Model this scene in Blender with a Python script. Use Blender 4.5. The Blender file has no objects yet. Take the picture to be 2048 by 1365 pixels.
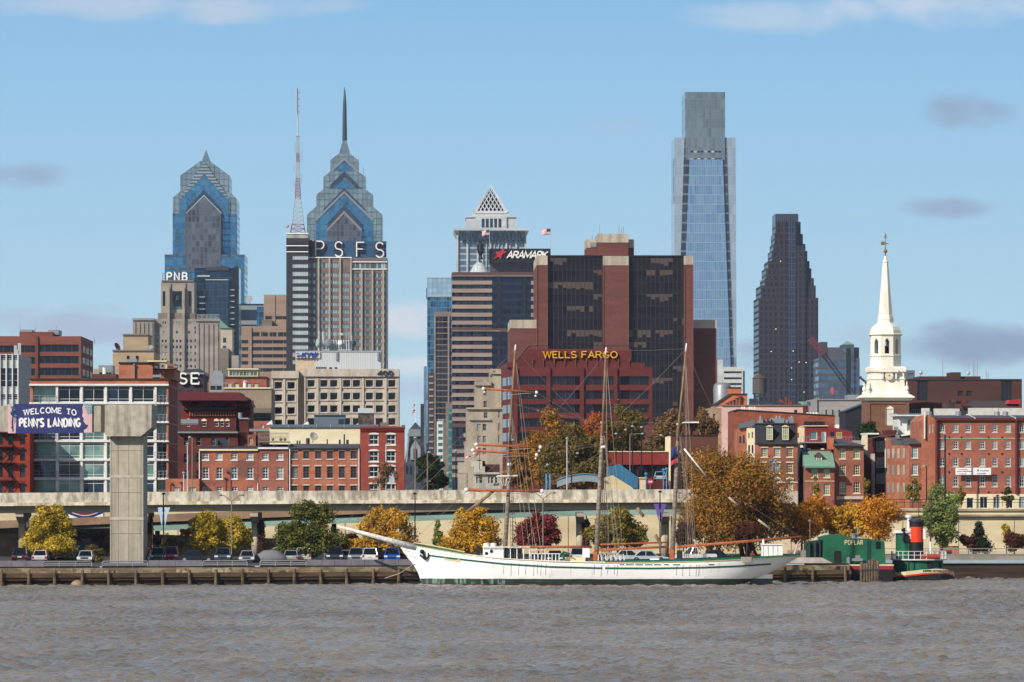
import bpy, math, random
import numpy as np
from mathutils import Vector, Matrix, noise as mnoise
R = math.radians
SC = bpy.context.scene
COL = SC.collection
# ---- camera, world, sun, exposure
F, CX, HY, H = 10140.0, 1024.0, 965.0, 11.8
cam = bpy.data.cameras.new('camera'); cam_o = bpy.data.objects.new('camera', cam); COL.objects.link(cam_o)
cam_o.location = (0, 0, H); cam_o.rotation_euler = (R(90), 0, 0)
cam.sensor_width = 36; cam.lens = 36*F/2048; cam.shift_y = (HY-682.5)/2048
cam.clip_start = 1; cam.clip_end = 60000
SC.camera = cam_o
SUN_EL, SUN_AZ = R(33), R(42)          # azimuth measured to the left of straight behind the camera
sd = Vector((-math.sin(SUN_AZ)*math.cos(SUN_EL), -math.cos(SUN_AZ)*math.cos(SUN_EL), math.sin(SUN_EL)))
sun = bpy.data.lights.new('sun', 'SUN'); sun.energy = 4.9; sun.angle = R(.53); sun.color = (1, .93, .83)
sun_o = bpy.data.objects.new('sun', sun); COL.objects.link(sun_o)
sun_o.rotation_euler = sd.to_track_quat('Z', 'Y').to_euler()
SC.view_settings.view_transform = 'Standard'; SC.view_settings.look = 'None'
SC.view_settings.exposure = 0.22; SC.view_settings.gamma = 1
SC.cycles.max_bounces = 5; SC.cycles.diffuse_bounces = 2; SC.cycles.glossy_bounces = 3
SC.cycles.transparent_max_bounces = 6; SC.cycles.volume_bounces = 0
SC.cycles.use_denoising = True
def lin(h):
 if not isinstance(h, str): return tuple(h)
 h = h.lstrip('#'); v = [int(h[i:i+2], 16)/255 for i in (0, 2, 4)]
 return tuple(x/12.92 if x <= .04045 else ((x+.055)/1.055)**2.4 for x in v)
class NT:
 """small helper to wire shader nodes"""
 def __init__(s, nt): s.nt = nt
 def n(s, typ, ins=None, **kw):
  nd = s.nt.nodes.new(typ)
  for k, v in kw.items(): setattr(nd, k, v)
  for k, v in (ins or {}).items():
   if hasattr(v, 'is_output') or isinstance(v, bpy.types.NodeSocket): s.nt.links.new(v, nd.inputs[k])
   else: nd.inputs[k].default_value = v
  return nd
 def m(s, op, a, b=0.0, c=None):
  ins = {0: a, 1: b}
  if c is not None: ins[2] = c
  return s.n('ShaderNodeMath', ins, operation=op).outputs[0]
 def mix(s, f, a, b, bt='MIX'):
  nd = s.n('ShaderNodeMix', data_type='RGBA', blend_type=bt)
  for sock, v in ((nd.inputs[0], f), (nd.inputs[6], a), (nd.inputs[7], b)):
   if isinstance(v, bpy.types.NodeSocket): s.nt.links.new(v, sock)
   else: sock.default_value = v if not isinstance(v, tuple) else (*v[:3], 1)
  return nd.outputs[2]
 def rng(s, v, a, b, c=0.0, d=1.0, smooth=True):
  return s.n('ShaderNodeMapRange', {0: v, 1: a, 2: b, 3: c, 4: d}, interpolation_type='SMOOTHSTEP' if smooth else 'LINEAR').outputs[0]
def make_world():
 w = bpy.data.worlds.new('World'); SC.world = w; w.use_nodes = True
 nt = w.node_tree; nt.nodes.clear(); t = NT(nt)
 sky = t.n('ShaderNodeTexSky', sky_type='NISHITA', sun_disc=False)
 sky.sun_elevation = SUN_EL; sky.sun_rotation = math.pi + SUN_AZ; sky.altitude = 20; sky.air_density = 1.0; sky.ozone_density = 2.0; sky.dust_density = .6
 b1 = t.n('ShaderNodeBackground', {'Color': sky.outputs[0], 'Strength': .085})
 tc = t.n('ShaderNodeTexCoord'); sx = t.n('ShaderNodeSeparateXYZ', {0: tc.outputs['Generated']})
 x, y, z = sx.outputs
 rp = t.n('ShaderNodeValToRGB', {0: t.m('MULTIPLY', z, 5.0)})
 e = rp.color_ramp.elements
 e[0].position = 0; e[0].color = (*lin('#bad2de'), 1); e[1].position = 1; e[1].color = (*lin('#74a8d4'), 1)
 a = rp.color_ramp.elements.new(.14); a.color = (*lin('#aecfe0'), 1)
 a = rp.color_ramp.elements.new(.3); a.color = (*lin('#9cc5e1'), 1)
 a = rp.color_ramp.elements.new(.5); a.color = (*lin('#82b3db'), 1)
 col = rp.outputs[0]
 ay = t.m('MAXIMUM', t.m('ABSOLUTE', y), .05)
 u = t.m('DIVIDE', x, y); v = t.m('DIVIDE', z, ay)
 cv = t.n('ShaderNodeCombineXYZ', {0: t.m('MULTIPLY', u, 38.0), 1: t.m('MULTIPLY', v, 85.0), 2: t.m('MULTIPLY', y, 2.0)})
 nz = t.n('ShaderNodeTexNoise', {'Vector': cv.outputs[0], 'Scale': 1.0, 'Detail': 7.0, 'Roughness': .55, 'Distortion': .3}).outputs[0]
 blobs = [(320, 14, 520, 44, .62, '#c3cad7'), (1540, 36, 230, 50, .5, '#ccd3dc'), (1930, 16, 340, 66, .85, '#cdd3de'),
             (1935, 222, 150, 50, .85, '#8f9fb9'), (1255, 256, 120, 28, .42, '#a9bbd6'), (1880, 416, 150, 32, .8, '#93a5c0'),
             (30, 352, 150, 38, .85, '#93a2bc'), (90, 650, 360, 60, .9, '#a9b6ca'), (815, 640, 190, 55, .95, '#d6d8de'),
             (860, 738, 190, 42, 1.0, '#e0dfe4'), (800, 770, 260, 34, .8, '#b3bfd6'), (1960, 688, 340, 62, 1.0, '#8fa1bc'), (1520, 716, 170, 50, .9, '#98a8c2'),
             (1750, 665, 120, 40, .7, '#a9b5d0'), (250, 660, 140, 45, .6, '#aab7d3')]
 for (px, py, rx, ry, s, c) in blobs:
  du = t.m('DIVIDE', t.m('SUBTRACT', u, (px-CX)/F), rx/F); dv = t.m('DIVIDE', t.m('SUBTRACT', v, (HY-py)/F), ry/F)
  d = t.m('ADD', t.m('MULTIPLY', du, du), t.m('MULTIPLY', dv, dv))
  k = t.m('ADD', t.m('MULTIPLY', t.m('SUBTRACT', nz, .5), 2.4), t.m('SUBTRACT', .75, d))
  mk = t.m('MULTIPLY', t.m('MULTIPLY', t.rng(k, .05, .95), s), t.m('GREATER_THAN', y, 0.0))
  col = t.mix(mk, col, lin(c))
 cv2 = t.n('ShaderNodeCombineXYZ', {0: t.m('MULTIPLY', u, 9.0), 1: t.m('MULTIPLY', v, 26.0), 2: 3.0})
 nz2 = t.n('ShaderNodeTexNoise', {'Vector': cv2.outputs[0], 'Scale': 1.0, 'Detail': 6.0, 'Roughness': .6}).outputs[0]
 mk = t.m('MULTIPLY', t.m('MULTIPLY', t.rng(nz2, .42, .62), .8), t.m('LESS_THAN', y, 0.0))
 col = t.mix(mk, col, lin('#dfe3ea'))
 cv3 = t.n('ShaderNodeVectorMath', {0: tc.outputs['Generated'], 1: (5, 5, 9)}, operation='MULTIPLY').outputs[0]
 nz3 = t.n('ShaderNodeTexNoise', {'Vector': cv3, 'Scale': 1.0, 'Detail': 6.0, 'Roughness': .6}).outputs[0]
 hi = t.m('MULTIPLY', t.m('MULTIPLY', t.rng(nz3, .4, .6), t.rng(z, .105, .16)), .75)
 col = t.mix(hi, col, lin('#c9c8c6'))
 b2 = t.n('ShaderNodeBackground', {'Color': col, 'Strength': 1.0})
 mx = t.n('ShaderNodeMixShader', {0: t.rng(z, .3, .6), 1: b2.outputs[0], 2: b1.outputs[0]})
 t.n('ShaderNodeOutputWorld', {0: mx.outputs[0]})
make_world()
# ---- materials
def base_mat(name):
 m = bpy.data.materials.new(name); m.use_nodes = True
 nt = m.node_tree; nt.nodes.clear(); t = NT(nt)
 b = t.n('ShaderNodeBsdfPrincipled'); t.n('ShaderNodeOutputMaterial', {0: b.outputs[0]})
 return m, t, b
def setp(t, b, **kw):
 for k, v in kw.items():
  k = k.replace('_', ' ')
  if isinstance(v, bpy.types.NodeSocket): t.nt.links.new(v, b.inputs[k])
  else: b.inputs[k].default_value = v if not (isinstance(v, tuple) and len(v) == 3) else (*v, 1)
def mat2(name, c1, c2=None, scale=(1, 1, 1), lo=.38, hi=.62, rough=.85, spec=.25, fine=.16, fs=4.0, metal=0.0, bump=0.0):
 """two tones of one substance mixed by stretched noise, plus a fine speckle"""
 m, t, b = base_mat(name); c1 = lin(c1); c2 = lin(c2) if c2 else tuple(x*.82 for x in c1)
 g = t.n('ShaderNodeNewGeometry').outputs['Position']
 mp = t.n('ShaderNodeMapping', {'Vector': g, 'Scale': scale}).outputs[0]
 nz = t.n('ShaderNodeTexNoise', {'Vector': mp, 'Scale': 1.0, 'Detail': 6.0, 'Roughness': .6}).outputs[0]
 col = t.mix(t.rng(nz, lo, hi), c1, c2)
 if fine:
  n2 = t.n('ShaderNodeTexNoise', {'Vector': g, 'Scale': fs, 'Detail': 3.0}).outputs[0]
  v = t.rng(n2, .25, .75, 1-fine, 1+fine, False)
  col = t.mix(1.0, col, t.n('ShaderNodeCombineColor', {0: v, 1: v, 2: v}).outputs[0], 'MULTIPLY')
  if bump: setp(t, b, Normal=t.n('ShaderNodeBump', {'Height': n2, 'Strength': bump, 'Distance': .1}).outputs[0])
 setp(t, b, Base_Color=col, Roughness=rough, Metallic=metal); b.inputs['Specular IOR Level'].default_value = spec
 return m
def flat(name, c, rough=.6, metal=0.0, spec=.3):
 return mat2(name, c, tuple(x*.9 for x in lin(c)), (.7, .7, .7), rough=rough, metal=metal, spec=spec, fine=.08)
def streak(name, c1, c2, w=1.2, hgt=.12, lo=.42, hi=.62, rough=.9, fine=.14):
 """weathered concrete or stucco: tall rain stains over a mottled ground"""
 return mat2(name, c1, c2, (w, w, hgt), lo, hi, rough=rough, fine=fine, fs=1.6)
def glass(name, c, rough=.06, metal=.55, wob=.02, wscale=.35, c2=None):
 """reflective window glass whose panes are never quite true to one another"""
 m, t, b = base_mat(name)
 g = t.n('ShaderNodeNewGeometry')
 nz = t.n('ShaderNodeTexNoise', {'Vector': g.outputs['Position'], 'Scale': wscale, 'Detail': 3.0})
 off = t.n('ShaderNodeVectorMath', {0: nz.outputs['Color'], 1: (.5, .5, .5)}, operation='SUBTRACT').outputs[0]
 sc = t.n('ShaderNodeVectorMath', {0: off, 3: wob*4}, operation='SCALE').outputs[0]
 nn = t.n('ShaderNodeVectorMath', {0: g.outputs['Normal'], 1: sc}, operation='ADD').outputs[0]
 nn = t.n('ShaderNodeVectorMath', {0: nn}, operation='NORMALIZE').outputs[0]
 c1 = lin(c); col = t.mix(t.rng(nz.outputs[0], .35, .65), c1, lin(c2) if c2 else tuple(x*.7 for x in c1))
 setp(t, b, Base_Color=col, Roughness=rough, Metallic=metal, Normal=nn)
 return m
def grid(name, gl, ln, w, h, lw, lh, var=.35, rough=.08, metal=.6, wob=.02, gl2=None, blind=0.0, bcol='#b8a48c', fl=None, flh=0.0):
 """curtain wall: panes w x h metres between lines lw / lh wide; every pane has its own tone; optional spandrel band fl of height flh"""
 m, t, b = base_mat(name)
 g = t.n('ShaderNodeNewGeometry'); s = t.n('ShaderNodeSeparateXYZ', {0: g.outputs['Position']})
 u = t.m('DIVIDE', t.m('ADD', s.outputs[0], s.outputs[1]), w); v = t.m('DIVIDE', s.outputs[2], h)
 fu = t.m('FRACT', u); fv = t.m('FRACT', v)
 line = t.m('MAXIMUM', t.m('LESS_THAN', fu, lw/w), t.m('LESS_THAN', fv, lh/h))
 cell = t.n('ShaderNodeCombineXYZ', {0: t.m('FLOOR', u), 1: t.m('FLOOR', v), 2: 0.5}).outputs[0]
 wn = t.n('ShaderNodeTexWhiteNoise', {'Vector': cell}, noise_dimensions='3D')
 c1 = lin(gl); c2 = lin(gl2) if gl2 else tuple(x*(1-var) for x in c1)
 col = t.mix(wn.outputs[0], c1, c2); met = metal
 if blind:
  row = t.n('ShaderNodeTexWhiteNoise', {'Vector': t.n('ShaderNodeCombineXYZ', {0: 2.2, 1: t.m('FLOOR', v), 2: t.m('FLOOR', t.m('DIVIDE', u, 6.0))}).outputs[0]}, noise_dimensions='3D').outputs[0]
  dr = t.n('ShaderNodeTexWhiteNoise', {'Vector': t.n('ShaderNodeCombineXYZ', {0: t.m('FLOOR', u), 1: t.m('FLOOR', v), 2: 7.7}).outputs[0]}, noise_dimensions='3D').outputs[0]
  on = t.m('MULTIPLY', t.m('LESS_THAN', row, blind), t.m('GREATER_THAN', fv, t.m('ADD', .3, t.m('MULTIPLY', dr, .5))))
  on = t.m('MULTIPLY', on, t.m('GREATER_THAN', dr, .12))
  col = t.mix(t.m('MULTIPLY', on, .8), col, lin(bcol))
 if fl: col = t.mix(t.m('LESS_THAN', fv, flh/h), col, lin(fl))
 col = t.mix(line, col, lin(ln))
 met = t.m('MULTIPLY', t.m('SUBTRACT', 1.0, line), metal)
 off = t.n('ShaderNodeVectorMath', {0: wn.outputs['Color'], 1: (.5, .5, .5)}, operation='SUBTRACT').outputs[0]
 nz = t.n('ShaderNodeTexNoise', {'Vector': g.outputs['Position'], 'Scale': .09, 'Detail': 4.0})
 off2 = t.n('ShaderNodeVectorMath', {0: nz.outputs['Color'], 1: (.5, .5, .5)}, operation='SUBTRACT').outputs[0]
 off = t.n('ShaderNodeVectorMath', {0: off, 1: off2}, operation='ADD').outputs[0]
 sc = t.n('ShaderNodeVectorMath', {0: off, 3: wob*2}, operation='SCALE').outputs[0]
 nn = t.n('ShaderNodeVectorMath', {0: t.n('ShaderNodeVectorMath', {0: g.outputs['Normal'], 1: sc}, operation='ADD').outputs[0]}, operation='NORMALIZE').outputs[0]
 setp(t, b, Base_Color=col, Roughness=t.m('ADD', rough, t.m('MULTIPLY', line, .5)), Metallic=met, Normal=nn)
 return m
def spec(m, v): [setattr(n.inputs['Specular IOR Level'], 'default_value', v) for n in m.node_tree.nodes if n.type == 'BSDF_PRINCIPLED']
def leafmat(name, cols, rough=.7):
 """leaves of several hues, each leaf its own"""
 m, t, b = base_mat(name)
 g = t.n('ShaderNodeNewGeometry'); r = g.outputs['Random Per Island']
 rp = t.n('ShaderNodeValToRGB', {0: r}); e = rp.color_ramp.elements
 e[0].color = (*lin(cols[0]), 1); e[1].color = (*lin(cols[-1]), 1)
 for i, c in enumerate(cols[1:-1]):
  a = e.new((i+1)/(len(cols)-1)); a.color = (*lin(c), 1)
 nz = t.n('ShaderNodeTexNoise', {'Vector': g.outputs['Position'], 'Scale': .55, 'Detail': 3.0}).outputs[0]
 k = t.rng(nz, .35, .65, .78, 1.2)
 col = t.mix(1.0, rp.outputs[0], t.n('ShaderNodeCombineColor', {0: k, 1: k, 2: k}).outputs[0], 'MULTIPLY')
 setp(t, b, Base_Color=col, Roughness=rough); b.inputs['Specular IOR Level'].default_value = .2
 tr = t.n('ShaderNodeBsdfTranslucent', {'Color': col})
 mx = t.n('ShaderNodeMixShader', {0: .38, 1: b.outputs[0], 2: tr.outputs[0]})
 o = [n for n in t.nt.nodes if n.type == 'OUTPUT_MATERIAL'][0]; t.nt.links.new(mx.outputs[0], o.inputs[0])
 return m
# ---- mesh building
def px2x(px, Y): return (px-CX)*Y/F
def py2z(py, Y): return H+(HY-py)*Y/F
def P(px, py, Y): return Vector((px2x(px, Y), Y, py2z(py, Y)))
class MB:
 def __init__(s): s.v = []; s.f = []; s.mi = []; s.cur = 0
 def add(s, vs, fs):
  o = len(s.v); s.v += [tuple(p) for p in vs]
  for f in fs: s.f.append(tuple(i+o for i in f)); s.mi.append(s.cur)
  return s
 def box(s, x0, x1, y0, y1, z0, z1):
  if x0 > x1: x0, x1 = x1, x0
  if y0 > y1: y0, y1 = y1, y0
  if z0 > z1: z0, z1 = z1, z0
  return s.add([(x0, y0, z0), (x1, y0, z0), (x1, y1, z0), (x0, y1, z0), (x0, y0, z1), (x1, y0, z1), (x1, y1, z1), (x0, y1, z1)],
              [(0, 3, 2, 1), (4, 5, 6, 7), (0, 1, 5, 4), (1, 2, 6, 5), (2, 3, 7, 6), (3, 0, 4, 7)])
 def quad(s, a, b, c, d): return s.add([a, b, c, d], [(0, 1, 2, 3)])
 def prism(s, poly, y0, y1):
  """polygon in x,z (counter-clockwise seen from -y) swept from y0 to y1"""
  n = len(poly); vs = [(x, y0, z) for x, z in poly]+[(x, y1, z) for x, z in poly]
  fs = [tuple(range(n)), tuple(range(2*n-1, n-1, -1))]
  for i in range(n): j = (i+1) % n; fs.append((i, i+n, j+n, j))
  return s.add(vs, fs)
 def prismx(s, poly, x0, x1):
  n = len(poly); vs = [(x0, y, z) for y, z in poly]+[(x1, y, z) for y, z in poly]
  fs = [tuple(range(n-1, -1, -1)), tuple(range(n, 2*n))]
  for i in range(n): j = (i+1) % n; fs.append((i, j, j+n, i+n))
  return s.add(vs, fs)
 def frus(s, b, t, z0, z1):
  (x0, x1, y0, y1), (X0, X1, Y0, Y1) = b, t
  return s.add([(x0, y0, z0), (x1, y0, z0), (x1, y1, z0), (x0, y1, z0), (X0, Y0, z1), (X1, Y0, z1), (X1, Y1, z1), (X0, Y1, z1)],
              [(0, 3, 2, 1), (4, 5, 6, 7), (0, 1, 5, 4), (1, 2, 6, 5), (2, 3, 7, 6), (3, 0, 4, 7)])
 def tube(s, pts, r, n=6, cap=True):
  pts = [Vector(p) for p in pts]; rs = r if isinstance(r, (list, tuple)) else [r]*len(pts)
  o = len(s.v); up = None
  for i, p in enumerate(pts):
   d = (pts[min(i+1, len(pts)-1)]-pts[max(i-1, 0)])
   d = d.normalized() if d.length > 1e-9 else Vector((0, 0, 1))
   a = d.cross(Vector((0, 0, 1)) if abs(d.z) < .95 else Vector((1, 0, 0))).normalized() if up is None else (up-d*up.dot(d)).normalized()
   up = a; b = d.cross(a)
   for k in range(n):
    t = 2*math.pi*k/n; s.v.append(tuple(p+(a*math.cos(t)+b*math.sin(t))*rs[i]))
  for i in range(len(pts)-1):
   for k in range(n):
    k2 = (k+1) % n; s.f.append((o+i*n+k, o+i*n+k2, o+(i+1)*n+k2, o+(i+1)*n+k)); s.mi.append(s.cur)
  if cap:
   s.f.append(tuple(o+k for k in range(n-1, -1, -1))); s.mi.append(s.cur)
   e = o+(len(pts)-1)*n; s.f.append(tuple(e+k for k in range(n))); s.mi.append(s.cur)
  return s
 def lathe(s, prof, cx, cy, n=12, ph=0.0, sy=1.0):
  """profile of (radius, z) turned round a vertical axis"""
  o = len(s.v)
  for r, z in prof:
   for k in range(n):
    t = 2*math.pi*k/n+ph; s.v.append((cx+r*math.cos(t), cy+r*math.sin(t)*sy, z))
  for i in range(len(prof)-1):
   for k in range(n):
    k2 = (k+1) % n; s.f.append((o+i*n+k, o+i*n+k2, o+(i+1)*n+k2, o+(i+1)*n+k)); s.mi.append(s.cur)
  s.f.append(tuple(o+k for k in range(n-1, -1, -1))); s.mi.append(s.cur)
  e = o+(len(prof)-1)*n; s.f.append(tuple(e+k for k in range(n))); s.mi.append(s.cur)
  return s
 def ball(s, c, r, n=8, sz=1.0):
  return s.lathe([(max(r*math.sin(math.pi*i/n), 1e-3), c[2]-r*sz*math.cos(math.pi*i/n)) for i in range(n+1)], c[0], c[1], max(6, n+2))
 def mesh(s, name, mat, off=(0, 0, 0), smooth=False):
  me = bpy.data.meshes.new(name)
  ox, oy, oz = off
  me.from_pydata([(x-ox, y-oy, z-oz) for x, y, z in s.v], [], s.f)
  mats = mat if isinstance(mat, (list, tuple)) else [mat]
  for m in mats: me.materials.append(m)
  if len(mats) > 1: me.polygons.foreach_set('material_index', s.mi)
  if smooth: me.polygons.foreach_set('use_smooth', [True]*len(s.f))
  me.update(); return me
 def build(s, name, mat, root=None, smooth=False, label=None):
  """link as one mesh object; with a root (an Empty or mesh object at the top of its tree) it becomes its child"""
  off = worldloc(root) if root else (0, 0, 0)
  o = bpy.data.objects.new(name, s.mesh(name, mat, off, smooth)); COL.objects.link(o)
  if root: o.parent = root
  if label: o['label'] = label
  return o
def worldloc(o):
 l = Vector((0, 0, 0))
 while o is not None: l = l+Vector(o.location); o = o.parent
 return l
def tag(o, label, cat, group=None):
 o['label'] = label; o['category'] = cat
 if group: o['group'] = group
 return o
def thing(name, label, cat, loc, group=None, rz=0.0):
 o = bpy.data.objects.new(name, None); o.empty_display_size = .5; COL.objects.link(o)
 o.location = loc; o.rotation_euler = (0, 0, rz); return tag(o, label, cat, group)
def one(name, mb, mat, label, cat, group=None, smooth=False, loc=None):
 """a thing that is a single mesh, its origin at its base"""
 xs = np.array(mb.v); c = loc or (float((xs[:, 0].min()+xs[:, 0].max())/2), float((xs[:, 1].min()+xs[:, 1].max())/2), float(xs[:, 2].min()))
 o = bpy.data.objects.new(name, mb.mesh(name, mat, c, smooth)); COL.objects.link(o); o.location = c
 return tag(o, label, cat, group)
def struct(name, mb, mat, smooth=False):
 o = mb.build(name, mat, None, smooth); o['kind'] = 'structure'; return o
def inst(name, me, root, loc, label=None):
 o = bpy.data.objects.new(name, me); COL.objects.link(o)
 o.location = Vector(loc)-worldloc(root) if root else loc
 if root: o.parent = root
 if label: o['label'] = label
 return o
def copy_tree(o, parent=None):
 c = o.copy(); COL.objects.link(c); c.parent = parent
 for ch in list(o.children): copy_tree(ch, c)
 return c
# ---- lettering built of strokes
def arc(cx, cy, rx, ry, a0, a1, n=10):
 return [(cx+rx*math.cos(R(a0+(a1-a0)*i/n)), cy+ry*math.sin(R(a0+(a1-a0)*i/n))) for i in range(n+1)]
LET = {
 'P': (.62, [[(0, 0), (0, 1)], [(0, 1), (.32, 1)]+arc(.34, .74, .26, .26, 90, -90)+[(0, .48)]], [(0, 0), (0, 1)]),
 'S': (.62, [arc(.31, .75, .29, .25, 25, 270, 12)+arc(.31, .25, .31, .25, 90, -155, 12)], []),
 'F': (.58, [[(0, 0), (0, 1)], [(0, 1), (.58, 1)], [(0, .53), (.48, .53)]], [(0, 0)]),
 'N': (.7, [[(0, 0), (0, 1), (.7, 0), (.7, 1)]], [(0, 0), (0, 1), (.7, 1)]),
 'B': (.62, [[(0, 0), (0, 1)], [(0, 1), (.34, 1)]+arc(.34, .77, .24, .23, 90, -90)+[(0, .54)], [(.34, .54)]+arc(.34, .27, .28, .27, 90, -90)+[(0, 0)]], []),
 'A': (.72, [[(0, 0), (.36, 1), (.72, 0)], [(.13, .33), (.59, .33)]], [(0, 0), (.72, 0)]),
 'R': (.66, [[(0, 0), (0, 1)], [(0, 1), (.34, 1)]+arc(.34, .75, .27, .25, 90, -90)+[(0, .5)], [(.33, .5), (.66, 0)]], [(0, 0), (0, 1), (.66, 0)]),
 'M': (.84, [[(0, 0), (0, 1), (.42, .2), (.84, 1), (.84, 0)]], [(0, 0), (0, 1), (.84, 1), (.84, 0)]),
 'K': (.66, [[(0, 0), (0, 1)], [(.62, 1), (.04, .45)], [(.22, .6), (.66, 0)]], [(0, 0), (0, 1)]),
 'W': (1.0, [[(0, 1), (.25, 0), (.5, .9), (.75, 0), (1, 1)]], [(0, 1), (.5, .95), (1, 1)]),
 'E': (.58, [[(0, 0), (0, 1)], [(0, 1), (.56, 1)], [(0, .52), (.46, .52)], [(0, 0), (.58, 0)]], []),
 'L': (.56, [[(0, 1), (0, 0), (.56, 0)]], [(0, 1)]),
 'G': (.72, [arc(.36, .5, .36, .5, 45, 350, 18)+[(.71, .42)], [(.42, .42), (.74, .42)]], []),
 'O': (.76, [arc(.38, .5, .38, .5, 90, 450, 22)], []),
 '0': (.66, [arc(.33, .5, .33, .5, 90, 450, 20)], []),
 'Y': (.7, [[(0, 1), (.35, .48), (.35, 0)], [(.7, 1), (.35, .48)]], []),
 '4': (.68, [[(.5, 0), (.5, 1), (0, .3), (.68, .3)]], []),
 'C': (.7, [arc(.36, .5, .36, .5, 45, 315, 18)], []),
 'T': (.66, [[(.33, 0), (.33, 1)], [(0, 1), (.66, 1)]], [(.33, 0)]),
 'I': (.0, [[(0, 0), (0, 1)]], []),
 'D': (.7, [[(0, 0), (0, 1)], [(0, 1), (.3, 1)]+arc(.3, .5, .38, .5, 90, -90, 12)+[(0, 0)]], []),
 'H': (.68, [[(0, 0), (0, 1)], [(.68, 0), (.68, 1)], [(0, .5), (.68, .5)]], []),
 'U': (.66, [[(0, 1), (0, .3)]+arc(.33, .3, .33, .3, 180, 360, 10)+[(.66, 1)]], []),
 'J': (.42, [[(.42, 1), (.42, .25)]+arc(.21, .25, .21, .25, 0, -170, 8)], []),
 "'": (.0, [[(0, .7), (0, 1)]], []), ' ': (.25, [], []),
 '?': (.0, [], []),
}
def ribbon(mb, pts, th, y, dep, fx):
 """one stroke as a flat bar th wide, mitred at its corners, from depth y to y+dep"""
 n = len(pts); L = []; Rr = []
 closed = n > 3 and math.dist(pts[0], pts[-1]) < 1e-6
 for i in range(n):
  a = pts[(i-1) % (n-1)] if closed and i == 0 else pts[max(i-1, 0)]
  b = pts[1] if closed and i == n-1 else pts[min(i+1, n-1)]
  p = pts[i]
  d1 = Vector((p[0]-a[0], p[1]-a[1])); d2 = Vector((b[0]-p[0], b[1]-p[1]))
  if d1.length < 1e-9: d1 = d2
  if d2.length < 1e-9: d2 = d1
  d1.normalize(); d2.normalize(); t = (d1+d2)
  t = t.normalized() if t.length > .25 else d1
  nrm = Vector((-t.y, t.x)); k = th/2/max(.45, nrm.dot(Vector((-d1.y, d1.x))))
  L.append((p[0]+nrm.x*k, p[1]+nrm.y*k)); Rr.append((p[0]-nrm.x*k, p[1]-nrm.y*k))
 o = len(mb.v); yb = y+dep
 for i in range(n):
  for q, yy in ((L[i], y), (Rr[i], y), (L[i], yb), (Rr[i], yb)): x, z = fx(q); mb.v.append((x, yy, z))
 def fc(*f): mb.f.append(tuple(o+i for i in f)); mb.mi.append(mb.cur)
 for i in range(n-1):
  a, b = 4*i, 4*(i+1)
  fc(a+1, b+1, b, a); fc(a, b, b+2, a+2); fc(a+1, a+3, b+3, b+1); fc(a+2, b+2, b+3, a+3)
 fc(0, 2, 3, 1); e = 4*(n-1); fc(e, e+1, e+3, e+2)
def word(text, x0, x1, z0, z1, y, dep, th, serif=False, slant=0.0, gap=.28, bend=None, fit=True, zf=None):
 """letters of one word spread between x0 and x1, baseline z0, cap height to z1; returns one MB per letter"""
 out = []; hh = z1-z0
 wid = [LET[c][0] for c in text]; tot = sum(wid)+gap*(len(text)-1)
 k = (x1-x0)/tot if fit else hh; cx = x0
 for c, w in zip(text, wid):
  mb = MB()
  def fx(q, cx=cx):
   x = cx+q[0]*k+q[1]*slant*hh; z = z0+q[1]*hh
   return (x, z+(zf((x-x0)/(x1-x0)) if zf else 0))
  kk = th
  for si, st in enumerate(LET[c][1]):
   pts = [(q[0]*k/hh, q[1]) for q in st]
   ribbon(mb, pts, kk, y-si*dep*.03, dep, lambda q, cx=cx: (lambda x, z: (x, z+(zf((x-x0)/(x1-x0)) if zf else 0)))(cx+q[0]*hh+q[1]*slant*hh, z0+q[1]*hh))
  if serif:
   for (sx, sz) in LET[c][2]:
    a = sx*k/hh; zz = sz+(th*.3 if sz < .5 else -th*.3)
    ribbon(mb, [(a-th*1.0, zz), (a+th*1.0, zz)], th*.6, y-dep*.12, dep, lambda q, cx=cx: (lambda x, z: (x, z+(zf((x-x0)/(x1-x0)) if zf else 0)))(cx+q[0]*hh+q[1]*slant*hh, z0+q[1]*hh))
  if mb.v: out.append(mb)
  cx += (w+gap)*k
 return out
# ---- buildings
GZ = 8.0        # street level of the town behind the expressway
ROT = R(1.0)    # the street grid runs a touch to the left going back
WCACHE = {}
def win_mesh(kind, w, h, fm, gm, dep=.12, nx=2, nz=2, fw=.09):
 """frame mesh and pane mesh of one window, centred on its bottom middle at the wall's outer face"""
 key = (kind, round(w, 2), round(h, 2), fm.name, gm.name, nx, nz, round(fw, 3), dep)
 if key in WCACHE: return WCACHE[key]
 f = MB(); p = MB(); a = w/2
 p.add([(-a, dep, 0), (a, dep, 0), (a, dep, h), (-a, dep, h)], [(0, 1, 2, 3)])
 if kind != 'pane':
  d0, d1 = dep-.07, dep-.003
  f.box(-a, -a+fw, d0, d1, 0, h); f.box(a-fw, a, d0, d1, 0, h); f.box(-a+fw, a-fw, d0, d1, 0, fw); f.box(-a+fw, a-fw, d0, d1, h-fw, h)
  mw = fw*.45
  for i in range(1, nx): x = -a+w*i/nx; f.box(x-mw/2, x+mw/2, d0+.02, d1, fw, h-fw)
  for i in range(1, nz):
   z = h*(i/nz if kind != 'bay' else (.2, .78)[i-1]); m2 = mw*(1.8 if (kind == 'sash' and i == nz//2) else 1)
   xs = [-a+fw]+[v for k in range(1, nx) for v in (-a+w*k/nx-mw/2, -a+w*k/nx+mw/2)]+[a-fw]
   for k in range(0, len(xs), 2): f.box(xs[k], xs[k+1], d0+.025, d1, z-m2/2, z+m2/2)
 r = (f.mesh('window', fm) if f.v else None, p.mesh('pane', gm)); WCACHE[key] = r
 return r
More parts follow.
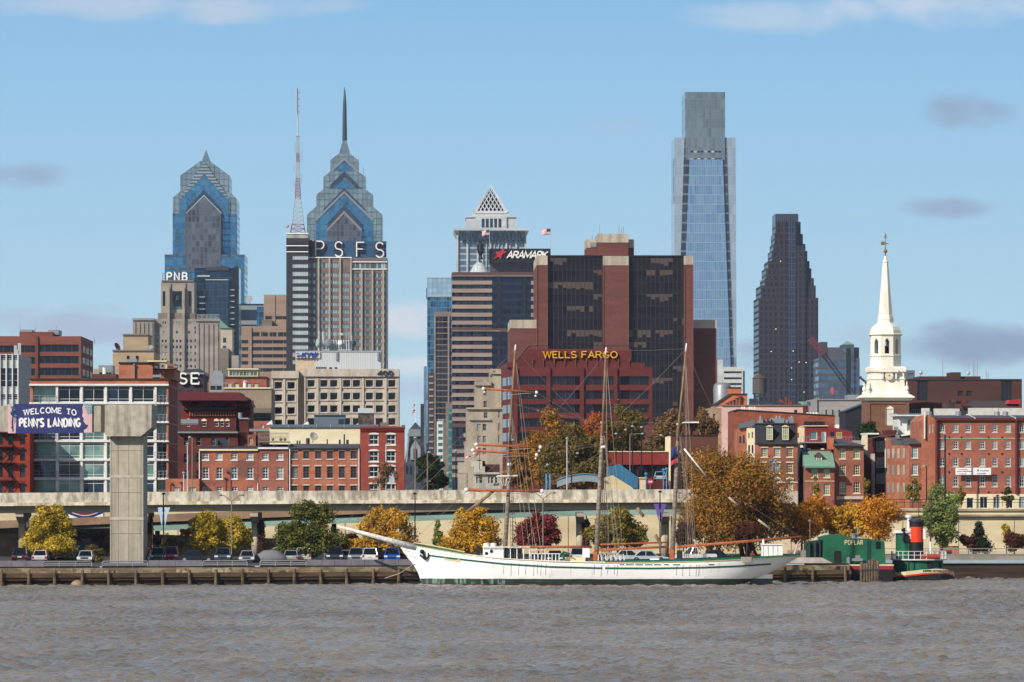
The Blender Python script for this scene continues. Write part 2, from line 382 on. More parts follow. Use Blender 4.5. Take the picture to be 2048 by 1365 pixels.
def wall_mesh(mb, x0, x1, z0, z1, yf, depth, ops, reveal=.35):
 """a solid block whose front face has real openings cut reveal deep"""
 xs = sorted({x0, x1, *[o[0] for o in ops], *[o[1] for o in ops]}); zs = sorted({z0, z1, *[o[2] for o in ops], *[o[3] for o in ops]})
 xs = [x for x in xs if x0-1e-6 <= x <= x1+1e-6]; zs = [z for z in zs if z0-1e-6 <= z <= z1+1e-6]
 def inside(x, z): return any(o[0] < x < o[1] and o[2] < z < o[3] for o in ops)
 for j in range(len(zs)-1):
  zc = (zs[j]+zs[j+1])/2; run = None
  for i in range(len(xs)-1):
   ins = inside((xs[i]+xs[i+1])/2, zc)
   if not ins and run is None: run = xs[i]
   if ins and run is not None: mb.quad((run, yf, zs[j]), (xs[i], yf, zs[j]), (xs[i], yf, zs[j+1]), (run, yf, zs[j+1])); run = None
  if run is not None: mb.quad((run, yf, zs[j]), (xs[-1], yf, zs[j]), (xs[-1], yf, zs[j+1]), (run, yf, zs[j+1]))
 yr = yf+reveal
 for a, b, c, d in ops:
  mb.quad((a, yf, c), (b, yf, c), (b, yr, c), (a, yr, c)); mb.quad((a, yf, d), (a, yr, d), (b, yr, d), (b, yf, d))
  mb.quad((a, yf, c), (a, yr, c), (a, yr, d), (a, yf, d)); mb.quad((b, yf, c), (b, yf, d), (b, yr, d), (b, yr, c))
  mb.quad((a, yr, c), (b, yr, c), (b, yr, d), (a, yr, d))
 yb = yf+depth
 mb.quad((x0, yf, z0), (x0, yf, z1), (x0, yb, z1), (x0, yb, z0)); mb.quad((x1, yf, z0), (x1, yb, z0), (x1, yb, z1), (x1, yf, z1))
 mb.quad((x0, yf, z1), (x1, yf, z1), (x1, yb, z1), (x0, yb, z1)); mb.quad((x0, yb, z0), (x0, yb, z1), (x1, yb, z1), (x1, yb, z0))
 mb.quad((x0, yf, z0), (x0, yb, z0), (x1, yb, z0), (x1, yf, z0))
class B:
 """one building; its front plane stands Y metres off; parts are given in the picture's pixels at that plane"""
 def __init__(s, name, label, cat, px0, px1, Y, group=None, base=None, rot=True):
  s.Y = Y; s.base = GZ if base is None else base
  s.root = thing(name, label, cat, (px2x((px0+px1)/2, Y), Y, s.base), group, ROT if rot else 0)
  s.k = Y/F
 def x(s, px): return px2x(px, s.Y)
 def z(s, py): return s.base if py is None else py2z(py, s.Y)
 def rect(s, r): return (s.x(r[0]), s.x(r[1]), s.z(r[3]), s.z(r[2]))
 def block(s, px0, px1, py0, py1, mat, dy=0.0, depth=20.0, ops=(), name='wall', reveal=.35, label=None):
  mb = MB(); wall_mesh(mb, s.x(px0), s.x(px1), s.z(py1), s.z(py0), s.Y+dy, depth, [s.rect(o) for o in ops], reveal)
  return mb.build(name, mat, s.root, label=label)
 def prism(s, pts, mat, dy=0.0, depth=20.0, name='wall', label=None):
  mb = MB(); q = [(s.x(a), s.z(b)) for a, b in pts]
  ar = sum(q[i][0]*q[(i+1) % len(q)][1]-q[(i+1) % len(q)][0]*q[i][1] for i in range(len(q)))
  if ar < 0: q.reverse()
  mb.prism(q, s.Y+dy, s.Y+dy+depth); return mb.build(name, mat, s.root, label=label)
 def wins(s, rects, fm, gms, dy=0.0, kind='sash', nx=2, nz=4, dep=.22, fw=.09, sill=None, name='window', lintel=None, seed=0, sh=.16):
  rn = random.Random(seed+int(s.Y)); out = []
  for r in rects:
   x0, x1, z0, z1 = s.rect(r); gm = rn.choice(gms) if isinstance(gms, (list, tuple)) else gms
   fme, pme = win_mesh(kind, x1-x0, z1-z0, fm, gm, dep, nx, nz, fw)
   loc = ((x0+x1)/2, s.Y+dy, z0)
   if fme is None: o = inst(name, pme, s.root, loc)
   else:
    o = inst(name, fme, s.root, loc); c = bpy.data.objects.new('pane', pme); COL.objects.link(c); c.parent = o
   out.append(o)
   for mm, nm, zz, ex in ((sill, 'sill', -sh, .1), (lintel, 'lintel', z1-z0, .12)):
    if mm:
     key = (nm, round(x1-x0, 2), round(zz, 2), mm.name)
     if key not in WCACHE:
      q = MB(); a = (x1-x0)/2+ex; q.box(-a, a, -.09, dep-.08, zz, zz+sh-.003 if nm == 'sill' else zz+sh); WCACHE[key] = q.mesh(nm, mm)
     c = bpy.data.objects.new(nm, WCACHE[key]); COL.objects.link(c); c.parent = o
  return out
 def part(s, name, mb, mat, smooth=False, label=None): return mb.build(name, mat, s.root, smooth, label)
 def sidewins(s, side, px, rows, ys, wy, fm, gm, name='window'):
  """windows on a side wall: px = pixel x of the wall's front corner, rows = (py0, py1), ys = metres back from the front"""
  xw = s.x(px); sg = 1 if side == 'right' else -1
  for (p0, p1) in rows:
   for y in ys:
    q = MB(); z0, z1 = s.z(p1), s.z(p0)
    q.box(xw+sg*.003, xw+sg*.06, s.Y+y, s.Y+y+wy, z0, z1); o = q.build(name, fm, s.root)
    p = MB(); x2 = xw+sg*.063
    a, b, c, d = (x2, s.Y+y+.1, z0+.1), (x2, s.Y+y+wy-.1, z0+.1), (x2, s.Y+y+wy-.1, z1-.1), (x2, s.Y+y+.1, z1-.1)
    p.quad(a, b, c, d) if sg > 0 else p.quad(d, c, b, a)
    pm = p.build('pane', gm, s.root); pm.parent = o
def gridr(xs, ys, w, h): return [(x, x+w, y, y+h) for y in ys for x in xs]
def lerp(a, b, n): return [a+(b-a)*i/(n-1) for i in range(n)] if n > 1 else [a]
# ---- shared materials
M = {}
M['blue_glass'] = grid('blue_glass', '#4c88ad', '#2f4f66', 3.0, 3.9, .35, .7, .45, .07, .75, .06, gl2='#3a6d8f')
M['light_glass'] = grid('light_glass', '#8b9ba0', '#3f4b54', 3.0, 3.9, .4, .5, .35, .1, .6, .05, gl2='#76868c')
M['granite_glass'] = grid('granite_glass', '#5d6672', '#43464e', 2.6, 3.9, .8, .6, .4, .12, .35, .03, gl2='#343b47')
M['roof_glass'] = grid('roof_glass', '#9aa7ab', '#333f4c', 60.0, 2.0, .1, .9, .2, .12, .5, .02)
M['dark_roof_glass'] = grid('dark_roof_glass', '#31506b', '#16293a', 60.0, 2.0, .1, .8, .2, .12, .6, .02)
M['pale_metal'] = flat('pale_metal', '#a9adad', .45, .3)
M['dark_metal'] = flat('dark_metal', '#3a4047', .5, .4)
M['white_paint'] = flat('white_paint', '#dcdcd8', .5)
M['dark_pane'] = glass('dark_pane', '#161c26', .08, .25, .03)
M['blue_pane'] = glass('blue_pane', '#2c3d50', .08, .35, .03, c2='#1a2431')
M['curtain_pane'] = glass('curtain_pane', '#8f9a98', .25, .1, .02, c2='#5e6a6c')
M['cream_pane'] = glass('cream_pane', '#b7b3a3', .35, .0, .02, c2='#8d8a80')
M['green_pane'] = glass('green_pane', '#7d9a92', .15, .2, .02, c2='#55716d')
M['black'] = flat('black', '#141416', .6)
M['grey_roof'] = mat2('grey_roof', '#55545a', '#43434a', (.3, .3, .3))
M['red_paint'] = flat('red_paint', '#a02a2e', .5)
# ---- the two stepped glass towers
def chev(b, peak, el, er, th, mat, dy, dep, name):
 """an inverted V: outer peak and eaves in pixels, th pixels thick"""
 (px, py), (lx, ly), (rx, ry) = peak, el, er
 b.prism([(lx, ly), (px, py), (px, py+th), (lx, ly+th)], mat, dy, dep, name)
 b.prism([(px, py), (rx, ry), (rx, ry+th), (px, py+th)], mat, dy, dep, name)
b = B('glass_skyscraper', 'blue glass skyscraper with gabled crown and short pointed tip above the stone letter tower', 'skyscraper', 330, 490, 3200)
b.prism([(360, 430), (360, 351), (399.8, 322), (419.3, 322), (458.8, 351), (458.8, 430)], M['light_glass'], 3, 40, 'crown')
b.prism([(345.5, 428), (345.5, 395.5), (360, 383), (458.8, 383), (473.5, 398), (473.5, 428)], M['light_glass'], 1.5, 45, 'crown')
b.block(345.2, 474, 428, None, M['blue_glass'], 1.2, 46, name='shaft')
b.block(330.2, 489.4, 511, None, M['blue_glass'], -4, 55, name='base_block')
b.block(329.8, 489.8, 510.2, 514, M['granite_glass'], -4.4, 55.8, name='ledge')
b.block(329.9, 489.7, 537, 540, M['granite_glass'], -4.3, 55.6, name='ledge')
b.prism([(359.4, 430), (359.4, 400), (408.1, 350), (456.8, 400), (456.8, 430)], M['blue_glass'], -.3, 3, 'gable')
b.block(360, 456.5, 430, 511, M['blue_glass'], -.3, 2, name='shaft')
chev(b, (408.5, 323), (359.5, 397), (457.5, 397), 24, M['roof_glass'], .6, 3, 'gable_roof')
chev(b, (408.2, 380), (373.3, 418), (442, 417), 11, M['dark_roof_glass'], -1.2, 1.2, 'gable_roof')
chev(b, (408, 390.5), (373, 426), (443, 426), 4.5, M['pale_metal'], -2.2, 2.2, 'gable_trim')
b.prism([(373.5, 545), (373.5, 428), (408, 393.5), (442.2, 428), (442.2, 545)], M['granite_glass'], -5, 6, 'front_bay')
b.block(370, 373.2, 428, 530, M['granite_glass'], -1, 2, name='corner_strip'); b.block(442.6, 445.5, 428, 530, M['granite_glass'], -1, 2, name='corner_strip')
q = MB(); x0, x1, xa = b.x(399.8), b.x(419.3), b.x(409.2); yc = 3203+20
q.frus((x0, x1, yc-3.2, yc+3.2), (xa-.15, xa+.15, yc-.15, yc+.15), b.z(322), b.z(296)); b.part('spire', q, M['light_glass'])
q = MB(); q.tube([(xa, yc, b.z(297)), (xa, yc, b.z(293))], .2); b.part('spire_tip', q, M['pale_metal'])
b = B('glass_skyscraper', 'blue glass skyscraper with stacked chevron gables and a tall dark spire', 'skyscraper', 613, 765, 3150)
c5 = lambda x, y: (540+x/3.593, 160+y/3.593)
for i, (a, top, bot, dy) in enumerate([((432, 635, 490, 575), (570, 525), 760, 9), ((382, 687, 432, 635), (695, 655), 880, 6), ((332, 740, 382, 687), (825, 785), 1000, 3), ((265, 808, 332, 740), (970, 910), 1110, 0)]):
 b.prism([c5(a[0], bot), c5(a[0], top[0]), c5(a[2], top[1]), c5(a[3], top[1]), c5(a[1], top[0]), c5(a[1], bot)], M['light_glass'], dy, 46-2*dy, 'tier')
x0, x1 = c5(265, 0)[0], c5(808, 0)[0]
b.block(x0, x1, c5(0, 1110)[1], None, M['light_glass'], .3, 45.5, name='shaft')
for (pk, lx, rx, ey, by, dy) in [(580, 433, 634, 672, 760, 6.5), (700, 384, 686, 850, 940, 3.6), (822, 331, 739, 1022, 1200, -.4)]:
 b.prism([c5(lx, by), c5(lx, ey), c5(533, pk), c5(rx, ey), c5(rx, by)], M['blue_glass'], dy, 3, 'gable')
 chev(b, c5(533, pk-24), c5(lx-2, ey-22), c5(rx+2, ey-22), 5.5, M['granite_glass'] if 0 else flat('gable_edge', '#747c80', .5), dy-.5, 2, 'gable_trim')
for (pk, lx, rx, ey, dy) in [(655, 433, 634, 752, 3.5), (778, 384, 686, 930, .2), (903, 413, 658, 1030, -2)]:
 chev(b, c5(533, pk), c5(lx, ey), c5(rx, ey), 11, M['dark_roof_glass'], dy-.4, 3, 'gable_roof')
b.prism([c5(413, 1250), c5(413, 1078), c5(533, 948), c5(658, 1078), c5(658, 1250)], M['granite_glass'], -3.5, 5, 'front_bay')
chev(b, c5(533, 943), c5(412, 1072), c5(659, 1072), 6.5, flat('rose_granite', '#7d7074'), -3.8, 4, 'gable_trim')
yc = 3150+23; q = MB(); xa = b.x(688.2)
q.frus((b.x(676), b.x(700.5), yc-3.8, yc+3.8), (xa-1.3, xa+1.3, yc-1.3, yc+1.3), b.z(308), b.z(277)); b.part('spire_base', q, M['light_glass'])
q = MB(); q.tube([(xa, yc, b.z(278)), (xa, yc, b.z(230)), (xa, yc, b.z(201)), (xa, yc, b.z(178)), (xa, yc, b.z(169))], [1.4, 1.25, 1.1, .5, .15], 8)
for i in range(16):
 zz = b.z(275-i*4.4); q.lathe([(1.75-.04*i, zz), (1.75-.04*i, zz+.5)], xa, yc, 8)
b.part('spire', q, flat('spire_steel', '#3b4552', .4, .5))
q = MB()
for (px, p0, p1) in [(660, 318, 304), (716.5, 318, 304), (646.5, 353, 336), (651, 353, 332), (726, 353, 332), (731, 353, 336)]:
 q = MB(); q.tube([(b.x(px), yc-10, b.z(p0)), (b.x(px), yc-10, b.z(p1))], .12, 5); b.part('roof_antenna', q, M['pale_metal'])
# ---- white tower with a lattice pyramid
M['pale_stone'] = mat2('pale_stone', '#b3b6b6', '#9fa4a8', (.05, .05, .2))
M['mellon_glass'] = grid('mellon_glass', '#5f7486', '#8d979d', 40.0, 3.9, .1, 1.1, .3, .12, .4, .03)
c1 = lambda x, y: (780+x/4.55, 340+y/4.55)
b = B('white_skyscraper', 'white stone skyscraper topped by a lattice pyramid', 'skyscraper', 908, 1057, 3300)
b.block(c1(608, 0)[0], c1(1236, 0)[0], c1(0, 590)[1], None, M['mellon_glass'], 1.2, 50, name='shaft')
q = MB()
for px in (605, 695, 790, 905, 1050, 1140, 1225): q.box(b.x(c1(px, 0)[0]), b.x(c1(px+16, 0)[0]), 3300-.3, 3302, b.z(600), b.z(c1(0, 535)[1]))
for px in (840, 872, 945, 982, 1015, 1088): q.box(b.x(c1(px, 0)[0]), b.x(c1(px+8, 0)[0]), 3300.2, 3302, b.z(600), b.z(c1(0, 540)[1]))
b.part('pier', q, M['pale_stone'])
q = MB(); q.frus((b.x(c1(605, 0)[0]), b.x(c1(1240, 0)[0]), 3300, 3351), (b.x(c1(580, 0)[0]), b.x(c1(1264, 0)[0]), 3297, 3354), b.z(c1(0, 600)[1]), b.z(c1(0, 555)[1]))
q.box(b.x(c1(580, 0)[0]), b.x(c1(1264, 0)[0]), 3297, 3354, b.z(c1(0, 554.5)[1]), b.z(c1(0, 535)[1]));
b.part('cornice', q, M['pale_stone'])
q = MB()
for px in (628, 665, 722, 760, 800, 838, 878, 915, 953, 990, 1030, 1070, 1108, 1157, 1197): q.box(b.x(c1(px, 0)[0]), b.x(c1(px+24, 0)[0]), 3296.5, 3299, b.z(c1(0, 640)[1]), b.z(c1(0, 556)[1]))
b.part('window', q, M['blue_pane'])['kind'] = 'stuff'
b.block(c1(695, 0)[0], c1(1148, 0)[0], c1(0, 420)[1], c1(0, 534.5)[1], M['pale_stone'], 6, 40, name='upper_tier')
b.block(c1(780, 0)[0], c1(1062, 0)[0], c1(0, 422)[1], c1(0, 534.5)[1], M['pale_stone'], 4.6, 2, name='front_bay')
b.wins([(c1(x, 0)[0], c1(x+26, 0)[0], c1(0, 442)[1], c1(0, 522)[1]) for x in (835, 873, 911, 949, 988)], M['pale_stone'], M['blue_pane'], 4.3, 'pane', dep=.2)
b.block(c1(688, 0)[0], c1(1154, 0)[0], c1(0, 418)[1], c1(0, 430)[1], M['pale_stone'], 5, 42, name='cornice')
b.block(c1(748, 0)[0], c1(1086, 0)[0], c1(0, 390)[1], c1(0, 417.5)[1], M['pale_stone'], 8, 36, name='upper_tier')
ax, az = b.x(c1(917, 0)[0]), b.z(c1(0, 125)[1]); x0, x1, zb = b.x(c1(772, 0)[0]), b.x(c1(1066, 0)[0]), b.z(c1(0, 389.5)[1]); y0, y1 = 3309., 3309.+(x1-x0); yc = (y0+y1)/2
q = MB(); q.frus((x0+1.2, x1-1.2, y0+1.2, y1-1.2), (ax-.1, ax+.1, yc-.1, yc+.1), zb, az-2.5); b.part('pyramid_core', q, M['dark_pane'])
q = MB(); ap = Vector((ax, yc, az)); cs = [Vector((x0, y0, zb)), Vector((x1, y0, zb)), Vector((x1, y1, zb)), Vector((x0, y1, zb))]
for i in range(4):
 A, Bv = cs[i], cs[(i+1) % 4]
 q.tube([A, ap], [1.6, .5], 4); q.tube([A, Bv], 1.5, 4)
 n = 8
 for k in range(1, n):
  t = k/n; q.tube([A.lerp(Bv, t), Bv.lerp(ap, 1-t)], .42, 4); q.tube([A.lerp(Bv, t), A.lerp(ap, t)], .42, 4)
b.part('pyramid_lattice', q, M['pale_stone'])
# ---- tall tapering glass tower on the right
M['tower_blue'] = grid('tower_blue', '#8fa5ba', '#7c92a8', 1.5, 6.3, .1, .35, .28, .06, .85, .025, gl2='#869cb2')
M['tower_grey'] = grid('tower_grey', '#a9b2ba', '#7f8a94', 3.1, 6.3, .16, .3, .16, .12, .6, .03)
M['tower_dark'] = grid('tower_dark', '#7d898d', '#57636a', 2.0, 6.3, .2, .5, .3, .1, .6, .03)
M['tower_recess'] = grid('tower_recess', '#39434c', '#59626a', 9.0, 6.3, .1, 1.2, .4, .1, .5, .03)
b = B('tapered_glass_tower', 'tallest glass tower, narrow dark crown rising from pale glass shoulders', 'skyscraper', 1349, 1473, 3350)
b.prism([(1349, 976), (1349, 275.5), (1471.5, 275.5), (1474.5, 976)], M['tower_grey'], 1, 44, 'shaft')
b.prism([(1353, 785), (1369, 275), (1452.5, 275), (1469, 785)], M['tower_recess'], .4, 5, 'recess')
b.prism([(1360.5, 785), (1379, 320), (1445.5, 320), (1463, 785)], M['tower_blue'], -.8, 3, 'front_glass')
b.block(1370.5, 1450.3, 184.5, 276, M['tower_dark'], .2, 46, name='crown')
b.block(1371, 1450, 276, 320, M['tower_dark'], -.2, 3, name='crown')
q = MB(); q.box(b.x(1348.6), b.x(1348.9), 3360, 3385, b.z(405), b.z(317)); b.part('side_recess', q, M['dark_pane'])
b.wins([(1381+i*7, 1386+i*7, 302, 305.5) for i in range(9)]+[(1381+i*7, 1386+i*7, 317, 319) for i in range(9)], M['pale_metal'], [M['cream_pane'], M['dark_pane'], M['dark_pane']], -.5, 'pane', dep=.2)
q = MB()
for px in (1377, 1384, 1391, 1447): q = MB(); q.tube([(b.x(px), 3375, b.z(185)), (b.x(px), 3375, b.z(180+(px % 3)))], .1, 4); b.part('roof_antenna', q, M['pale_metal'])
# ---- dark stepped tower
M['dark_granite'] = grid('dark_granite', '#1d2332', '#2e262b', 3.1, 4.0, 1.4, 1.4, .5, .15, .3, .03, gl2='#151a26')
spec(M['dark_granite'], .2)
b = B('dark_stepped_tower', 'dark brown granite tower stepping in like a ziggurat', 'skyscraper', 1517, 1638, 3350)
c6 = lambda x, y: (1480+x/3.173, 410+y/3.173)
steps = [(118, 497, 590, 0), (132, 482, 512, 1.2), (158, 471, 465, 2.4), (168, 456, 402, 3.6), (182, 445, 355, 4.8), (206, 432, 290, 6), (218, 420, 245, 7.2), (224, 405, 182, 8.4), (232, 392, 105, 9.6)]
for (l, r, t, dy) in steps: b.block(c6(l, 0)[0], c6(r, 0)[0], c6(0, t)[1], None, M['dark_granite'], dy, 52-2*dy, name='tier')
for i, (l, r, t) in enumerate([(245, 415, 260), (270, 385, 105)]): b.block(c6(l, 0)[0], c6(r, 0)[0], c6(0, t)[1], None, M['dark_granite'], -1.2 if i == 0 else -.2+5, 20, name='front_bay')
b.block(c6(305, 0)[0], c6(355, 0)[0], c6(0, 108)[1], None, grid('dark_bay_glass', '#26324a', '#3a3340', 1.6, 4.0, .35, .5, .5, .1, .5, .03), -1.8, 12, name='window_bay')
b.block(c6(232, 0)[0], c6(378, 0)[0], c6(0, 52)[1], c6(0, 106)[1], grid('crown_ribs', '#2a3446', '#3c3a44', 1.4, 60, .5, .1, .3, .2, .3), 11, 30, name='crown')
q = MB(); rn = random.Random(4)
for i in range(9):
 px = 1553+i*5.4; q.tube([(b.x(px), 3372, b.z(427)), (b.x(px), 3372, b.z(424-rn.random()*9))], .12, 4)
b.part('roof_antenna', q, M['pale_metal'])
q = MB()
for (px, py) in [(1560, 522.5), (1550.5, 658), (1541, 703), (1585, 702), (1597, 724), (1582, 736), (1582, 759), (1607, 784), (1611, 725)]:
 q.box(b.x(px), b.x(px+1.6), 3347.7, 3348.0, b.z(py+1.4), b.z(py))
m_, t_, b_ = base_mat('lit_window'); setp(t_, b_, Base_Color=(.9, .8, .6), Emission_Color=(1, .86, .62), Emission_Strength=.8); M['lit'] = m_
b.part('lit_window', q, m_)['kind'] = 'stuff'
M['hotel_glass'] = grid('hotel_glass', '#50697f', '#3d3a42', 6.0, 4.2, .3, 1.7, .35, .1, .55, .03)
b = B('glass_office_block', 'blue banded glass block with green pyramid cap beside the stepped tower', 'office building', 1638, 1720, 3050)
b.block(1637.5, 1719.5, 717, None, M['hotel_glass'], 0, 40)
b.block(1656, 1719, 695, 716.9, flat('hotel_stone', '#4b484f'), 2, 30, name='upper_tier')
b.block(1642, 1655.7, 684, 720, flat('hotel_stone_dark', '#37333a'), 3, 20, name='upper_tier')
b.block(1685, 1707.5, 690, 880, M['hotel_glass'], -1.5, 24, name='stair_tower')
b.block(1692, 1700, 697, 860, M['dark_pane'], -1.9, 3, name='window_bay')
q = MB(); q.frus((b.x(1685), b.x(1708), 3048, 3070), (b.x(1696), b.x(1697), 3058.5, 3059), b.z(689.8), b.z(682)); b.part('roof', q, flat('copper_green', '#6f9a86'))
b.block(1719.6, 1729, 771, None, M['hotel_glass'], 2, 30, name='side_wing')
tag(one('flag', MB().box(px2x(1661, 2990), px2x(1668, 2990), 2989.9, 2990.1, py2z(788, 2990), py2z(775, 2990)), flat('flag_red', '#a04a55'), 'faded red and white flag hanging before the blue banded glass block', 'flag'), 'faded red and white flag hanging before the blue banded glass block', 'flag')
q = MB(); q.tube([(px2x(1668.4, 2990), 2990, GZ), (px2x(1668.4, 2990), 2990, py2z(774, 2990))], .25, 5); one('flagpole', q, M['dark_metal'], 'thin dark flagpole in front of the blue banded glass block', 'flagpole')
cr = thing('crane', 'lattice boom crane with red boom tip leaning across the stepped tower', 'crane', (px2x(1712, 2800), 2800, GZ))
def lattice(mb, A, Bp, w, n, r):
 A, Bp = Vector(A), Vector(Bp); d = (Bp-A).normalized(); u = d.cross(Vector((0, 1, 0))).normalized()*w; v = Vector((0, w, 0))
 cs = [u+v, u-v, -u-v, -u+v]
 for c in cs: mb.tube([A+c, Bp+c], r, 4)
 for i in range(n):
  p, q2 = A.lerp(Bp, i/n), A.lerp(Bp, (i+1)/n)
  for k in range(4): mb.tube([p+cs[k], q2+cs[(k+1) % 4]], r*.6, 3)
q = MB(); lattice(q, P(1714, 800, 2800), P(1647, 708, 2800), 1.0, 14, .22); q.build('boom', M['black'], cr)
q = MB(); lattice(q, P(1647, 708, 2800), P(1620.5, 677, 2800), 1.2, 8, .4); q.build('boom_tip', flat('boom_red', '#6f2f38'), cr)
q = MB(); q.box(px2x(1706, 2800), px2x(1722, 2800), 2797, 2803, GZ, py2z(800, 2800)); q.build('cab', M['dark_metal'], cr)
cr2 = thing('crane', 'small black crane arm just left of the white steeple', 'crane', (px2x(1736, 2800), 2800, GZ))
q = MB(); q.tube([P(1740, 775, 2800), P(1720, 755, 2800)], .5, 5); q.tube([P(1740, 770, 2800), P(1721, 755, 2800)], .3, 5); q.build('boom', M['black'], cr2)
q = MB(); q.tube([P(1719, 755.5, 2800), P(1723, 756, 2800)], 1.0, 6); q.build('boom_tip', M['dark_metal'], cr2)
q = MB(); q.tube([P(1740, 775, 2800), (px2x(1740, 2800), 2800, GZ)], 1.2, 6); q.build('mast', M['black'], cr2)
# ---- stone letter tower (PNB)
M['tan_stone'] = mat2('tan_stone', '#918980', '#7f776f', (.06, .06, .15), fine=.12)
M['tan_dark'] = mat2('tan_dark', '#756a60', '#675d55', (.06, .06, .15))
b = B('stone_tower', 'grey tan stone tower with bell opening and three big white letters on its roof', 'office tower', 265, 440, 2650)
cols = [(322.9, 3.4), (329.5, 3.6), (344.2, 3.4), (351.4, 3.6), (358.5, 3.7), (372.4, 3.7), (379.6, 3.7)]
ops = [(x, x+w, y, y+h) for (y, h) in ((679.6, 5.2), (691.4, 5.4), (704.4, 5.6), (717, 5), (730, 5)) for (x, w) in cols]+[(x, x+2.4, 643, 647.6) for x in (324.4, 329, 345.5, 351.6, 357.6, 374.3, 379.3)]+[(325.8, 330, 662.5, 667.3), (375.8, 380, 662.5, 667.3), (351, 355.4, 662, 667)]
b.block(308.6, 391.4, 638, None, M['tan_stone'], 3, 30, ops=ops, reveal=.6); b.wins(ops, M['tan_stone'], [M['dark_pane'], M['blue_pane'], M['dark_pane'], M['cream_pane']], 3, 'pane', dep=.45)
for (l, r, t) in [(265.7, 308.4, 638), (391.6, 440.2, 640)]:
 b.block(l, r, t, None, M['tan_stone'], 0, 36, name='wing')
 q = MB()
 for i in range(5): xx = l+(r-l)*(i+.5)/5; q.box(b.x(xx-1.2), b.x(xx+1.2), 2649.4, 2649.99, b.z(760), b.z(t+9-abs(i-2)))
 q.box(b.x(l-.6), b.x(r+.6), 2649, 2650.0-.003, b.z(t+3), b.z(t-1)); b.part('pilaster', q, M['tan_stone'])
o2 = [(388.6, 391.2, y, y+6) for y in (653, 661.5, 678, 691, 704, 717, 730)]
b.wins(o2, M['tan_stone'], M['dark_pane'], 2.7, 'pane', dep=.2); b.wins([(313.3, 316, y, y+5) for y in (653, 661.5, 679, 691, 704)], M['tan_stone'], M['dark_pane'], 2.7, 'pane', dep=.2)
for px in (336.5, 366.5): b.block(px-2.4, px+2.4, 575, 780, M['tan_stone'], 1.2, 2.2, name='pilaster')
b.block(315, 390, 626, 638, M['tan_dark'], 4, 26, name='set_back')
ops = [(324.4, 329.6, 582, 612), (376.6, 382.2, 582, 612), (344.2, 363, 582, 619)]
b.block(321, 387.5, 563, 626, M['tan_stone'], 5, 24, ops=ops, reveal=2.0, name='bell_stage')
b.wins(ops, M['tan_stone'], M['dark_pane'], 5, 'pane', dep=1.8, name='bell_opening')
q = MB(); q.lathe([(2.2, b.z(600)), (1.7, b.z(596)), (1.2, b.z(592)), (.3, b.z(590))], b.x(353.6), 2656, 10); b.part('bell', q, M['dark_metal'])
q = MB(); [q.box(b.x(345+i*2.5), b.x(346.4+i*2.5), 2655.2, 2655.6, b.z(619), b.z(614-(i % 2)*1.5)) for i in range(7)]; b.part('railing', q, flat('verdigris', '#5c8a7c'))
for px in (337, 367): b.block(px-3.4, px+3.4, 566, 626, M['tan_stone'], 4, 3, name='pilaster')
b.block(322.5, 386, 560, 563, M['tan_dark'], 4.2, 26, name='cornice')
sg = MB()
for i in range(9): xx = 324+i*7.3; sg.box(b.x(xx), b.x(xx+.7), 2656, 2656.6, b.z(560.2), b.z(545))
for py in (546, 551, 556): sg.box(b.x(324), b.x(383), 2656.61, 2656.9, b.z(py+.8), b.z(py))
so = b.part('sign_frame', sg, M['dark_metal'])
for t, l, r in (('P', 333.2, 342.2), ('N', 348.2, 357.2), ('B', 364, 372.8)):
 for mb in word(t, b.x(l), b.x(r), b.z(560), b.z(545), 2655.2, .6, .2): o = b.part('letter', mb, M['white_paint']); o.parent = so
q = MB()
for i in range(5): q.box(b.x(393+i*9), b.x(394+i*9), 2655, 2668, b.z(639.9), b.z(629))
for py in (629, 633.5, 637): q.box(b.x(392.5), b.x(438), 2654.4, 2654.99, b.z(py+1), b.z(py))
b.part('roof_frame', q, M['pale_metal'])
b = B('stone_pavilion', 'cream stone block with sloping green roof beside the letter tower', 'building', 440, 466, 2600)
b.block(441, 464.5, 657, None, mat2('cream_stone', '#b0a594', '#a39786', (.1, .1, .2)), 0, 24, ops=[(446, 452.5, 676, 686), (446, 452.5, 692, 697)]); b.wins([(446, 452.5, 676, 686), (446, 452.5, 692, 697)], M['tan_stone'], M['blue_pane'], 0, 'pane')
b.prism([(439.5, 656.8), (440.5, 640.5), (458, 655.5), (466, 656.8)], flat('copper_green2', '#5f8f7c'), -1, 24, 'roof')
b.block(440.5, 458, 698, None, M['tan_dark'], -6, 12, name='lower_wing')
b.block(464, 478, 712, None, M['tan_stone'], -6, 12, name='lower_wing')
b = B('dark_glass_tower', 'very dark blue glass apartment tower with balconies behind the stone letter tower', 'apartment tower', 388, 478, 2740)
gd = grid('night_glass', '#263c52', '#1b2a3a', 4.0, 3.4, .2, .3, .4, .06, .7, .03)
b.block(388.5, 477, 536, None, gd, 3, 30); b.block(411, 457, 561, None, grid('night_glass2', '#33495c', '#2a3d4e', 2.4, 3.4, .15, .2, .4, .06, .65, .03), -1, 10, name='front_bay')
b.block(411.5, 457, 534, 541, M['dark_metal'], 2, 20, name='roof_screen'); b.block(464, 477.4, 535, None, M['dark_pane'], 2.6, 31, name='corner_strip')
b.block(395, 420, 551, 554.5, M['pale_metal'], -2, 6, name='canopy')
b.block(411, 457, 559.2, 561, M['pale_metal'], -1.3, 10, name='roof_edge')
for i, y in enumerate((594, 606.5, 618, 630)): b.block(399, 410, y, y+1.3, M['pale_metal'], -1, 4, name='balcony')
for i in range(12): b.block(458.5, 468.5, 579+i*11.6, 581+i*11.6, M['pale_metal'], .5, 3, name='balcony')
b = B('striped_office_block', 'low dark office block with thin grey stripes and a rooftop dish behind beige brick', 'office building', 482, 527, 2900)
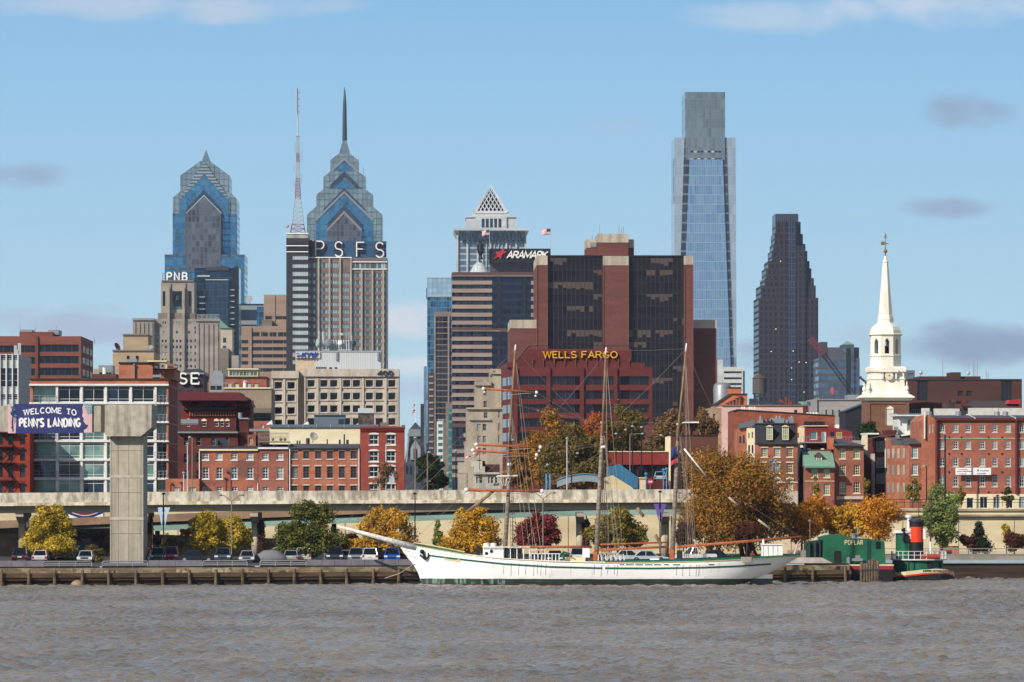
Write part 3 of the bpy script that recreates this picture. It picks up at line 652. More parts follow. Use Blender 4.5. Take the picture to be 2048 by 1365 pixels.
b.block(482, 527, 608, None, grid('striped_glass', '#2f4256', '#74787c', 30, 8.5, .1, 2.4, .3, .1, .5, .03), 0, 40)
b.block(514, 528, 614, None, M['blue_glass'], -1, 10, name='glass_corner')
q = MB(); q.lathe([(.2, 0), (1.4, .35), (2.0, 1.0)], 0, 0, 12); q.v = [(b.x(497.5)+x, 2910-z, b.z(597)+y) for x, y, z in q.v]; q.tube([(b.x(498), 2911, b.z(608)), (b.x(497.6), 2910, b.z(597))], .3, 5); b.part('dish', q, M['pale_metal'])
M['beige_brick'] = mat2('beige_brick', '#8f7a6c', '#84705f', (.05, .05, .3), fine=.1)
M['dark_bandglass'] = grid('dark_bandglass', '#2b2c34', '#6b5a50', 5.2, 50, .28, .1, .5, .12, .35, .03, gl2='#15171e')
b = B('beige_brick_offices', 'beige brown brick offices with long dark window bands left of the dark letter slab', 'office building', 482, 574, 2450)
ops = [(504, 573.5, 665, 673.5)]+[(504, 573.5, 680.5+i*14.1, 687.5+i*14.1) for i in range(5)]+[(483.5, 496.8, 680.5+i*14.1, 687.5+i*14.1) for i in range(5)]
b.block(482.7, 574, 652.8, None, M['beige_brick'], 0, 40, ops=ops, reveal=.7); b.wins(ops, M['beige_brick'], M['dark_bandglass'], 0, 'pane', dep=.5, name='window_band')
for px in (519, 536, 553): b.block(px, px+3, 665, 673.4, M['beige_brick'], .1, .6, name='pilaster')
ops = [(529.5, 544, 632, 638.4), (551, 573.5, 632, 638.4)]
b.block(526.8, 574, 589, 652.7, M['beige_brick'], 6, 30, ops=ops, name='upper_block', reveal=.7); b.wins(ops, M['beige_brick'], M['dark_bandglass'], 6, 'pane', dep=.5, name='window_band')
b.block(546.5, 549.5, 590, 652.6, M['beige_brick'], 5.6, 1, name='pilaster'); b.block(497.5, 503.4, 655, 780, M['beige_brick'], -.7, 1.2, name='pilaster')
b.block(523, 544, 640, 652.7, M['tan_dark'], 1.5, 4, name='roof_plant')
# ---- slab with the big four letters (PSFS) and its mast
M['black_brick'] = mat2('black_brick', '#302d34', '#27252c', (.05, .05, .2), rough=.55)
M['taupe_brick'] = mat2('taupe_brick', '#6f625d', '#655853', (.05, .05, .3), rough=.75)
M['pale_pier'] = mat2('pale_pier', '#a09689', '#91877c', (.1, .1, .2))
M['hotel_pane'] = grid('hotel_pane', '#a3aeb0', '#2c2f35', 1.15, 60, .22, .1, .3, .12, .3, .04, gl2='#4a525a')
M['hotel_pane2'] = grid('hotel_pane2', '#b4bdba', '#6c7476', 1.3, 60, .12, .1, .3, .15, .25, .04, gl2='#8d9999')
b = B('letter_slab_tower', 'taupe slab tower with black spine and four huge thin letters on a dark roof sign', 'office tower', 573, 775, 2370)
rows = [544.5+14.67*i for i in range(13)]
ops = [(585, 616.7, 513, 520.5), (585, 616.7, 529.3, 537)]+[(585, 616.7, y, y+8.6) for y in rows]
b.block(573, 617.5, 477.5, None, M['black_brick'], -4, 42, ops=ops, reveal=.4, name='spine'); b.wins(ops, M['black_brick'], [M['hotel_pane2']], -4, 'pane', dep=.3, name='window_band')
b.block(573.4, 617, 468.5, 477.4, mat2('pale_cap', '#9b9c94', '#7f817b', (.4, .4, .05)), -4, 40, name='roof_cap'); b.block(573.3, 617.3, 467.4, 469.4, M['white_paint'], -4.4, 41, name='roof_edge')
for y in (492, 504): b.block(572.8, 616.8, y, y+1.8, M['white_paint'], -4.7, 2, name='ledge')
b.block(574, 613, 487, 491, M['black'], -4.3, 1, name='louvre'); b.block(574, 613, 497, 502, M['black'], -4.3, 1, name='louvre')
bays = [(618.2, 635.2), (640.2, 657), (661.8, 678.2), (683.4, 699.8), (704, 721.2), (726.5, 741.8), (747, 763.4), (768.5, 774.6)]
rws = [546.6+14.67*i for i in range(13)]
ops = [(x0, x1, y, y+7.6) for y in rws for (x0, x1) in bays]+[(618.2, 635.2, 526, 536), (640.2, 657, 526, 536), (661.8, 678.2, 526, 536), (704.5, 774, 526.7, 537)]
b.block(617.7, 775, 517.4, None, M['taupe_brick'], 0, 34, ops=ops, reveal=.4); b.wins(ops, M['taupe_brick'], [M['hotel_pane']], 0, 'pane', dep=.3)
for px in (637.2, 659.1, 680.3): b.block(px-1.6, px+1.7, 517, 760, M['pale_pier'], -1.0, 1.2, name='pier')
for px in (701.8, 723.3, 744.9, 766.4): b.block(px-1.6, px+1.7, 541 if px > 702 else 517, 790, M['pale_pier'], -1.0, 1.2, name='pier')
for l, r, y in ((617.8, 703.6, 514.6), (703.8, 774.5, 523.4), (703.8, 774.5, 537.8)): b.block(l, r, y, y+1.8, M['white_paint'], -.6, 6, name='ledge')
b.block(703.8, 774.3, 516.5, 523.3, M['taupe_brick'], -.3, 20, name='parapet')
b.block(618, 624, 480, 514.4, M['black'], 3, 10, name='stair_head')
sp = MB(); sp.box(b.x(622.8), b.x(772.6), 2374, 2376, b.z(514.4), b.z(482)); so = b.part('roof_sign', sp, flat('navy_sign', '#2a4865', .4))
q = MB()
for l, r in ((627, 652), (667, 688), (709, 731), (749, 770)):
 for py in (487, 493, 499, 505): q.box(b.x(l), b.x(r), 2373.3, 2373.9, b.z(py+.7), b.z(py))
o = b.part('letter_rack', q, M['black']); o.parent = so
M['pink_white'] = flat('pink_white', '#dccdc8', .5)
for t, l, r, t0, t1 in (('P', 631, 648, 482.4, 511.5), ('S', 669.8, 684.6, 483.5, 513), ('F', 713, 728, 484.5, 513), ('S', 751.4, 767, 485, 514.4)):
 for mb in word(t, b.x(l), b.x(r), b.z(t1), b.z(t0), 2372.4, .7, .085): o = b.part('letter', mb, M['pink_white']); o.parent = so
mr, mw = flat('mast_red', '#8a4a55', .5), flat('mast_white', '#a9adb3', .5)
mt = thing('antenna_mast', 'red and white lattice broadcast mast on the black spine of the letter slab', 'antenna', (px2x(596, 2380), 2380, py2z(467.5, 2380)))
def mast_sec(name, z0, z1, w0, w1, mat, n):
 q = MB(); A, Bq = P(596, z0, 2380), P(595.6, z1, 2380); k = 2380/F
 cs = [(1, 1), (1, -1), (-1, -1), (-1, 1)]
 for (sx, sy) in cs: q.tube([A+Vector((sx*w0*k, sy*w0*k, 0)), Bq+Vector((sx*w1*k, sy*w1*k, 0))], .11, 4)
 for i in range(n):
  t0, t1 = i/n, (i+1)/n; wa, wb = (w0+(w1-w0)*t0)*k, (w0+(w1-w0)*t1)*k; p, r = A.lerp(Bq, t0), A.lerp(Bq, t1)
  for j in range(4):
   (a, c), (d, e) = cs[j], cs[(j+1) % 4]
   q.tube([p+Vector((a*wa, c*wa, 0)), r+Vector((d*wb, e*wb, 0))], .09, 3); q.tube([p+Vector((d*wa, e*wa, 0)), r+Vector((a*wb, c*wb, 0))], .09, 3)
   q.tube([r+Vector((a*wb, c*wb, 0)), r+Vector((d*wb, e*wb, 0))], .1, 3)
 q.build(name, mat, mt)
mast_sec('mast_section', 467.5, 449, 15, 11.5, mr, 2); mast_sec('mast_section', 449, 397, 11.5, 5.5, mw, 6); mast_sec('mast_section', 397, 357, 5.5, 3.6, mr, 6)
mast_sec('mast_section', 357, 325, 3.6, 3, mw, 6); mast_sec('mast_section', 325, 307, 3, 2.7, mr, 4); mast_sec('mast_section', 307, 272, 2.7, 2.5, mw, 7)
q = MB(); q.box(px2x(591.5, 2380), px2x(600, 2380), 2379, 2381, py2z(273, 2380), py2z(271.5, 2380)); q.build('platform', M['pale_metal'], mt)
q = MB(); q.tube([P(595.6, 272, 2380), P(595.4, 230, 2380)], .38, 6); q.build('pole', mw, mt)
q = MB(); q.tube([P(595.4, 230, 2380), P(595, 177, 2380)], .26, 6); [q.tube([P(595.2, y, 2380), P(598.6, y, 2380), P(598.6, y+1.5, 2380)], .2, 4) for y in (186, 199, 212, 224)]; q.build('pole', mr, mt)
q = MB()
for (px, a, c) in ((590, 306, 286), (604, 325, 303), (588.5, 345, 331), (603.6, 367, 350), (588, 375, 364)): q.tube([P(px, a, 2380), P(px, c, 2380)], .14, 4); q.tube([P(px, (a+c)/2, 2380), P(596, (a+c)/2, 2380)], .1, 3)
q.ball(P(574.5, 452.5, 2380), .9, 8); q.build('aerial', M['pale_metal'], mt)
# ---- Market street canyon
b = B('pale_glass_tower', 'blue green glass tower with a paler glass screen on top', 'office tower', 854, 905, 2950)
b.block(854.4, 905, 595, None, grid('teal_glass', '#4f7f9c', '#3c6480', 1.6, 3.9, .15, .6, .4, .06, .75, .04), 0, 50)
b.block(854.4, 905, 556, 594.8, grid('screen_glass', '#a3bccb', '#5e7a8d', 2.8, 2.9, .3, .3, .2, .1, .5, .02), 0, 50, name='roof_screen')
b.block(854.2, 905, 555, 557, M['pale_metal'], -.3, 50, name='roof_edge'); b.block(854.2, 905, 591.5, 594, M['pale_metal'], -.4, 2, name='ledge')
b.block(852.2, 854.1, 576, 597, flat('blue_sign', '#1f4f9c'), 3, 8, name='side_sign')
b = B('ribbed_brown_tower', 'brown ribbed office tower in the street canyon left of the striped tower', 'office tower', 868, 905, 2500)
ops = [(872.3, 895.4, 633.5+i*11.5, 643+i*11.5) for i in range(30)]
b.block(868.5, 905, 623.7, None, mat2('brown_concrete', '#7c6f68', '#6f635c', (.1, .1, .2)), 0, 40, ops=ops, reveal=.6); b.wins(ops, M['tan_dark'], grid('brown_glass', '#2c2a31', '#4a4245', 2.2, 40, .2, .1, .5, .1, .35), 0, 'pane', dep=.4, name='window_band')
ops = [(899, 904.5, 633.5+i*11.5, 643+i*11.5) for i in range(22)]; b.wins(ops, M['tan_dark'], M['blue_pane'], -.3, 'pane', dep=.2)
b.block(896.5, 898.5, 633, None, M['tan_stone'], -.8, 1, name='pier'); b.block(868.5, 871, 633, None, M['tan_stone'], -.5, 1, name='pier')
b = B('thin_glass_block', 'slim pale blue glass block edging the street canyon', 'office building', 847, 856, 2800)
b.block(847.5, 856, 733, None, grid('slim_glass', '#8aa4b8', '#4c647c', 1.6, 3.8, .5, .3, .3, .1, .5), 0, 30)
b = B('dark_canyon_block', 'dark brown block with pale ledges deep in the street canyon', 'office building', 841, 869, 2300)
b.block(856.5, 869, 746, None, mat2('dark_canyon', '#43393d', '#352e33'), 0, 30)
for i in range(17): b.block(858, 867, 752+i*13, 755.5+i*13, M['tan_stone'], -.5, 1, name='ledge')
b.block(841, 848, 808, None, M['black_brick'], 4, 30, name='side_wing')
b = B('white_green_offices', 'white office block with green glass bands low in the street canyon', 'office building', 874, 892, 1700)
ops = [(876.5, 885.5, 849+i*12.4, 855.5+i*12.4) for i in range(9)]
b.block(874, 886.5, 843, None, mat2('white_wall', '#c3c6c4', '#b1b5b4'), 0, 30, ops=ops, reveal=.3); b.wins(ops, M['white_paint'], glass('green_band', '#3d6f6a', .08, .4), 0, 'pane', dep=.2, name='window_band')
b.block(886.7, 892, 845, None, M['tan_dark'], .2, 30, name='side_wing')
for i in range(5): b.block(876.5+i*2.6, 877.6+i*2.6, 838, 842.9, M['pale_metal'], 4, 2, name='chimney')
b = B('teal_corner_block', 'narrow block with teal glass bay next to the striped tower', 'office building', 892, 905, 1800)
b.block(892, 904, 806, None, M['tan_dark'], 2, 30); b.block(897, 903.5, 817, None, grid('teal_bay', '#3f8681', '#5f6f6d', 30, 3.0, .1, .8, .35, .08, .5), 0, 6, name='window_bay')
M['slate'] = mat2('slate', '#3c424c', '#333843', (.2, .2, .5), rough=.6)
M['hall_stone'] = mat2('hall_stone', '#8f9192', '#74777b', (.1, .1, .1))
b = B('city_hall', 'grey city hall with slate mansard pavilion closing the street and a domed tower behind', 'city hall', 809, 878, 2700)
q = MB(); k = 2700/F; ym = 2700.
q.frus((b.x(809), b.x(852.7), ym, ym+24), (b.x(817.6), b.x(843.6), ym+5, ym+19), b.z(925), b.z(873)); b.part('mansard_roof', q, M['slate'])
b.block(808, 854, 925, None, M['slate'], -1, 26); b.block(815, 850, 866.5, 873, M['hall_stone'], 3, 20, name='cornice'); b.block(817, 848.6, 859, 866.4, M['hall_stone'], 4, 18, name='cornice')
q = MB(); q.frus((b.x(818.8), b.x(844.5), ym+4, ym+20), (b.x(830), b.x(832), ym+11, ym+12), b.z(859), b.z(845)); b.part('cap_roof', q, M['slate'])
for sgn, px in ((1, 813), (1, 848.5)): b.prism([(px-4.4+(2.5 if px < 830 else -2.2), 925), (px-1.5+(4.3 if px < 830 else -4.3), 873), (px+1.5+(4.3 if px < 830 else -4.3), 873), (px-1.2+(2.5 if px < 830 else -2.2), 925)], M['hall_stone'], -.2, 3, 'corner_rib')
b.prism([(821, 920), (821, 897), (824, 890), (831, 880), (838, 890), (841, 897), (841, 920)], M['hall_stone'], -1, 8, 'dormer'); b.wins([(827, 834.5, 898, 918)], M['hall_stone'], M['dark_pane'], -1.5, 'pane', dep=.3)
b.wins([(812+i*8, 816+i*8, 932, 948) for i in range(5)], M['hall_stone'], M['dark_pane'], -1.5, 'pane', dep=.3)
b.block(852.7, 873, 887, 893, M['hall_stone'], 5, 20, name='cornice')
q = MB(); n = 12
for i in range(n):
 a0, a1 = R(90*i/n), R(90*(i+1)/n); X0, Z0, RX, RZ = b.x(853), b.z(925), (b.x(877)-b.x(853)), (b.z(894)-b.z(925))
 for rr0, rr1 in ((.78, 1.0),):
  pts = [(X0+RX*rr1*math.sin(a0), Z0+RZ*rr1*math.cos(a0)), (X0+RX*rr1*math.sin(a1), Z0+RZ*rr1*math.cos(a1)), (X0+RX*rr0*math.sin(a1), Z0+RZ*rr0*math.cos(a1)), (X0+RX*rr0*math.sin(a0), Z0+RZ*rr0*math.cos(a0))]
  q.prism(pts[::-1], ym+4, ym+7)
b.part('arched_gable', q, M['hall_stone'])
b.block(853, 873, 893.5, 925, M['slate'], 8, 14, name='mansard_roof'); b.block(854.2, 878, 925, None, M['hall_stone'], 3, 20, name='wing')
q = MB(); dx = b.x(960.3)
q.lathe([(9.5, b.base), (9.5, b.z(548)), (6, b.z(545)), (5.6, b.z(541)), (2.8, b.z(523)), (1.9, b.z(521)), (1.9, b.z(519))], dx, 2740, 16); b.part('tower_dome', q, mat2('dome_white', '#b9babb', '#9b9fa3', (1.2, 1.2, .05)))
st = thing('statue', 'dark bronze statue of a man in long coat and broad hat on the white dome', 'statue', (dx, 2740, py2z(519, 2740)))
z = lambda f: py2z(519-f*38, 2740)
q = MB(); q.lathe([(1.25, z(0)), (1.35, z(.04)), (1.0, z(.08)), (.95, z(.22)), (1.15, z(.3)), (1.75, z(.34)), (1.65, z(.5)), (1.35, z(.6)), (1.45, z(.72)), (1.35, z(.8)), (.75, z(.845)), (.5, z(.86)), (.6, z(.9)), (.55, z(.94)), (.2, z(.965))], dx, 2740, 12, sy=.8)
q.tube([(dx-1.35, 2740, z(.8)), (dx-1.85, 2739.6, z(.6)), (dx-1.7, 2738.9, z(.46))], [.5, .42, .3], 6); q.tube([(dx+1.3, 2740, z(.8)), (dx+1.7, 2739.4, z(.62)), (dx+1.9, 2738.6, z(.5))], [.5, .42, .3], 6)
q.build('figure', flat('bronze', '#1d2228', .45, .5), st, True)
q = MB(); q.lathe([(1.15, z(.925)), (1.2, z(.935)), (.65, z(.94)), (.55, z(.99)), (.1, z(1))], dx, 2740, 10); q.build('hat', flat('bronze2', '#1a1f25', .45, .5), st)
# ---- striped tower with roof sign (ARAMARK)
M['stripe_beige'] = mat2('stripe_beige', '#8f8075', '#83756c', (.05, .05, .3), fine=.08)
M['stripe_red'] = mat2('stripe_red', '#5b3f3d', '#533a39', (.05, .05, .3))
M['stripe_glass'] = grid('stripe_glass', '#2a2f3e', '#20232e', 1.6, 60, .12, .1, .5, .08, .45, .04, gl2='#141823')
M['navy_glass'] = grid('navy_glass', '#1d2740', '#151b2c', 1.5, 3.55, .12, 1.3, .35, .08, .5, .03, fl='#2a3040', flh=.9)
spec(M['navy_glass'], .25)
b = B('striped_tower', 'tower striped in beige stone and dark glass under a roof sign with red star', 'office tower', 904, 1072, 2250)
b.block(904.4, 984, 553.2, None, M['stripe_glass'], 1.0, 44, name='glass_wall')
ys = [562+16.06*i for i in range(25)]
for i, y in enumerate(ys):
 if i in (6, 18): b.block(904.2, 984.2, y-3.5, y+3.8, M['stripe_red'], .3, 45, name='stone_band'); continue
 if i in (19, 20): b.block(927, 952, y, y+7.4, M['stripe_beige'], .4, 2, name='stone_band'); b.block(904.2, 984.2, y+7.4, y+8.6, M['stripe_red'], .35, 45, name='stone_band'); continue
 b.block(904.2, 984.2, y, y+7.4, M['stripe_beige'], .3, 45, name='stone_band'); b.block(904.2, 984.2, y-1.3, y-.02, M['stripe_red'], .45, 45, name='stone_band')
b.block(984.4, 1072, 553.2, None, M['navy_glass'], .6, 44, name='glass_wall'); b.block(995, 1001, 553.2, None, M['black'], .2, 3, name='corner_strip'); b.block(1046, 1052, 553.2, None, M['black'], .2, 3, name='corner_strip')
for i in range(6): b.block(1062.3, 1069.5, 562+16.06*i, 570+16.06*i, M['stripe_beige'], .2, 2, name='stone_band')
b.block(903.8, 1072.4, 544.7, 553, M['stripe_red'], -.2, 46, name='parapet'); b.block(903.7, 1072.6, 551.6, 553.1, M['stripe_beige'], -.3, 4, name='ledge')
b.block(904, 1000, 661.5, 663, M['stripe_beige'], -.1, 2, name='ledge'); b.block(984.4, 1026, 657.5, 664.5, M['stripe_red'], .1, 3, name='stone_band')
b.block(980.5, 1068, 526.5, 544.6, grid('brown_screen', '#4a3d46', '#5d4a4c', 1.5, 1.5, .2, .2, .3, .2, .3), 8, 30, name='roof_screen')
b.block(980.8, 1064, 526, 528, M['stripe_beige'], 7.6, 31, name='ledge')
sp = MB(); sp.box(b.x(979.6), b.x(1101.5), 2252, 2270, b.z(526), b.z(497.2)); so = b.part('roof_sign', sp, flat('sign_black', '#15151c', .5))
wht = flat('letter_white', '#d9d8d2', .5)
for mb in word('ARAMARK', b.x(1014), b.x(1093.5), b.z(516.3), b.z(503.2), 2251.3, .6, .2, slant=.25, gap=.1): o = b.part('letter', mb, wht); o.parent = so
q = MB(); sx, sz, s_ = b.x(999.6), b.z(508.6), 2250/F
star = [(985.5, 519), (994.5, 510.5), (990.5, 504), (999, 503.6), (1003.5, 500.5), (1013.5, 504), (1004, 509.5), (1001.5, 518.5), (997, 513.5)]
q.prism([(b.x(x), b.z(y)) for x, y in star], 2251.3, 2251.9); q.lathe([(.05, -.2), (.55, -.2), (.55, .3), (.05, .3)], 0, 0, 10)
nn = len(q.v)-40; q.v[nn:] = [(b.x(1006)+x, 2251.6+z, b.z(500.2)+y) for x, y, z in q.v[nn:]]
o = b.part('emblem', q, flat('emblem_red', '#a8243c', .5)); o.parent = so
q = MB()
for px in (976.5, 978): q.box(b.x(px), b.x(px+.8), 2251, 2253, b.z(522), b.z(500))
b.part('sign_bracket', q, M['black'])
M['flag_stripe'] = None
def usflag_mat():
 m, t, bb = base_mat('flag_cloth')
 tc = t.n('ShaderNodeTexCoord').outputs['UV']; s = t.n('ShaderNodeSeparateXYZ', {0: tc})
 st_ = t.m('GREATER_THAN', t.m('FRACT', t.m('MULTIPLY', s.outputs[1], 6.5)), .5)
 col = t.mix(st_, lin('#b03040'), lin('#d8d4d2'))
 can = t.m('MULTIPLY', t.m('LESS_THAN', s.outputs[0], .42), t.m('GREATER_THAN', s.outputs[1], .46))
 setp(t, bb, Base_Color=t.mix(can, col, lin('#262b52')), Roughness=.8); return m
M['usflag'] = usflag_mat()
def flagmesh(mb_origin, w, h, droop=.12, wave=.12, sgn=1, n=10, rise=0.0):
 """a rippling cloth hung from its hoist edge; returns verts, faces, uvs"""
 vs, fs, uv = [], [], []
 for i in range(n+1):
  u = i/n
  for j in range(5):
   v = j/4; y = math.sin(u*7+v*1.2)*wave*w*u*.6
   vs.append((mb_origin[0]+sgn*w*u*(1-.04*v), mb_origin[1]+y, mb_origin[2]-h*(1-v)-droop*h*u*u*2+rise*u*h)); uv.append((u, v))
 for i in range(n):
  for j in range(4): a = i*5+j; fs.append((a, a+5, a+6, a+1))
 return vs, fs, uv
def flag(name, label, px, py, w_px, h_px, Y, sgn=-1, mat=None, group=None, droop=.12, rise=0.0):
 k = Y/F; o = P(px, py, Y); vs, fs, uv = flagmesh(o, w_px*k, h_px*k, droop, .16, sgn, rise=rise)
 mb = MB(); mb.add(vs, fs); ob = one(name, mb, mat or M['usflag'], label, 'flag', group, True, loc=tuple(o))
 l = ob.data.uv_layers.new(name='uv')
 for p in ob.data.polygons:
  for li, vi in zip(p.loop_indices, p.vertices): l.data[li].uv = uv[vi]
 md = ob.modifiers.new('cloth', 'SOLIDIFY'); md.thickness = .01
 return ob
def pole(name, label, px, py0, py1, Y, r, mat, cat='flagpole', group=None, z0=None):
 q = MB(); x = px2x(px, Y); q.tube([(x, Y, py2z(py0, Y) if z0 is None else z0), (x, Y, py2z(py1, Y))], [r, r*.6], 6); q.ball((x, Y, py2z(py1, Y)), r*1.6, 5)
 return one(name, q, mat, label, cat, group)
pole('flagpole', 'thin flagpole at the right end of the red star roof sign', 1101.5, 497, 456, 2256, .16, M['pale_metal'])
flag('flag', 'striped national flag flying clear of the sky above the red star roof sign', 1100.8, 458, 18, 12, 2256, -1, rise=.1)
pole('flagpole', 'thin flagpole at the left end of the red star roof sign', 979.3, 497, 458, 2256, .16, M['pale_metal'])
flag('flag', 'striped national flag flying in front of the white pyramid tower', 978.6, 460, 15, 11, 2256, -1)
pole('flagpole', 'slim white flagpole on the slate mansard roof', 831, 846, 806, 2712, .22, M['white_paint'])
flag('flag', 'upper small flag on the city hall pole', 830.5, 808.5, 6.5, 5.5, 2712, -1, droop=.25)
flag('flag', 'lower striped flag on the city hall pole', 830.5, 819.5, 10, 6, 2712, -1, droop=.4)
# ---- brick and other near-town materials
M['brick_red'] = mat2('brick_red', '#8f5b4b', '#7c493b', (.35, .35, .5), fine=.22, fs=6)
M['brick_orange'] = mat2('brick_orange', '#a36850', '#8f5540', (.3, .3, .6), fine=.22, fs=6)
M['brick_mix'] = mat2('brick_mix', '#9d5d48', '#704a40', (.22, .22, .4), fine=.25, fs=6)
M['brick_dark'] = mat2('brick_dark', '#5c2a25', '#4a221f', (.3, .3, .5), fine=.2, fs=5)
M['brick_brown'] = mat2('brick_brown', '#5e3b32', '#523229', (.1, .1, .4), fine=.15, fs=3)
M['brick_tower'] = mat2('brick_tower', '#653c34', '#5a352e', (.06, .06, .5), fine=.16, fs=2)  # base colour darkened to hold the cloud shadow over midtown
M['brick_far'] = mat2('brick_far', '#74453b', '#693c33', (.05, .05, .5), fine=.12, fs=1.5)
M['brick_maroon'] = mat2('brick_maroon', '#5e2726', '#542321', (.1, .1, .4), fine=.1, fs=2)
M['precast'] = streak('precast', '#b0a699', '#a0968a', .5, .06)
M['concrete_cap'] = streak('concrete_cap', '#aa9f90', '#8d8377', .4, .03)
M['cream_paint'] = mat2('cream_paint', '#d8cdae', '#cbbf9e', (.15, .15, .4), fine=.06)
M['frame_white'] = flat('frame_white', '#d0d0cc', .5)
M['frame_cream'] = flat('frame_cream', '#cdbf98', .55)
M['stone_sill'] = flat('stone_sill', '#b9ada0', .8)
M['tar_roof'] = mat2('tar_roof', '#2e2c2f', '#3b393b', (.3, .3, .3))
M['slate_blue'] = flat('slate_blue', '#566672', .6)
M['galv'] = flat('galv', '#8e9296', .45, .4)
PANES = [M['dark_pane'], M['dark_pane'], M['blue_pane'], M['curtain_pane']]
# ---- brown brick tower with two dark glass faces
M['bronze_glass'] = grid('bronze_glass', '#131219', '#2f2b2d', 1.33, 3.55, .2, .12, .5, .1, .1, .02, gl2='#221c20', blind=.42, bcol='#574b43', fl='#1e1c20', flh=1.35)
spec(M['bronze_glass'], .12)
b = B('brown_brick_tower', 'brown brick tower with two tall dark glass faces between brick piers', 'office tower', 1020, 1436, 1500)
for l, r in ((1095, 1205.6), (1257, 1367.5)):
 b.block(l, r, 512, None, M['bronze_glass'], .3, 44, name='glass_wall'); b.block(l, r, 511, 513.4, M['black'], -.2, 44, name='roof_edge')
for l, r, t, c in ((1073, 1094.9, 513, 531), (1205.7, 1256.9, 513, 531.5), (1367.6, 1386, 512.5, 530)):
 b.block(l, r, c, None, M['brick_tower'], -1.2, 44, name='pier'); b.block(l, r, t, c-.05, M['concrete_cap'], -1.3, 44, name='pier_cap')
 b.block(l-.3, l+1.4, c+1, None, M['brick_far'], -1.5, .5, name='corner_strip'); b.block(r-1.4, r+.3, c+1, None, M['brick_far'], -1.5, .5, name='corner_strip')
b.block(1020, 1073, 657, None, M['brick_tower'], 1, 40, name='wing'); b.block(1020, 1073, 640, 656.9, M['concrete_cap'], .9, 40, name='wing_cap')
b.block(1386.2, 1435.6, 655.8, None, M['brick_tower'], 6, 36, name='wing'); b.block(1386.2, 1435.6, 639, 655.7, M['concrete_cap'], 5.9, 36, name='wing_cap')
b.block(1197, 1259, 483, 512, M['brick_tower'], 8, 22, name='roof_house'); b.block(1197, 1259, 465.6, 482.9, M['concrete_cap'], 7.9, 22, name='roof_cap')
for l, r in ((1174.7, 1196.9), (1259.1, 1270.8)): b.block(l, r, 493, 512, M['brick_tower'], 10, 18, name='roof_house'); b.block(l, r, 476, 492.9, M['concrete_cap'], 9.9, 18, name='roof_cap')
b.block(1182, 1195, 482, 491, M['galv'], 9.6, .4, name='louvre')
q = MB()
for px, p0, p1 in ((1187, 476, 467), (1202, 466, 446), (1241, 466, 447), (1246, 466, 452), (1249.5, 466, 449), (1193, 476, 472)): q = MB(); q.tube([(b.x(px), 1512, b.z(p0)), (b.x(px), 1512, b.z(p1))], .11, 4); b.part('roof_antenna', q, M['pale_metal'])
b = B('red_bank_block', 'dark red brick block with gold letters on its stepped upper wall', 'office building', 1000, 1304, 1080)
ops = [(x0, x1, y, y+h) for (y, h) in ((753, 17), (781, 17.4), (809, 17), (837, 17), (865, 17), (893, 17)) for (x0, x1) in ((1035, 1092.7), (1100.5, 1159.7), (1167.8, 1227), (1235, 1298))]
b.block(1027, 1304, 734.7, None, M['brick_maroon'], 0, 40, ops=ops, reveal=1.0)
M['maroon_glass'] = grid('maroon_glass', '#26202b', '#3c2a30', 2.0, 60, .1, .1, .35, .08, .4, .03)
b.wins(ops, M['brick_maroon'], M['maroon_glass'], 0, 'pane', dep=.7, name='window_band')
for x0, x1 in ((1027, 1035), (1093, 1100.4), (1160, 1167.7), (1227.3, 1234.8), (1298.4, 1304.3)): b.block(x0, x1, 736, None, M['brick_maroon'], -.5, .6, name='pier')
q = MB(); z0, z1 = b.base, b.z(744); xa, xb = b.x(1027)-.05, b.x(999)*1.03
q.add([(xa, 1080.2, z0), (xa, 1112, z0), (xb, 1112, z0), (xa, 1080.2, b.z(737)), (xa, 1112, z1+3), (xb, 1112, z1+1.5)], [(0, 1, 4, 3), (0, 3, 5, 2), (1, 2, 5, 4), (3, 4, 5), (0, 2, 1)]); b.part('side_wall', q, M['brick_maroon'])
for i in range(6):
 for j in range(3):
  t0, t1 = .08+j*.31, .32+j*.31; q = MB(); n_ = Vector((-(1112-1080.2), -(xa-xb), 0)).normalized()*.06
  def pt(t, z): return (xa+(xb-xa)*t+n_.x, 1080.2+31.8*t+n_.y, z)
  za, zb = b.z(770+28*i), b.z(753+28*i); q.quad(pt(t1, za), pt(t0, za), pt(t0, zb), pt(t1, zb)); b.part('window_band', q, M['maroon_glass'])
b.block(1015.5, 1291, 725, 734.6, M['brick_maroon'], 3, 34, name='set_back'); b.block(1059, 1265, 697, 724.9, M['brick_maroon'], 6, 28, name='upper_wall')
b.prism([(1032, 725), (1059, 697.5), (1059, 725)], M['brick_maroon'], 6.1, 26, 'upper_wall')
for i in range(10): b.block(1066+i*21.5, 1066.9+i*21.5, 717.5, 734, M['brick_far'], 2.7, 4, name='joint')
q = MB(); q.box(b.x(1060), b.x(1262), 1086.2, 1086.4, b.z(691.2), b.z(690))
for i in range(9): q.box(b.x(1061+i*25), b.x(1061.8+i*25), 1086.2, 1086.4, b.z(697), b.z(690))
q.tube([(b.x(1060), 1086.3, b.z(690.6)), (b.x(1034), 1088, b.z(722))], .12, 4); b.part('roof_rail', q, M['black'])
gold = flat('gold_letters', '#d39a2c', .4)
for t, l, r in (('WELLS', 1088, 1154), ('FARGO', 1165.5, 1236)):
 for mb in word(t, b.x(l), b.x(r), b.z(714.6), b.z(702.2), 1085.3, .5, .17, serif=True, gap=.22): b.part('letter', mb, gold)
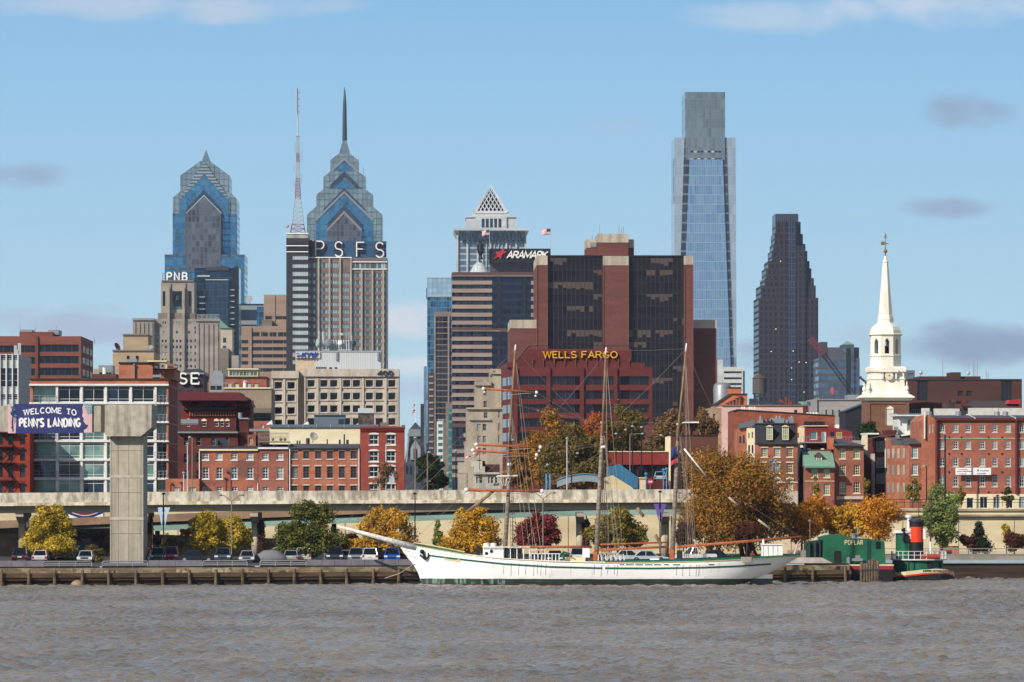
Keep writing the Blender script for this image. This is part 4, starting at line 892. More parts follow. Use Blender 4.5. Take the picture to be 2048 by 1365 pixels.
# ---- pale precast office block with rooftop dishes
b = B('precast_offices', 'pale precast office block numbered 400 with a ribbed metal penthouse', 'office building', 543, 798, 1150)
opl = gridr((549.5, 575), (764.4, 789.6, 815, 840), 14.4, 13.2)
opr = gridr((615, 640.6, 660.3, 686.2, 705.6, 731.5, 751.3, 776.4), (760.5, 786, 811.3, 836.8), 14.2, 13.4)
b.block(543, 596, 757.2, None, M['precast'], .4, 30, ops=opl, reveal=1.2); b.block(608.3, 798, 753.7, None, M['precast'], .4, 30, ops=opr, reveal=1.2)
b.wins(opl+opr, M['precast'], [M['dark_pane']], .4, 'sash', nx=1, nz=1, dep=1.0, fw=.08)
for (x, x2, y, y2) in opl+opr:
 q = MB(); x0, x1, z0, z1 = b.rect((x, x2, y, y2)); xo, xi = .38, .02
 q.box(x0-xo, x0-xi, 1150.15, 1150.39, z0-.3, z1+.3); q.box(x1+xi, x1+xo, 1150.15, 1150.39, z0-.3, z1+.3); q.box(x0-xi, x1+xi, 1150.15, 1150.39, z0-.3, z0-.02); q.box(x0-xi, x1+xi, 1150.15, 1150.39, z1+.02, z1+.3); b.part('window_surround', q, M['precast'])
for px in (568.5, 635, 680.5, 725.7, 771): b.block(px-2.2, px+2.2, 757, None, M['precast'], -.1, .48, name='pier')
for px in (545, 594.6, 610, 796): b.block(px-1.4, px+1.4, 757, None, M['precast'], -.1, .48, name='pier')
b.block(596.2, 608, 742, None, M['precast'], 2.5, 26, name='recess'); b.block(542.6, 597.4, 742.5, 757, M['precast'], -.4, 30, name='parapet'); b.block(608, 798.3, 738.3, 753.5, M['precast'], -.4, 30, name='parapet')
q = MB(); navy = flat('navy_letters', '#222a45', .4)
for mb in word('400', b.x(755.5), b.x(785), b.z(750.4), b.z(742.6), 1149.2, .4, .24, gap=.2): b.part('number', mb, navy)
M['ribbed_metal'] = grid('ribbed_metal', '#b4b9ba', '#9aa0a2', .55, 200, .12, .01, .06, .5, .1, 0)
b.block(590, 629, 702.5, 742, mat2('tan_panel', '#b7a58e', '#ab9a85'), 5, 18, name='penthouse'); b.block(629.1, 761.5, 702, 738.2, M['ribbed_metal'], 4.8, 20, name='penthouse'); b.block(589.6, 762, 701, 703, M['pale_metal'], 4.6, 21, name='roof_edge')
b.block(671, 674.5, 703, 720, M['galv'], 4.3, .5, name='duct'); b.block(754, 757.5, 703, 720, M['galv'], 4.3, .5, name='duct')
b.wins([(631+i*3.1, 633.4+i*3.1, 733.4, 737.6) for i in range(7)]+[(657.5, 663, 734, 737.5), (668.5, 674, 734, 737.5)], M['frame_white'], M['dark_pane'], 4.75, 'pane', dep=.03, name='vent')
b.block(589.9, 639.4, 703.6, 715.6, flat('panel_white', '#bfc0bd', .5), 4.4, .4, name='sign_board')
kyw = flat('kyw_blue', '#1f3f8c', .4)
for mb in word('KYW', b.x(602), b.x(632.5), b.z(714), b.z(704.8), 1154.1, .3, .3, slant=.28, gap=.16): b.part('letter', mb, kyw)
def disc(mb, c, r, y0, y1, n=18, rz=None):
 rz = rz or r; o = len(mb.v)
 for yy in (y0, y1):
  for i in range(n): t = 2*math.pi*i/n; mb.v.append((c[0]+r*math.cos(t), yy, c[1]+rz*math.sin(t)))
 mb.f.append(tuple(o+i for i in range(n))); mb.f.append(tuple(o+n+i for i in range(n-1, -1, -1))); mb.mi += [mb.cur]*2
 for i in range(n): j = (i+1) % n; mb.f.append((o+i, o+i+n, o+j+n, o+j)); mb.mi.append(mb.cur)
c_ = (b.x(595), b.z(709.4)); q = MB(); disc(q, c_, .5, 1154.2, 1154.39); b.part('emblem', q, kyw)
q = MB(); disc(q, c_, .38, 1154.1, 1154.18, 18, .26); b.part('emblem', q, M['white_paint']); q = MB(); disc(q, c_, .19, 1154.0, 1154.08, 14); b.part('emblem', q, kyw)
q = MB(); q.box(b.x(643), b.x(699), 1158, 1163, b.z(701), b.z(679))
for i in range(11): q.box(b.x(644+i*5.1), b.x(645.6+i*5.1), 1157.5, 1157.98, b.z(700), b.z(678))
q.box(b.x(642), b.x(700), 1157.3, 1157.49, b.z(699.5), b.z(698)); one('antenna_screen', q, M['ribbed_metal'], 'pale ribbed screen box among the dishes on the precast block roof', 'roof plant')
def dish(name, label, px, py, r_px, Y, face, mat, legs=None, group='dishes on the precast block roof'):
 k = Y/F; c = P(px, py, Y); d = Vector(face).normalized(); r = r_px*k; mb = MB()
 u = d.cross(Vector((0, 0, 1))).normalized(); v = u.cross(d)
 n = 16; prof = [(0.02, -.34), (.45, -.27), (.8, -.12), (1, 0), (.97, .02), (.75, -.08), (.4, -.2), (.02, -.26)] if legs != 'dome' else [(.02, .3), (.4, .26), (.75, .15), (1, 0), (1, -.25), (.02, -.25)]
 for pr, ph in prof:
  for i in range(n): t = 2*math.pi*i/n; mb.v.append(tuple(c+(u*math.cos(t)+v*math.sin(t))*pr*r+d*ph*r))
 for a in range(len(prof)-1):
  for i in range(n): j = (i+1) % n; mb.f.append((a*n+i, a*n+j, (a+1)*n+j, (a+1)*n+i)); mb.mi.append(0)
 mb.tube([c-d*r*.3, c-d*r*.5-Vector((0, 0, r*1.3))], r*.1, 5)
 if legs == 'feed': mb.tube([c-d*.2*r, c+d*r*.6], r*.05, 4); mb.ball(c+d*r*.62, r*.1, 5)
 return one(name, mb, mat, label, 'satellite dish', group, True)
dish('satellite_dish', 'large grey covered dish facing the river on the precast block roof', 656.7, 686.3, 8.6, 1156, (0, -1, .05), flat('dish_grey', '#6f777c'), 'dome')
dish('satellite_dish', 'green tinted dish seen edge on at the left of the antenna screen', 634.5, 686.5, 9, 1157, (-.9, -.35, .05), flat('dish_green', '#8d9e93'), 'dome')
dish('satellite_dish', 'small white dish fixed to the front of the antenna screen', 680.3, 686.3, 5, 1156.6, (.1, -1, .1), M['white_paint'], 'dome')
dish('satellite_dish', 'dark grey dish at the right of the antenna screen', 708, 687, 6.6, 1158, (.7, -.6, .05), flat('dish_dark', '#4c5257'), 'dome')
dish('satellite_dish', 'cream dish on top of the antenna screen', 682, 668.5, 4, 1160, (.2, -.7, .8), flat('dish_cream', '#bdb7a4'), 'feed')
for i, (px, p0, p1, w) in enumerate([(638.5, 701, 662, .35), (647, 681, 664, .6), (657, 680, 655, .2), (660, 680, 661, .3), (670, 679, 660, .1), (693, 679, 655, .1), (698, 679, 664, .15), (704, 701, 672, .12)]):
 q = MB(); q.tube([(px2x(px, 1159), 1159, py2z(p0, 1159)), (px2x(px, 1159), 1159, py2z(p1, 1159))], w*.6, 6); one('roof_aerial', q, M['pale_metal'], 'thin pale aerial standing among the dishes on the precast block roof', 'aerial', 'aerials on the precast block roof')
# ---- left edge offices
b = B('red_office_block', 'red brick office block with three dark window bands at the left edge', 'office building', -60, 162, 1100)
ops = [(78, 157.5, 689.6, 704), (78, 157.5, 712.4, 727.2), (78, 157.5, 736, 750.8)]+[(-55, 70, 691.4+i*23, 705+i*23) for i in range(3)]
b.block(-60, 162, 672.8, None, M['brick_far'], 0, 40, ops=ops, reveal=.6); b.wins(ops, M['brick_far'], grid('office_band', '#1c2128', '#2c2a30', 1.5, 60, .1, .1, .4, .08, .35, .03), 0, 'pane', dep=.45, name='window_band')
b.sidewins('right', 162, [(690.5, 705), (713, 728), (736.5, 751)], (4, 16, 28), 9, M['brick_maroon'], M['dark_pane'], 'window_band')
b.block(71.5, 76.5, 673, None, M['brick_tower'], -.4, .5, name='pier'); b.block(33, 100, 662, 672.7, M['brick_far'], 8, 20, name='roof_house'); b.block(33.5, 57.5, 657.3, 661.9, M['galv'], 9, 10, name='roof_plant'); b.block(90, 110.5, 657.3, 667, M['galv'], 10, 10, name='roof_plant')
q = MB()
for px, p0, p1 in ((31, 668, 646), (61.5, 662, 652), (104, 658, 650), (71.7, 673, 659), (181.5, 686, 675)): q = MB(); q.tube([(b.x(px), 1112, b.z(p0)), (b.x(px), 1112, b.z(p1))], .09, 4); b.part('roof_antenna', q, M['pale_metal'])
b = B('white_mullion_block', 'grey office slab with white fins and stacked dark windows at the left edge', 'office building', -30, 36, 900)
b.block(-30, 36, 708.7, None, flat('pale_spandrel', '#a9b2b4', .4), 0, 30)
b.wins([(x, x+10.4, y, y+h) for x in (-24, -11.5, 1.5, 14, 26) for (y, h) in ((709.6, 11.2), (735.8, 38.4), (788, 12))], M['frame_white'], [M['dark_pane'], M['blue_pane']], -.05, 'sash', nx=1, nz=3, dep=.04, fw=.06)
for px in (-12.4, .4, 12.8, 25, 36.2): b.block(px-1, px+.9, 708, None, M['frame_white'], -.5, .5, name='fin')
q = MB(); x_ = b.x(36.25); q.box(x_+.003, x_+.05, 900.3, 929.5, b.base, b.z(709)); b.part('side_wall', q, grid('side_panels', '#8c8f8e', '#77797a', 60, 1.6, .1, .08, .08, .6, 0, 0))
q = MB()
for px, p0, p1, w in ((23.3, 708.6, 690, .5), (31, 708.6, 685, .55), (26, 708.6, 698, .7)): q.box(b.x(px), b.x(px)+w, 905, 905.5, b.z(p0), b.z(p1))
b.part('roof_antenna', q, M['pale_metal'])
b = B('buff_tiered_block', 'buff two tiered block carrying two roof dishes right of the red offices', 'building', 225, 308, 1300)
buff = mat2('buff_wall', '#a08d75', '#94826c', (.08, .08, .3), fine=.1)
ops = [(253.5, 259.3, 712, 723), (271.5, 277.5, 712, 723)]
b.block(225.6, 307.6, 702, None, buff, 0, 30, ops=ops); b.wins(ops, buff, M['dark_pane'], 0, 'pane'); b.block(225, 308.2, 700, 702.8, M['tan_dark'], -.4, 31, name='cornice')
b.block(243.5, 294, 669, 699.9, buff, 5, 18, name='upper_block'); b.block(243, 294.6, 667.2, 670, M['tan_dark'], 4.6, 19, name='cornice')
dish('satellite_dish', 'rust brown roof dish at the left corner of the buff tiered block', 235, 693.4, 8.5, 1302, (.75, -.5, .45), flat('dish_rust', '#6b3a2f'), None, 'dishes on the buff block')
dish('satellite_dish', 'grey mesh roof dish at the right corner of the buff tiered block', 299.6, 695.5, 8, 1302, (-.2, -.6, .75), flat('dish_mesh', '#7d7f80'), None, 'dishes on the buff block')
b = B('roof_plant_house', 'grey ribbed plant house on a low roof right of the red offices', 'plant house', 196, 226, 1200)
b.block(197, 225, 731, 745, M['galv'], 0, 10, base_=None) if False else b.block(197, 225, 731, None, M['galv'], 0, 10); b.wins([(199+i*6.2, 203.6+i*6.2, 745, 749) for i in range(4)], M['galv'], M['dark_pane'], -.3, 'pane'); b.block(186, 197, 738, None, buff, 2, 8, name='wing'); b.block(150, 234, 749, None, M['brick_brown'], -3, 20, name='low_roof')
q = MB(); q.tube([(b.x(210), 1198, b.z(750)), (b.x(210), 1198, b.z(736))], .45, 8); b.part('flue', q, M['white_paint'])
# ---- glass fronted condominium
b = B('brick_condo', 'brick apartment building with white framed glass bays behind the great concrete pylon', 'apartment building', 59, 337, 700)
fl = [(772, 805), (809, 842.7), (846.5, 880.8), (885, 918.3), (922.5, 956), (959.8, 994)]
bays = [(116.4, 161), (165.5, 209.2), (213.7, 259.4), (263.9, 308.7)]
ops = [(l, r, t, bt) for t, bt in fl for l, r in bays]
bal = [(66, 111.6, t, bt) for t, bt in fl]+[(313.4, 333, t, bt) for t, bt in fl]
b.block(60, 336.5, 758.5, None, M['brick_orange'], 0, 26, ops=ops+bal, reveal=1.4)
b.wins(ops, M['frame_white'], [M['green_pane'], M['dark_pane'], M['green_pane'], M['blue_pane']], 0, 'bay', nx=2, nz=3, dep=.16, fw=.12)
b.wins(bal, M['frame_white'], [M['green_pane'], M['blue_pane']], .9, 'bay', nx=2, nz=3, dep=.3, fw=.1)
for px in (111.8, 161.1, 209.3, 259.5, 308.8): b.block(px, px+4.4, 768, None, M['frame_white'], -.22, .3, name='mullion')
for i, y in enumerate([768.3]+[f_[1] for f_ in fl[:-1]]): b.block(58.8, 337.6, y, y+3.7, M['frame_white'], -.5 if i == 0 else -.36, .9, name='floor_band')
b.block(59.4, 337, 757.2, 759.2, M['tar_roof'], -.3, 26.6, name='roof_edge')
bal_m = []
for (l, r, t, bt) in bal:
 q = MB(); x0, x1, z0 = b.x(l-4), b.x(r+2.6), b.z(bt); zt = z0+.95
 q.box(x0, x1, 699.45, 699.5, zt-.06, zt); q.box(x0, x1, 699.46, 699.49, zt-.5, zt-.46)
 for i in range(4): xx = x0+(x1-x0-.06)*i/3; q.box(xx, xx+.06, 699.44, 699.51, z0, zt-.07)
 b.part('balcony_rail', q, M['galv'])
for y in (771, 809, 846, 885, 922, 956):
 q = MB(); x_ = b.x(336.5); q.box(x_+.003, x_+.035, 700.5, 725.5, b.z(y+1.2)-.02, b.z(y)-.02); b.part('stone_course', q, flat('course', '#b38a5e', .8))
q = MB(); x_ = b.x(336.5); q.box(x_+.003, x_+.025, 700, 726, b.base, b.z(760)); b.part('side_wall', q, mat2('brick_shaded_side', '#79382f', '#6c2f28', (.3, .3, .5), fine=.15))  # side sheet in darker brick, the shade away from the sun painted in
b.block(233.8, 302.4, 724.5, 758.4, M['brick_orange'], 4, 16, name='penthouse'); b.block(233, 303, 723.4, 725.2, M['tar_roof'], 3.7, 16.6, name='roof_edge')
b.block(302.6, 345, 737.5, 758.4, M['brick_orange'], 5, 17, name='penthouse'); b.block(302.6, 346, 736.4, 738.4, M['tar_roof'], 4.7, 17.6, name='roof_edge'); b.block(326, 342, 724.3, 736.3, M['brick_orange'], 10, 8, name='penthouse')
b.block(293, 332, 720.5, 723.3, M['frame_cream'], 2, 6, name='canopy'); b.block(329, 332, 723.4, 737, M['frame_cream'], 2.4, 1, name='canopy_post'); b.block(306, 312, 731, 735, M['white_paint'], 4, 1, name='roof_vent')
b.block(247, 267, 716, 723.3, M['galv'], 8, 4, name='roof_plant'); b.block(303.5, 320, 749, 754, M['galv'], 3, 1.5, name='roof_vent'); b.block(333, 352, 731, 735, M['galv'], 3, 3, name='roof_vent')
q = MB(); q.box(b.x(263.8), b.x(266.2), 703.6, 703.95, b.z(757), b.z(727)); q.box(b.x(263), b.x(267), 703.5, 703.98, b.z(729.9), b.z(727)-.0); q.tube([(b.x(323.5), 704.8, b.z(740)), (b.x(323.5), 704.8, b.z(748)), (b.x(331), 704.8, b.z(756))], .09, 5); b.part('downspout', q, M['galv'])
b = B('old_brick_block', 'old red brick block with iron fire escape under the welcome banner', 'building', -40, 60, 692)
ops = [(x, x+w, y, y+h) for (y, h) in ((871, 19), (900, 22), (932, 23), (970, 22)) for (x, w) in ((-22, 9.6), (-4, 10), (17, 9.8), (40, 10.4))]
b.block(-40, 59.5, 840, None, mat2('brick_scarlet', '#8c3524', '#7a2d20', (.4, .4, .5), fine=.18, fs=6), 0, 20, ops=ops); b.wins(ops, M['black'], [M['dark_pane'], M['blue_pane']], 0, 'sash', nx=2, nz=2, fw=.07)
for (x0, x1, y0, y1) in ops:
 b.prism([(x0-1.6, y0+1.2), (x0-1.6, y0-1.5), ((x0+x1)/2, y0-4.6), (x1+1.6, y0-1.5), (x1+1.6, y0+1.2)], M['black'], -.16, .15, 'window_hood')
q = MB()
for y in (865, 893, 925, 960):
 q.box(b.x(-4), b.x(32), 690.7, 691.9, b.z(y)-.05, b.z(y)); q.box(b.x(-4), b.x(32), 690.7, 690.75, b.z(y)+.9, b.z(y)+.95)
 for i in range(9): xx = b.x(-4+i*4.4); q.box(xx, xx+.04, 690.7, 690.75, b.z(y), b.z(y)+.9)
for (y0, y1, s_) in ((865, 893, 1), (893, 925, -1), (925, 960, 1), (960, 995, -1)):
 a, c = (b.x(2), b.x(28)) if s_ > 0 else (b.x(28), b.x(2)); q.tube([(a, 691.2, b.z(y0)), (c, 691.2, b.z(y1))], .06, 4); q.tube([(a, 691.6, b.z(y0)), (c, 691.6, b.z(y1))], .06, 4)
b.part('fire_escape', q, M['black'])
# ---- behind the rowhouses
b = B('black_sign_house', 'dark rooftop box lettered in white serif capitals right of the condo', 'building', 352, 408, 950)
b.block(352, 407.8, 749, None, mat2('plum_wall', '#3f3338', '#372d31'), 0, 20); b.block(352, 408.2, 746, 749, M['galv'], -.3, 20.5, name='roof_edge')
for t, l, r in (('S', 360.2, 373.4), ('E', 383.2, 398.6)):
 for mb in word(t, b.x(l), b.x(r), b.z(768), b.z(747), 949.3, .4, .16, serif=True): b.part('letter', mb, M['white_paint'])
q = MB()
for l, r, y in ((383.2, 398.6, 768), (383.2, 398.6, 747)): q.box(b.x(r)-.12, b.x(r)+.06, 949.28, 949.69, b.z(y)-(0 if y > 760 else .38), b.z(y)+(.42 if y > 760 else 0))
q.box(b.x(381.2), b.x(384.8), 949.26, 949.69, b.z(768), b.z(768)+.14); q.box(b.x(381.2), b.x(384.8), 949.26, 949.69, b.z(747)-.14, b.z(747)); b.part('letter', q, M['white_paint'])
b.prism([(358, 746), (366, 737), (395, 736), (410, 746)], M['slate'], 8, 14, 'roof')
b = B('roof_plant_house', 'tall grey roof plant box with dark louvre right of the white serif letters', 'plant house', 418, 447, 900)
b.block(419, 446.5, 747, None, M['galv'], 0, 8); b.block(425, 443, 741.5, 746.9, M['galv'], 2, 5, name='upper_box'); b.wins([(421, 431, 772, 780), (433, 443, 772, 780)], M['dark_metal'], M['black'], -.1, 'pane', dep=.06)
q = MB()
for px in (417, 433, 468): q.box(b.x(px), b.x(px+.8), 897, 897.3, b.base, b.z(767))
q.box(b.x(417), b.x(468.8), 896.7, 896.98, b.z(768), b.z(766.9)); b.part('pipe_frame', q, M['galv'])
b = B('red_flat_block', 'low dull red brick block with pale shuttered windows below the beige offices', 'building', 408, 541, 1000)
ops = [(454, 463, 766.5, 776), (469, 478, 766.5, 776), (493.5, 502, 766.5, 776), (507, 516, 766.5, 776)]
b.block(408, 533, 754.5, None, M['brick_red'], 0, 20, ops=ops); b.wins(ops, M['brick_red'], M['cream_pane'], 0, 'pane'); b.block(407.6, 533.4, 753.5, 756, M['brick_maroon'], -.3, 20.5, name='roof_edge')
q = MB(); q.tube([(b.x(490.5), 998, b.z(777)), (b.x(490.5), 998, b.z(764))], .35, 8); q.lathe([(.6, b.z(764)), (.1, b.z(762))], b.x(490.5), 998, 8); b.part('flue', q, M['white_paint'])
b = B('green_penthouse', 'greenish glazed penthouse on a flat roof below the beige offices', 'penthouse', 456, 517, 1040)
pg = mat2('pale_green_wall', '#b3b59a', '#a3a68c')
b.block(456, 516, 739, None, pg, 0, 12, ops=[(459+i*7, 465.2+i*7, 744, 752) for i in range(8)]); b.wins([(459+i*7, 465.2+i*7, 744, 752) for i in range(8)], pg, [M['green_pane'], M['blue_pane']], 0, 'sash', nx=2, nz=2, fw=.06); b.block(455, 517, 737.4, 739.6, M['cream_paint'], -.5, 13, name='roof_edge')
b = B('tan_blank_block', 'blank tan wall block over a dark glazed strip left of the precast offices', 'building', 447, 543, 880)
b.block(447, 542.8, 777, None, mat2('tan_blank', '#8c7d6a', '#7f715f', (.1, .1, .3)), 0, 20); b.block(490, 542.8, 817, 826, M['tan_dark'], -.4, 2, name='louvre_band'); b.wins([(494, 542.6, 828, 843)], M['black'], M['dark_pane'], -.3, 'sash', nx=6, nz=2, dep=.15)
b.block(447, 543, 775.4, 777.6, M['cream_paint'], -.3, 20.6, name='roof_edge'); b.block(495, 543, 842.8, None, M['brick_red'], -2, 4, ops=[(497, 506, 849, 857), (523, 528, 850, 857)], name='lower_wall'); b.wins([(497, 506, 849, 857), (523, 528, 850, 857)], M['frame_white'], M['dark_pane'], -2, 'sash')
b = B('victorian_block', 'dark red brick Victorian block with heavy bracketed cornice and roof deck', 'building', 356, 500, 760)
dkred = mat2('victorian_red', '#6a2822', '#5a201d', (.3, .3, .5), fine=.2); mar = flat('maroon_trim', '#5b1f23', .55)
arch = [(370.5, 378.5, 841, 853), (401.5, 410.5, 841, 853), (426.5, 435, 841, 853), (438, 446, 841, 853), (448.8, 456.5, 841, 853)]
b.block(360, 470, 795, None, dkred, 4, 20, ops=arch); b.wins(arch, M['frame_white'], M['dark_pane'], 4, 'sash', nx=1, nz=2, dep=.2)
for (x0, x1, y0, y1) in arch: b.prism([(x0-1, y0+1), (x0-.3, y0-2), ((x0+x1)/2, y0-4.2), (x1+.3, y0-2), (x1+1, y0+1)], M['cream_paint'], 3.85, .14, 'arch_stone')
b.block(358, 478, 784.5, 793, mar, 2.6, 22, name='attic'); b.block(355, 490.5, 793, 801, mar, 1.2, 24, name='cornice'); b.block(355, 486, 801, 803, mar, 2, 20, name='cornice')
b.block(470, 497, 803, None, M['brick_dark'], 9, 14, name='rear_wing'); b.block(468, 500, 806, 811, mar, 7.5, 17, name='cornice'); b.block(472, 498, 798, 805.9, mar, 10, 12, name='attic')
for i in range(16): b.block(362+i*7, 364.4+i*7, 801.2, 807, mar, 2.6, 1.3, name='bracket')
b.block(364, 470, 815.5, 819.5, M['tar_roof'], 3.2, .8, name='string_course'); b.wins([(377, 385, 806, 813), (420, 428, 811, 817), (444, 451, 811, 817)], mar, M['black'], 3.9, 'pane', dep=.08)
for i in range(18): b.block(376+i*5.2, 378.4+i*5.2, 823, 832, M['brick_red'], 3.6, .4, name='corbel')
low = [(368.8, 378.6, 874.5, 892), (393.7, 403.5, 874.5, 892), (423.5, 433.2, 874.5, 892), (451, 459, 874.5, 892), (368.8, 378.6, 907.5, 927), (393.7, 403.5, 907.5, 927), (368.8, 378.6, 941, 960), (393.7, 403.5, 941, 960)]
b.block(358, 477, 866, None, M['brick_dark'], -2, 5.5, ops=low, name='lower_wall'); b.wins(low, flat('frame_grey', '#6e6d6e', .6), [M['dark_pane'], M['blue_pane']], -2, 'sash', nx=1, nz=2)
b.block(356, 477.6, 864, 867, M['galv'], -2.8, 1, name='gutter'); b.block(362.5, 397, 839, 850, M['galv'], -1, 3, name='roof_plant'); b.block(479, 496.5, 836, None, M['brick_dark'], -1, 7, name='chimney_wing'); b.block(478, 497, 836, 839, M['galv'], -1.3, 8, name='roof_edge')
q = MB(); q.box(b.x(362), b.x(474), 757.4, 757.5, b.z(849.2), b.z(848))
for i in range(29): xx = b.x(362+i*3.93); q.box(xx, xx+.07, 757.41, 757.5, b.z(861), b.z(849.3))
q.box(b.x(362), b.x(474), 757.42, 759, b.z(863.5), b.z(861)); b.part('deck_rail', q, M['tar_roof'])
q = MB(); q.tube([(b.x(480.5), 759, b.z(836)), (b.x(480.5), 759, b.z(826))], .3, 8); b.part('flue', q, M['galv'])
b = B('cream_wall_block', 'long cream rendered block with slate blue roof edge above the brick rowhouses', 'building', 539, 758, 745)
b.block(539, 757, 855.5, None, M['cream_paint'], 0, 20); b.block(538.6, 757.5, 849.4, 855.4, M['slate_blue'], -.3, 21, name='roof_edge')
for px in (577, 606, 633, 661, 688): b.block(px, px+.6, 849.6, 855.2, M['frame_white'], -.4, .2, name='joint')
b.block(626.9, 689, 829.5, 849.3, M['slate_blue'], 4, 8, name='plant_box'); b.block(626.5, 689.4, 828.4, 830, M['galv'], 3.7, 8.6, name='roof_edge'); b.wins([(676, 687, 838, 849)], M['dark_metal'], M['blue_pane'], 3.9, 'sash', nx=2, nz=1, dep=.08)
for px in (531, 604, 711): b.prism([(px, 849.3), (px+11, 840 if px < 540 else 843), (px+13, 849.3)], M['white_paint'], 3, 3, 'gable')
b.block(716, 747, 826.5, 849.3, mat2('black_stained_brick', '#3a332f', '#5b4f45', (1, 1, 1), fine=.3), 2, 5, name='chimney'); b.block(715.6, 747.4, 816.4, 826.4, flat('white_cap', '#aeb1b4'), 1.8, 5.4, name='chimney_cap'); b.block(757.6, 776, 845, 856, M['tan_dark'], 3, 6, name='chimney')
b.block(498, 545, 858, 863, M['galv'], 1, 6, name='shed_roof'); b.block(496, 512, 870, None, M['brick_red'], -1, 5, ops=[(498, 505.5, 876, 889)], name='side_wing'); b.wins([(498, 505.5, 876, 889)], M['frame_cream'], M['dark_pane'], -1, 'sash'); b.block(512.3, 540, 864, None, M['brick_dark'], 0, 6, name='side_wing')
# ---- brick rowhouses above the expressway
GR = 'brick rowhouses above the expressway'
def rowhouse(name, label, l, r, ty, mat, cols, rows, fm, panes, Y=690, eave=None, eave_m=None, roof_m=None, eave_h=4, sill=None, lintel=None, nx=2, nz=4, depth=14, roof_rise=6, group=GR):
 b = B(name, label, 'rowhouse', l, r, Y, group)
 ops = [(c[0], c[1], y0, y1) for (y0, y1) in rows for c in cols]
 b.block(l, r, ty, None, mat, 0, depth, ops=ops, reveal=.3); b.wins(ops, fm, panes, 0, 'sash', nx, nz, .2, .1, sill, lintel=lintel)
 if eave_m: b.block(l-.3, r+.3, ty-eave_h, ty-.05, eave_m, -.35, depth+.5, name='eave')
 if roof_m:
  z0, z1 = b.z(ty-eave_h), b.z(ty-eave_h-roof_rise); q = MB(); q.prismx([(Y-.4, z0+.004), (Y+depth, z0+.004), (Y+depth*.75, z1), (Y+depth*.45, z1)], b.x(l-.2), b.x(r+.2)); b.part('roof', q, roof_m)
 return b
R3 = [(906.8, 920), (935, 958), (974, 990)]
b = rowhouse('brick_rowhouse', 'leftmost red brick rowhouse with four bays and patchy orange brick', 399, 515.6, 902, M['brick_mix'], [(405.4, 417.8), (432.8, 445), (462, 474.8), (493.8, 506.5)], R3, M['frame_white'], PANES, eave_m=M['cream_paint'], roof_m=M['tar_roof'], sill=M['frame_white'])
q = MB(); q.box(b.x(398), b.x(399.7), 689.7, 689.95, b.z(985), b.z(903)); q.box(b.x(515), b.x(516.4), 689.7, 689.95, b.z(985), b.z(967)); b.part('downspout', q, M['white_paint'])
q = MB(); q.box(b.x(430), b.x(452), 694, 695, b.z(890), b.z(878)); q.box(b.x(432), b.x(434), 693, 694, b.z(895), b.z(880)); q.box(b.x(450), b.x(456), 692.5, 693, b.z(898), b.z(884)); b.part('roof_plant', q, M['dark_metal'])
b = rowhouse('brick_rowhouse', 'narrow dark brick rowhouse with a roof deck and two bays', 516.2, 576.5, 898.5, M['brick_red'], [(524.8, 536.7), (554, 566.6)], R3, M['frame_white'], PANES, eave_m=M['frame_white'], roof_m=M['tar_roof'], sill=M['frame_white'])
q = MB(); q.box(b.x(516), b.x(578), 690.5, 697, b.z(885), b.z(883)); q.box(b.x(516), b.x(578), 690.4, 690.5, b.z(867.2), b.z(866)); q.box(b.x(516), b.x(578), 690.42, 690.49, b.z(875), b.z(874.2))
for i in range(26): xx = b.x(516+i*2.45); q.box(xx, xx+.05, 690.43, 690.48, b.z(883), b.z(867.3))
for px in (517, 547, 577): q.box(b.x(px), b.x(px+1), 690.5, 690.6, b.z(893), b.z(885.1))
b.part('deck', q, mat2('grey_timber', '#8f8577', '#7b7266')); q = MB()
for px in (524, 536, 545, 561, 569): q.ball((b.x(px), 692, b.z(879)), .22, 6)
b.part('planter', q, flat('planter_green', '#3d4f38'))['kind'] = 'stuff'
H3 = [(902.5, 918), (933, 956.4), (971.5, 990)]
b = rowhouse('brick_rowhouse', 'wide orange brick rowhouse with six bays and grey metal roof', 578.5, 718.4, 899, M['brick_orange'], [(583, 595), (606.6, 618.4), (630.5, 642.7), (654.2, 666), (678, 689.7), (701.3, 713.5)], H3, flat('frame_taupe', '#5c4c46', .6), [M['dark_pane'], M['blue_pane'], M['curtain_pane'], M['dark_pane']], eave_m=M['tar_roof'], roof_m=M['grey_roof'], sill=M['stone_sill'], lintel=M['stone_sill'], eave_h=2.5, roof_rise=9)
q = MB(); q.box(b.x(578.6), b.x(580.2), 689.65, 689.9, b.z(985), b.z(898)); q.box(b.x(717), b.x(718.6), 689.65, 689.9, b.z(985), b.z(897)); b.part('downspout', q, M['white_paint'])
q = MB()
for px, p0, p1, w in ((592, 890, 881, .12), (597, 890, 881, .12), (613.5, 890, 876, .3), (652.6, 890, 878, .1), (687, 890, 868, .12)): q.tube([(b.x(px), 697, b.z(p0)), (b.x(px), 697, b.z(p1))], w, 6)
q.box(b.x(676), b.x(680), 696, 696.6, b.z(890), b.z(879)); q.box(b.x(691), b.x(696), 696, 696.6, b.z(890), b.z(879)); b.part('chimney_pots', q, M['tar_roof'])
dish('satellite_dish', 'big mesh satellite dish on the grey roof of the six bay rowhouse', 627.5, 872.6, 9, 694, (.45, -.7, .35), flat('dish_pale', '#a9a79c'), 'feed', None)
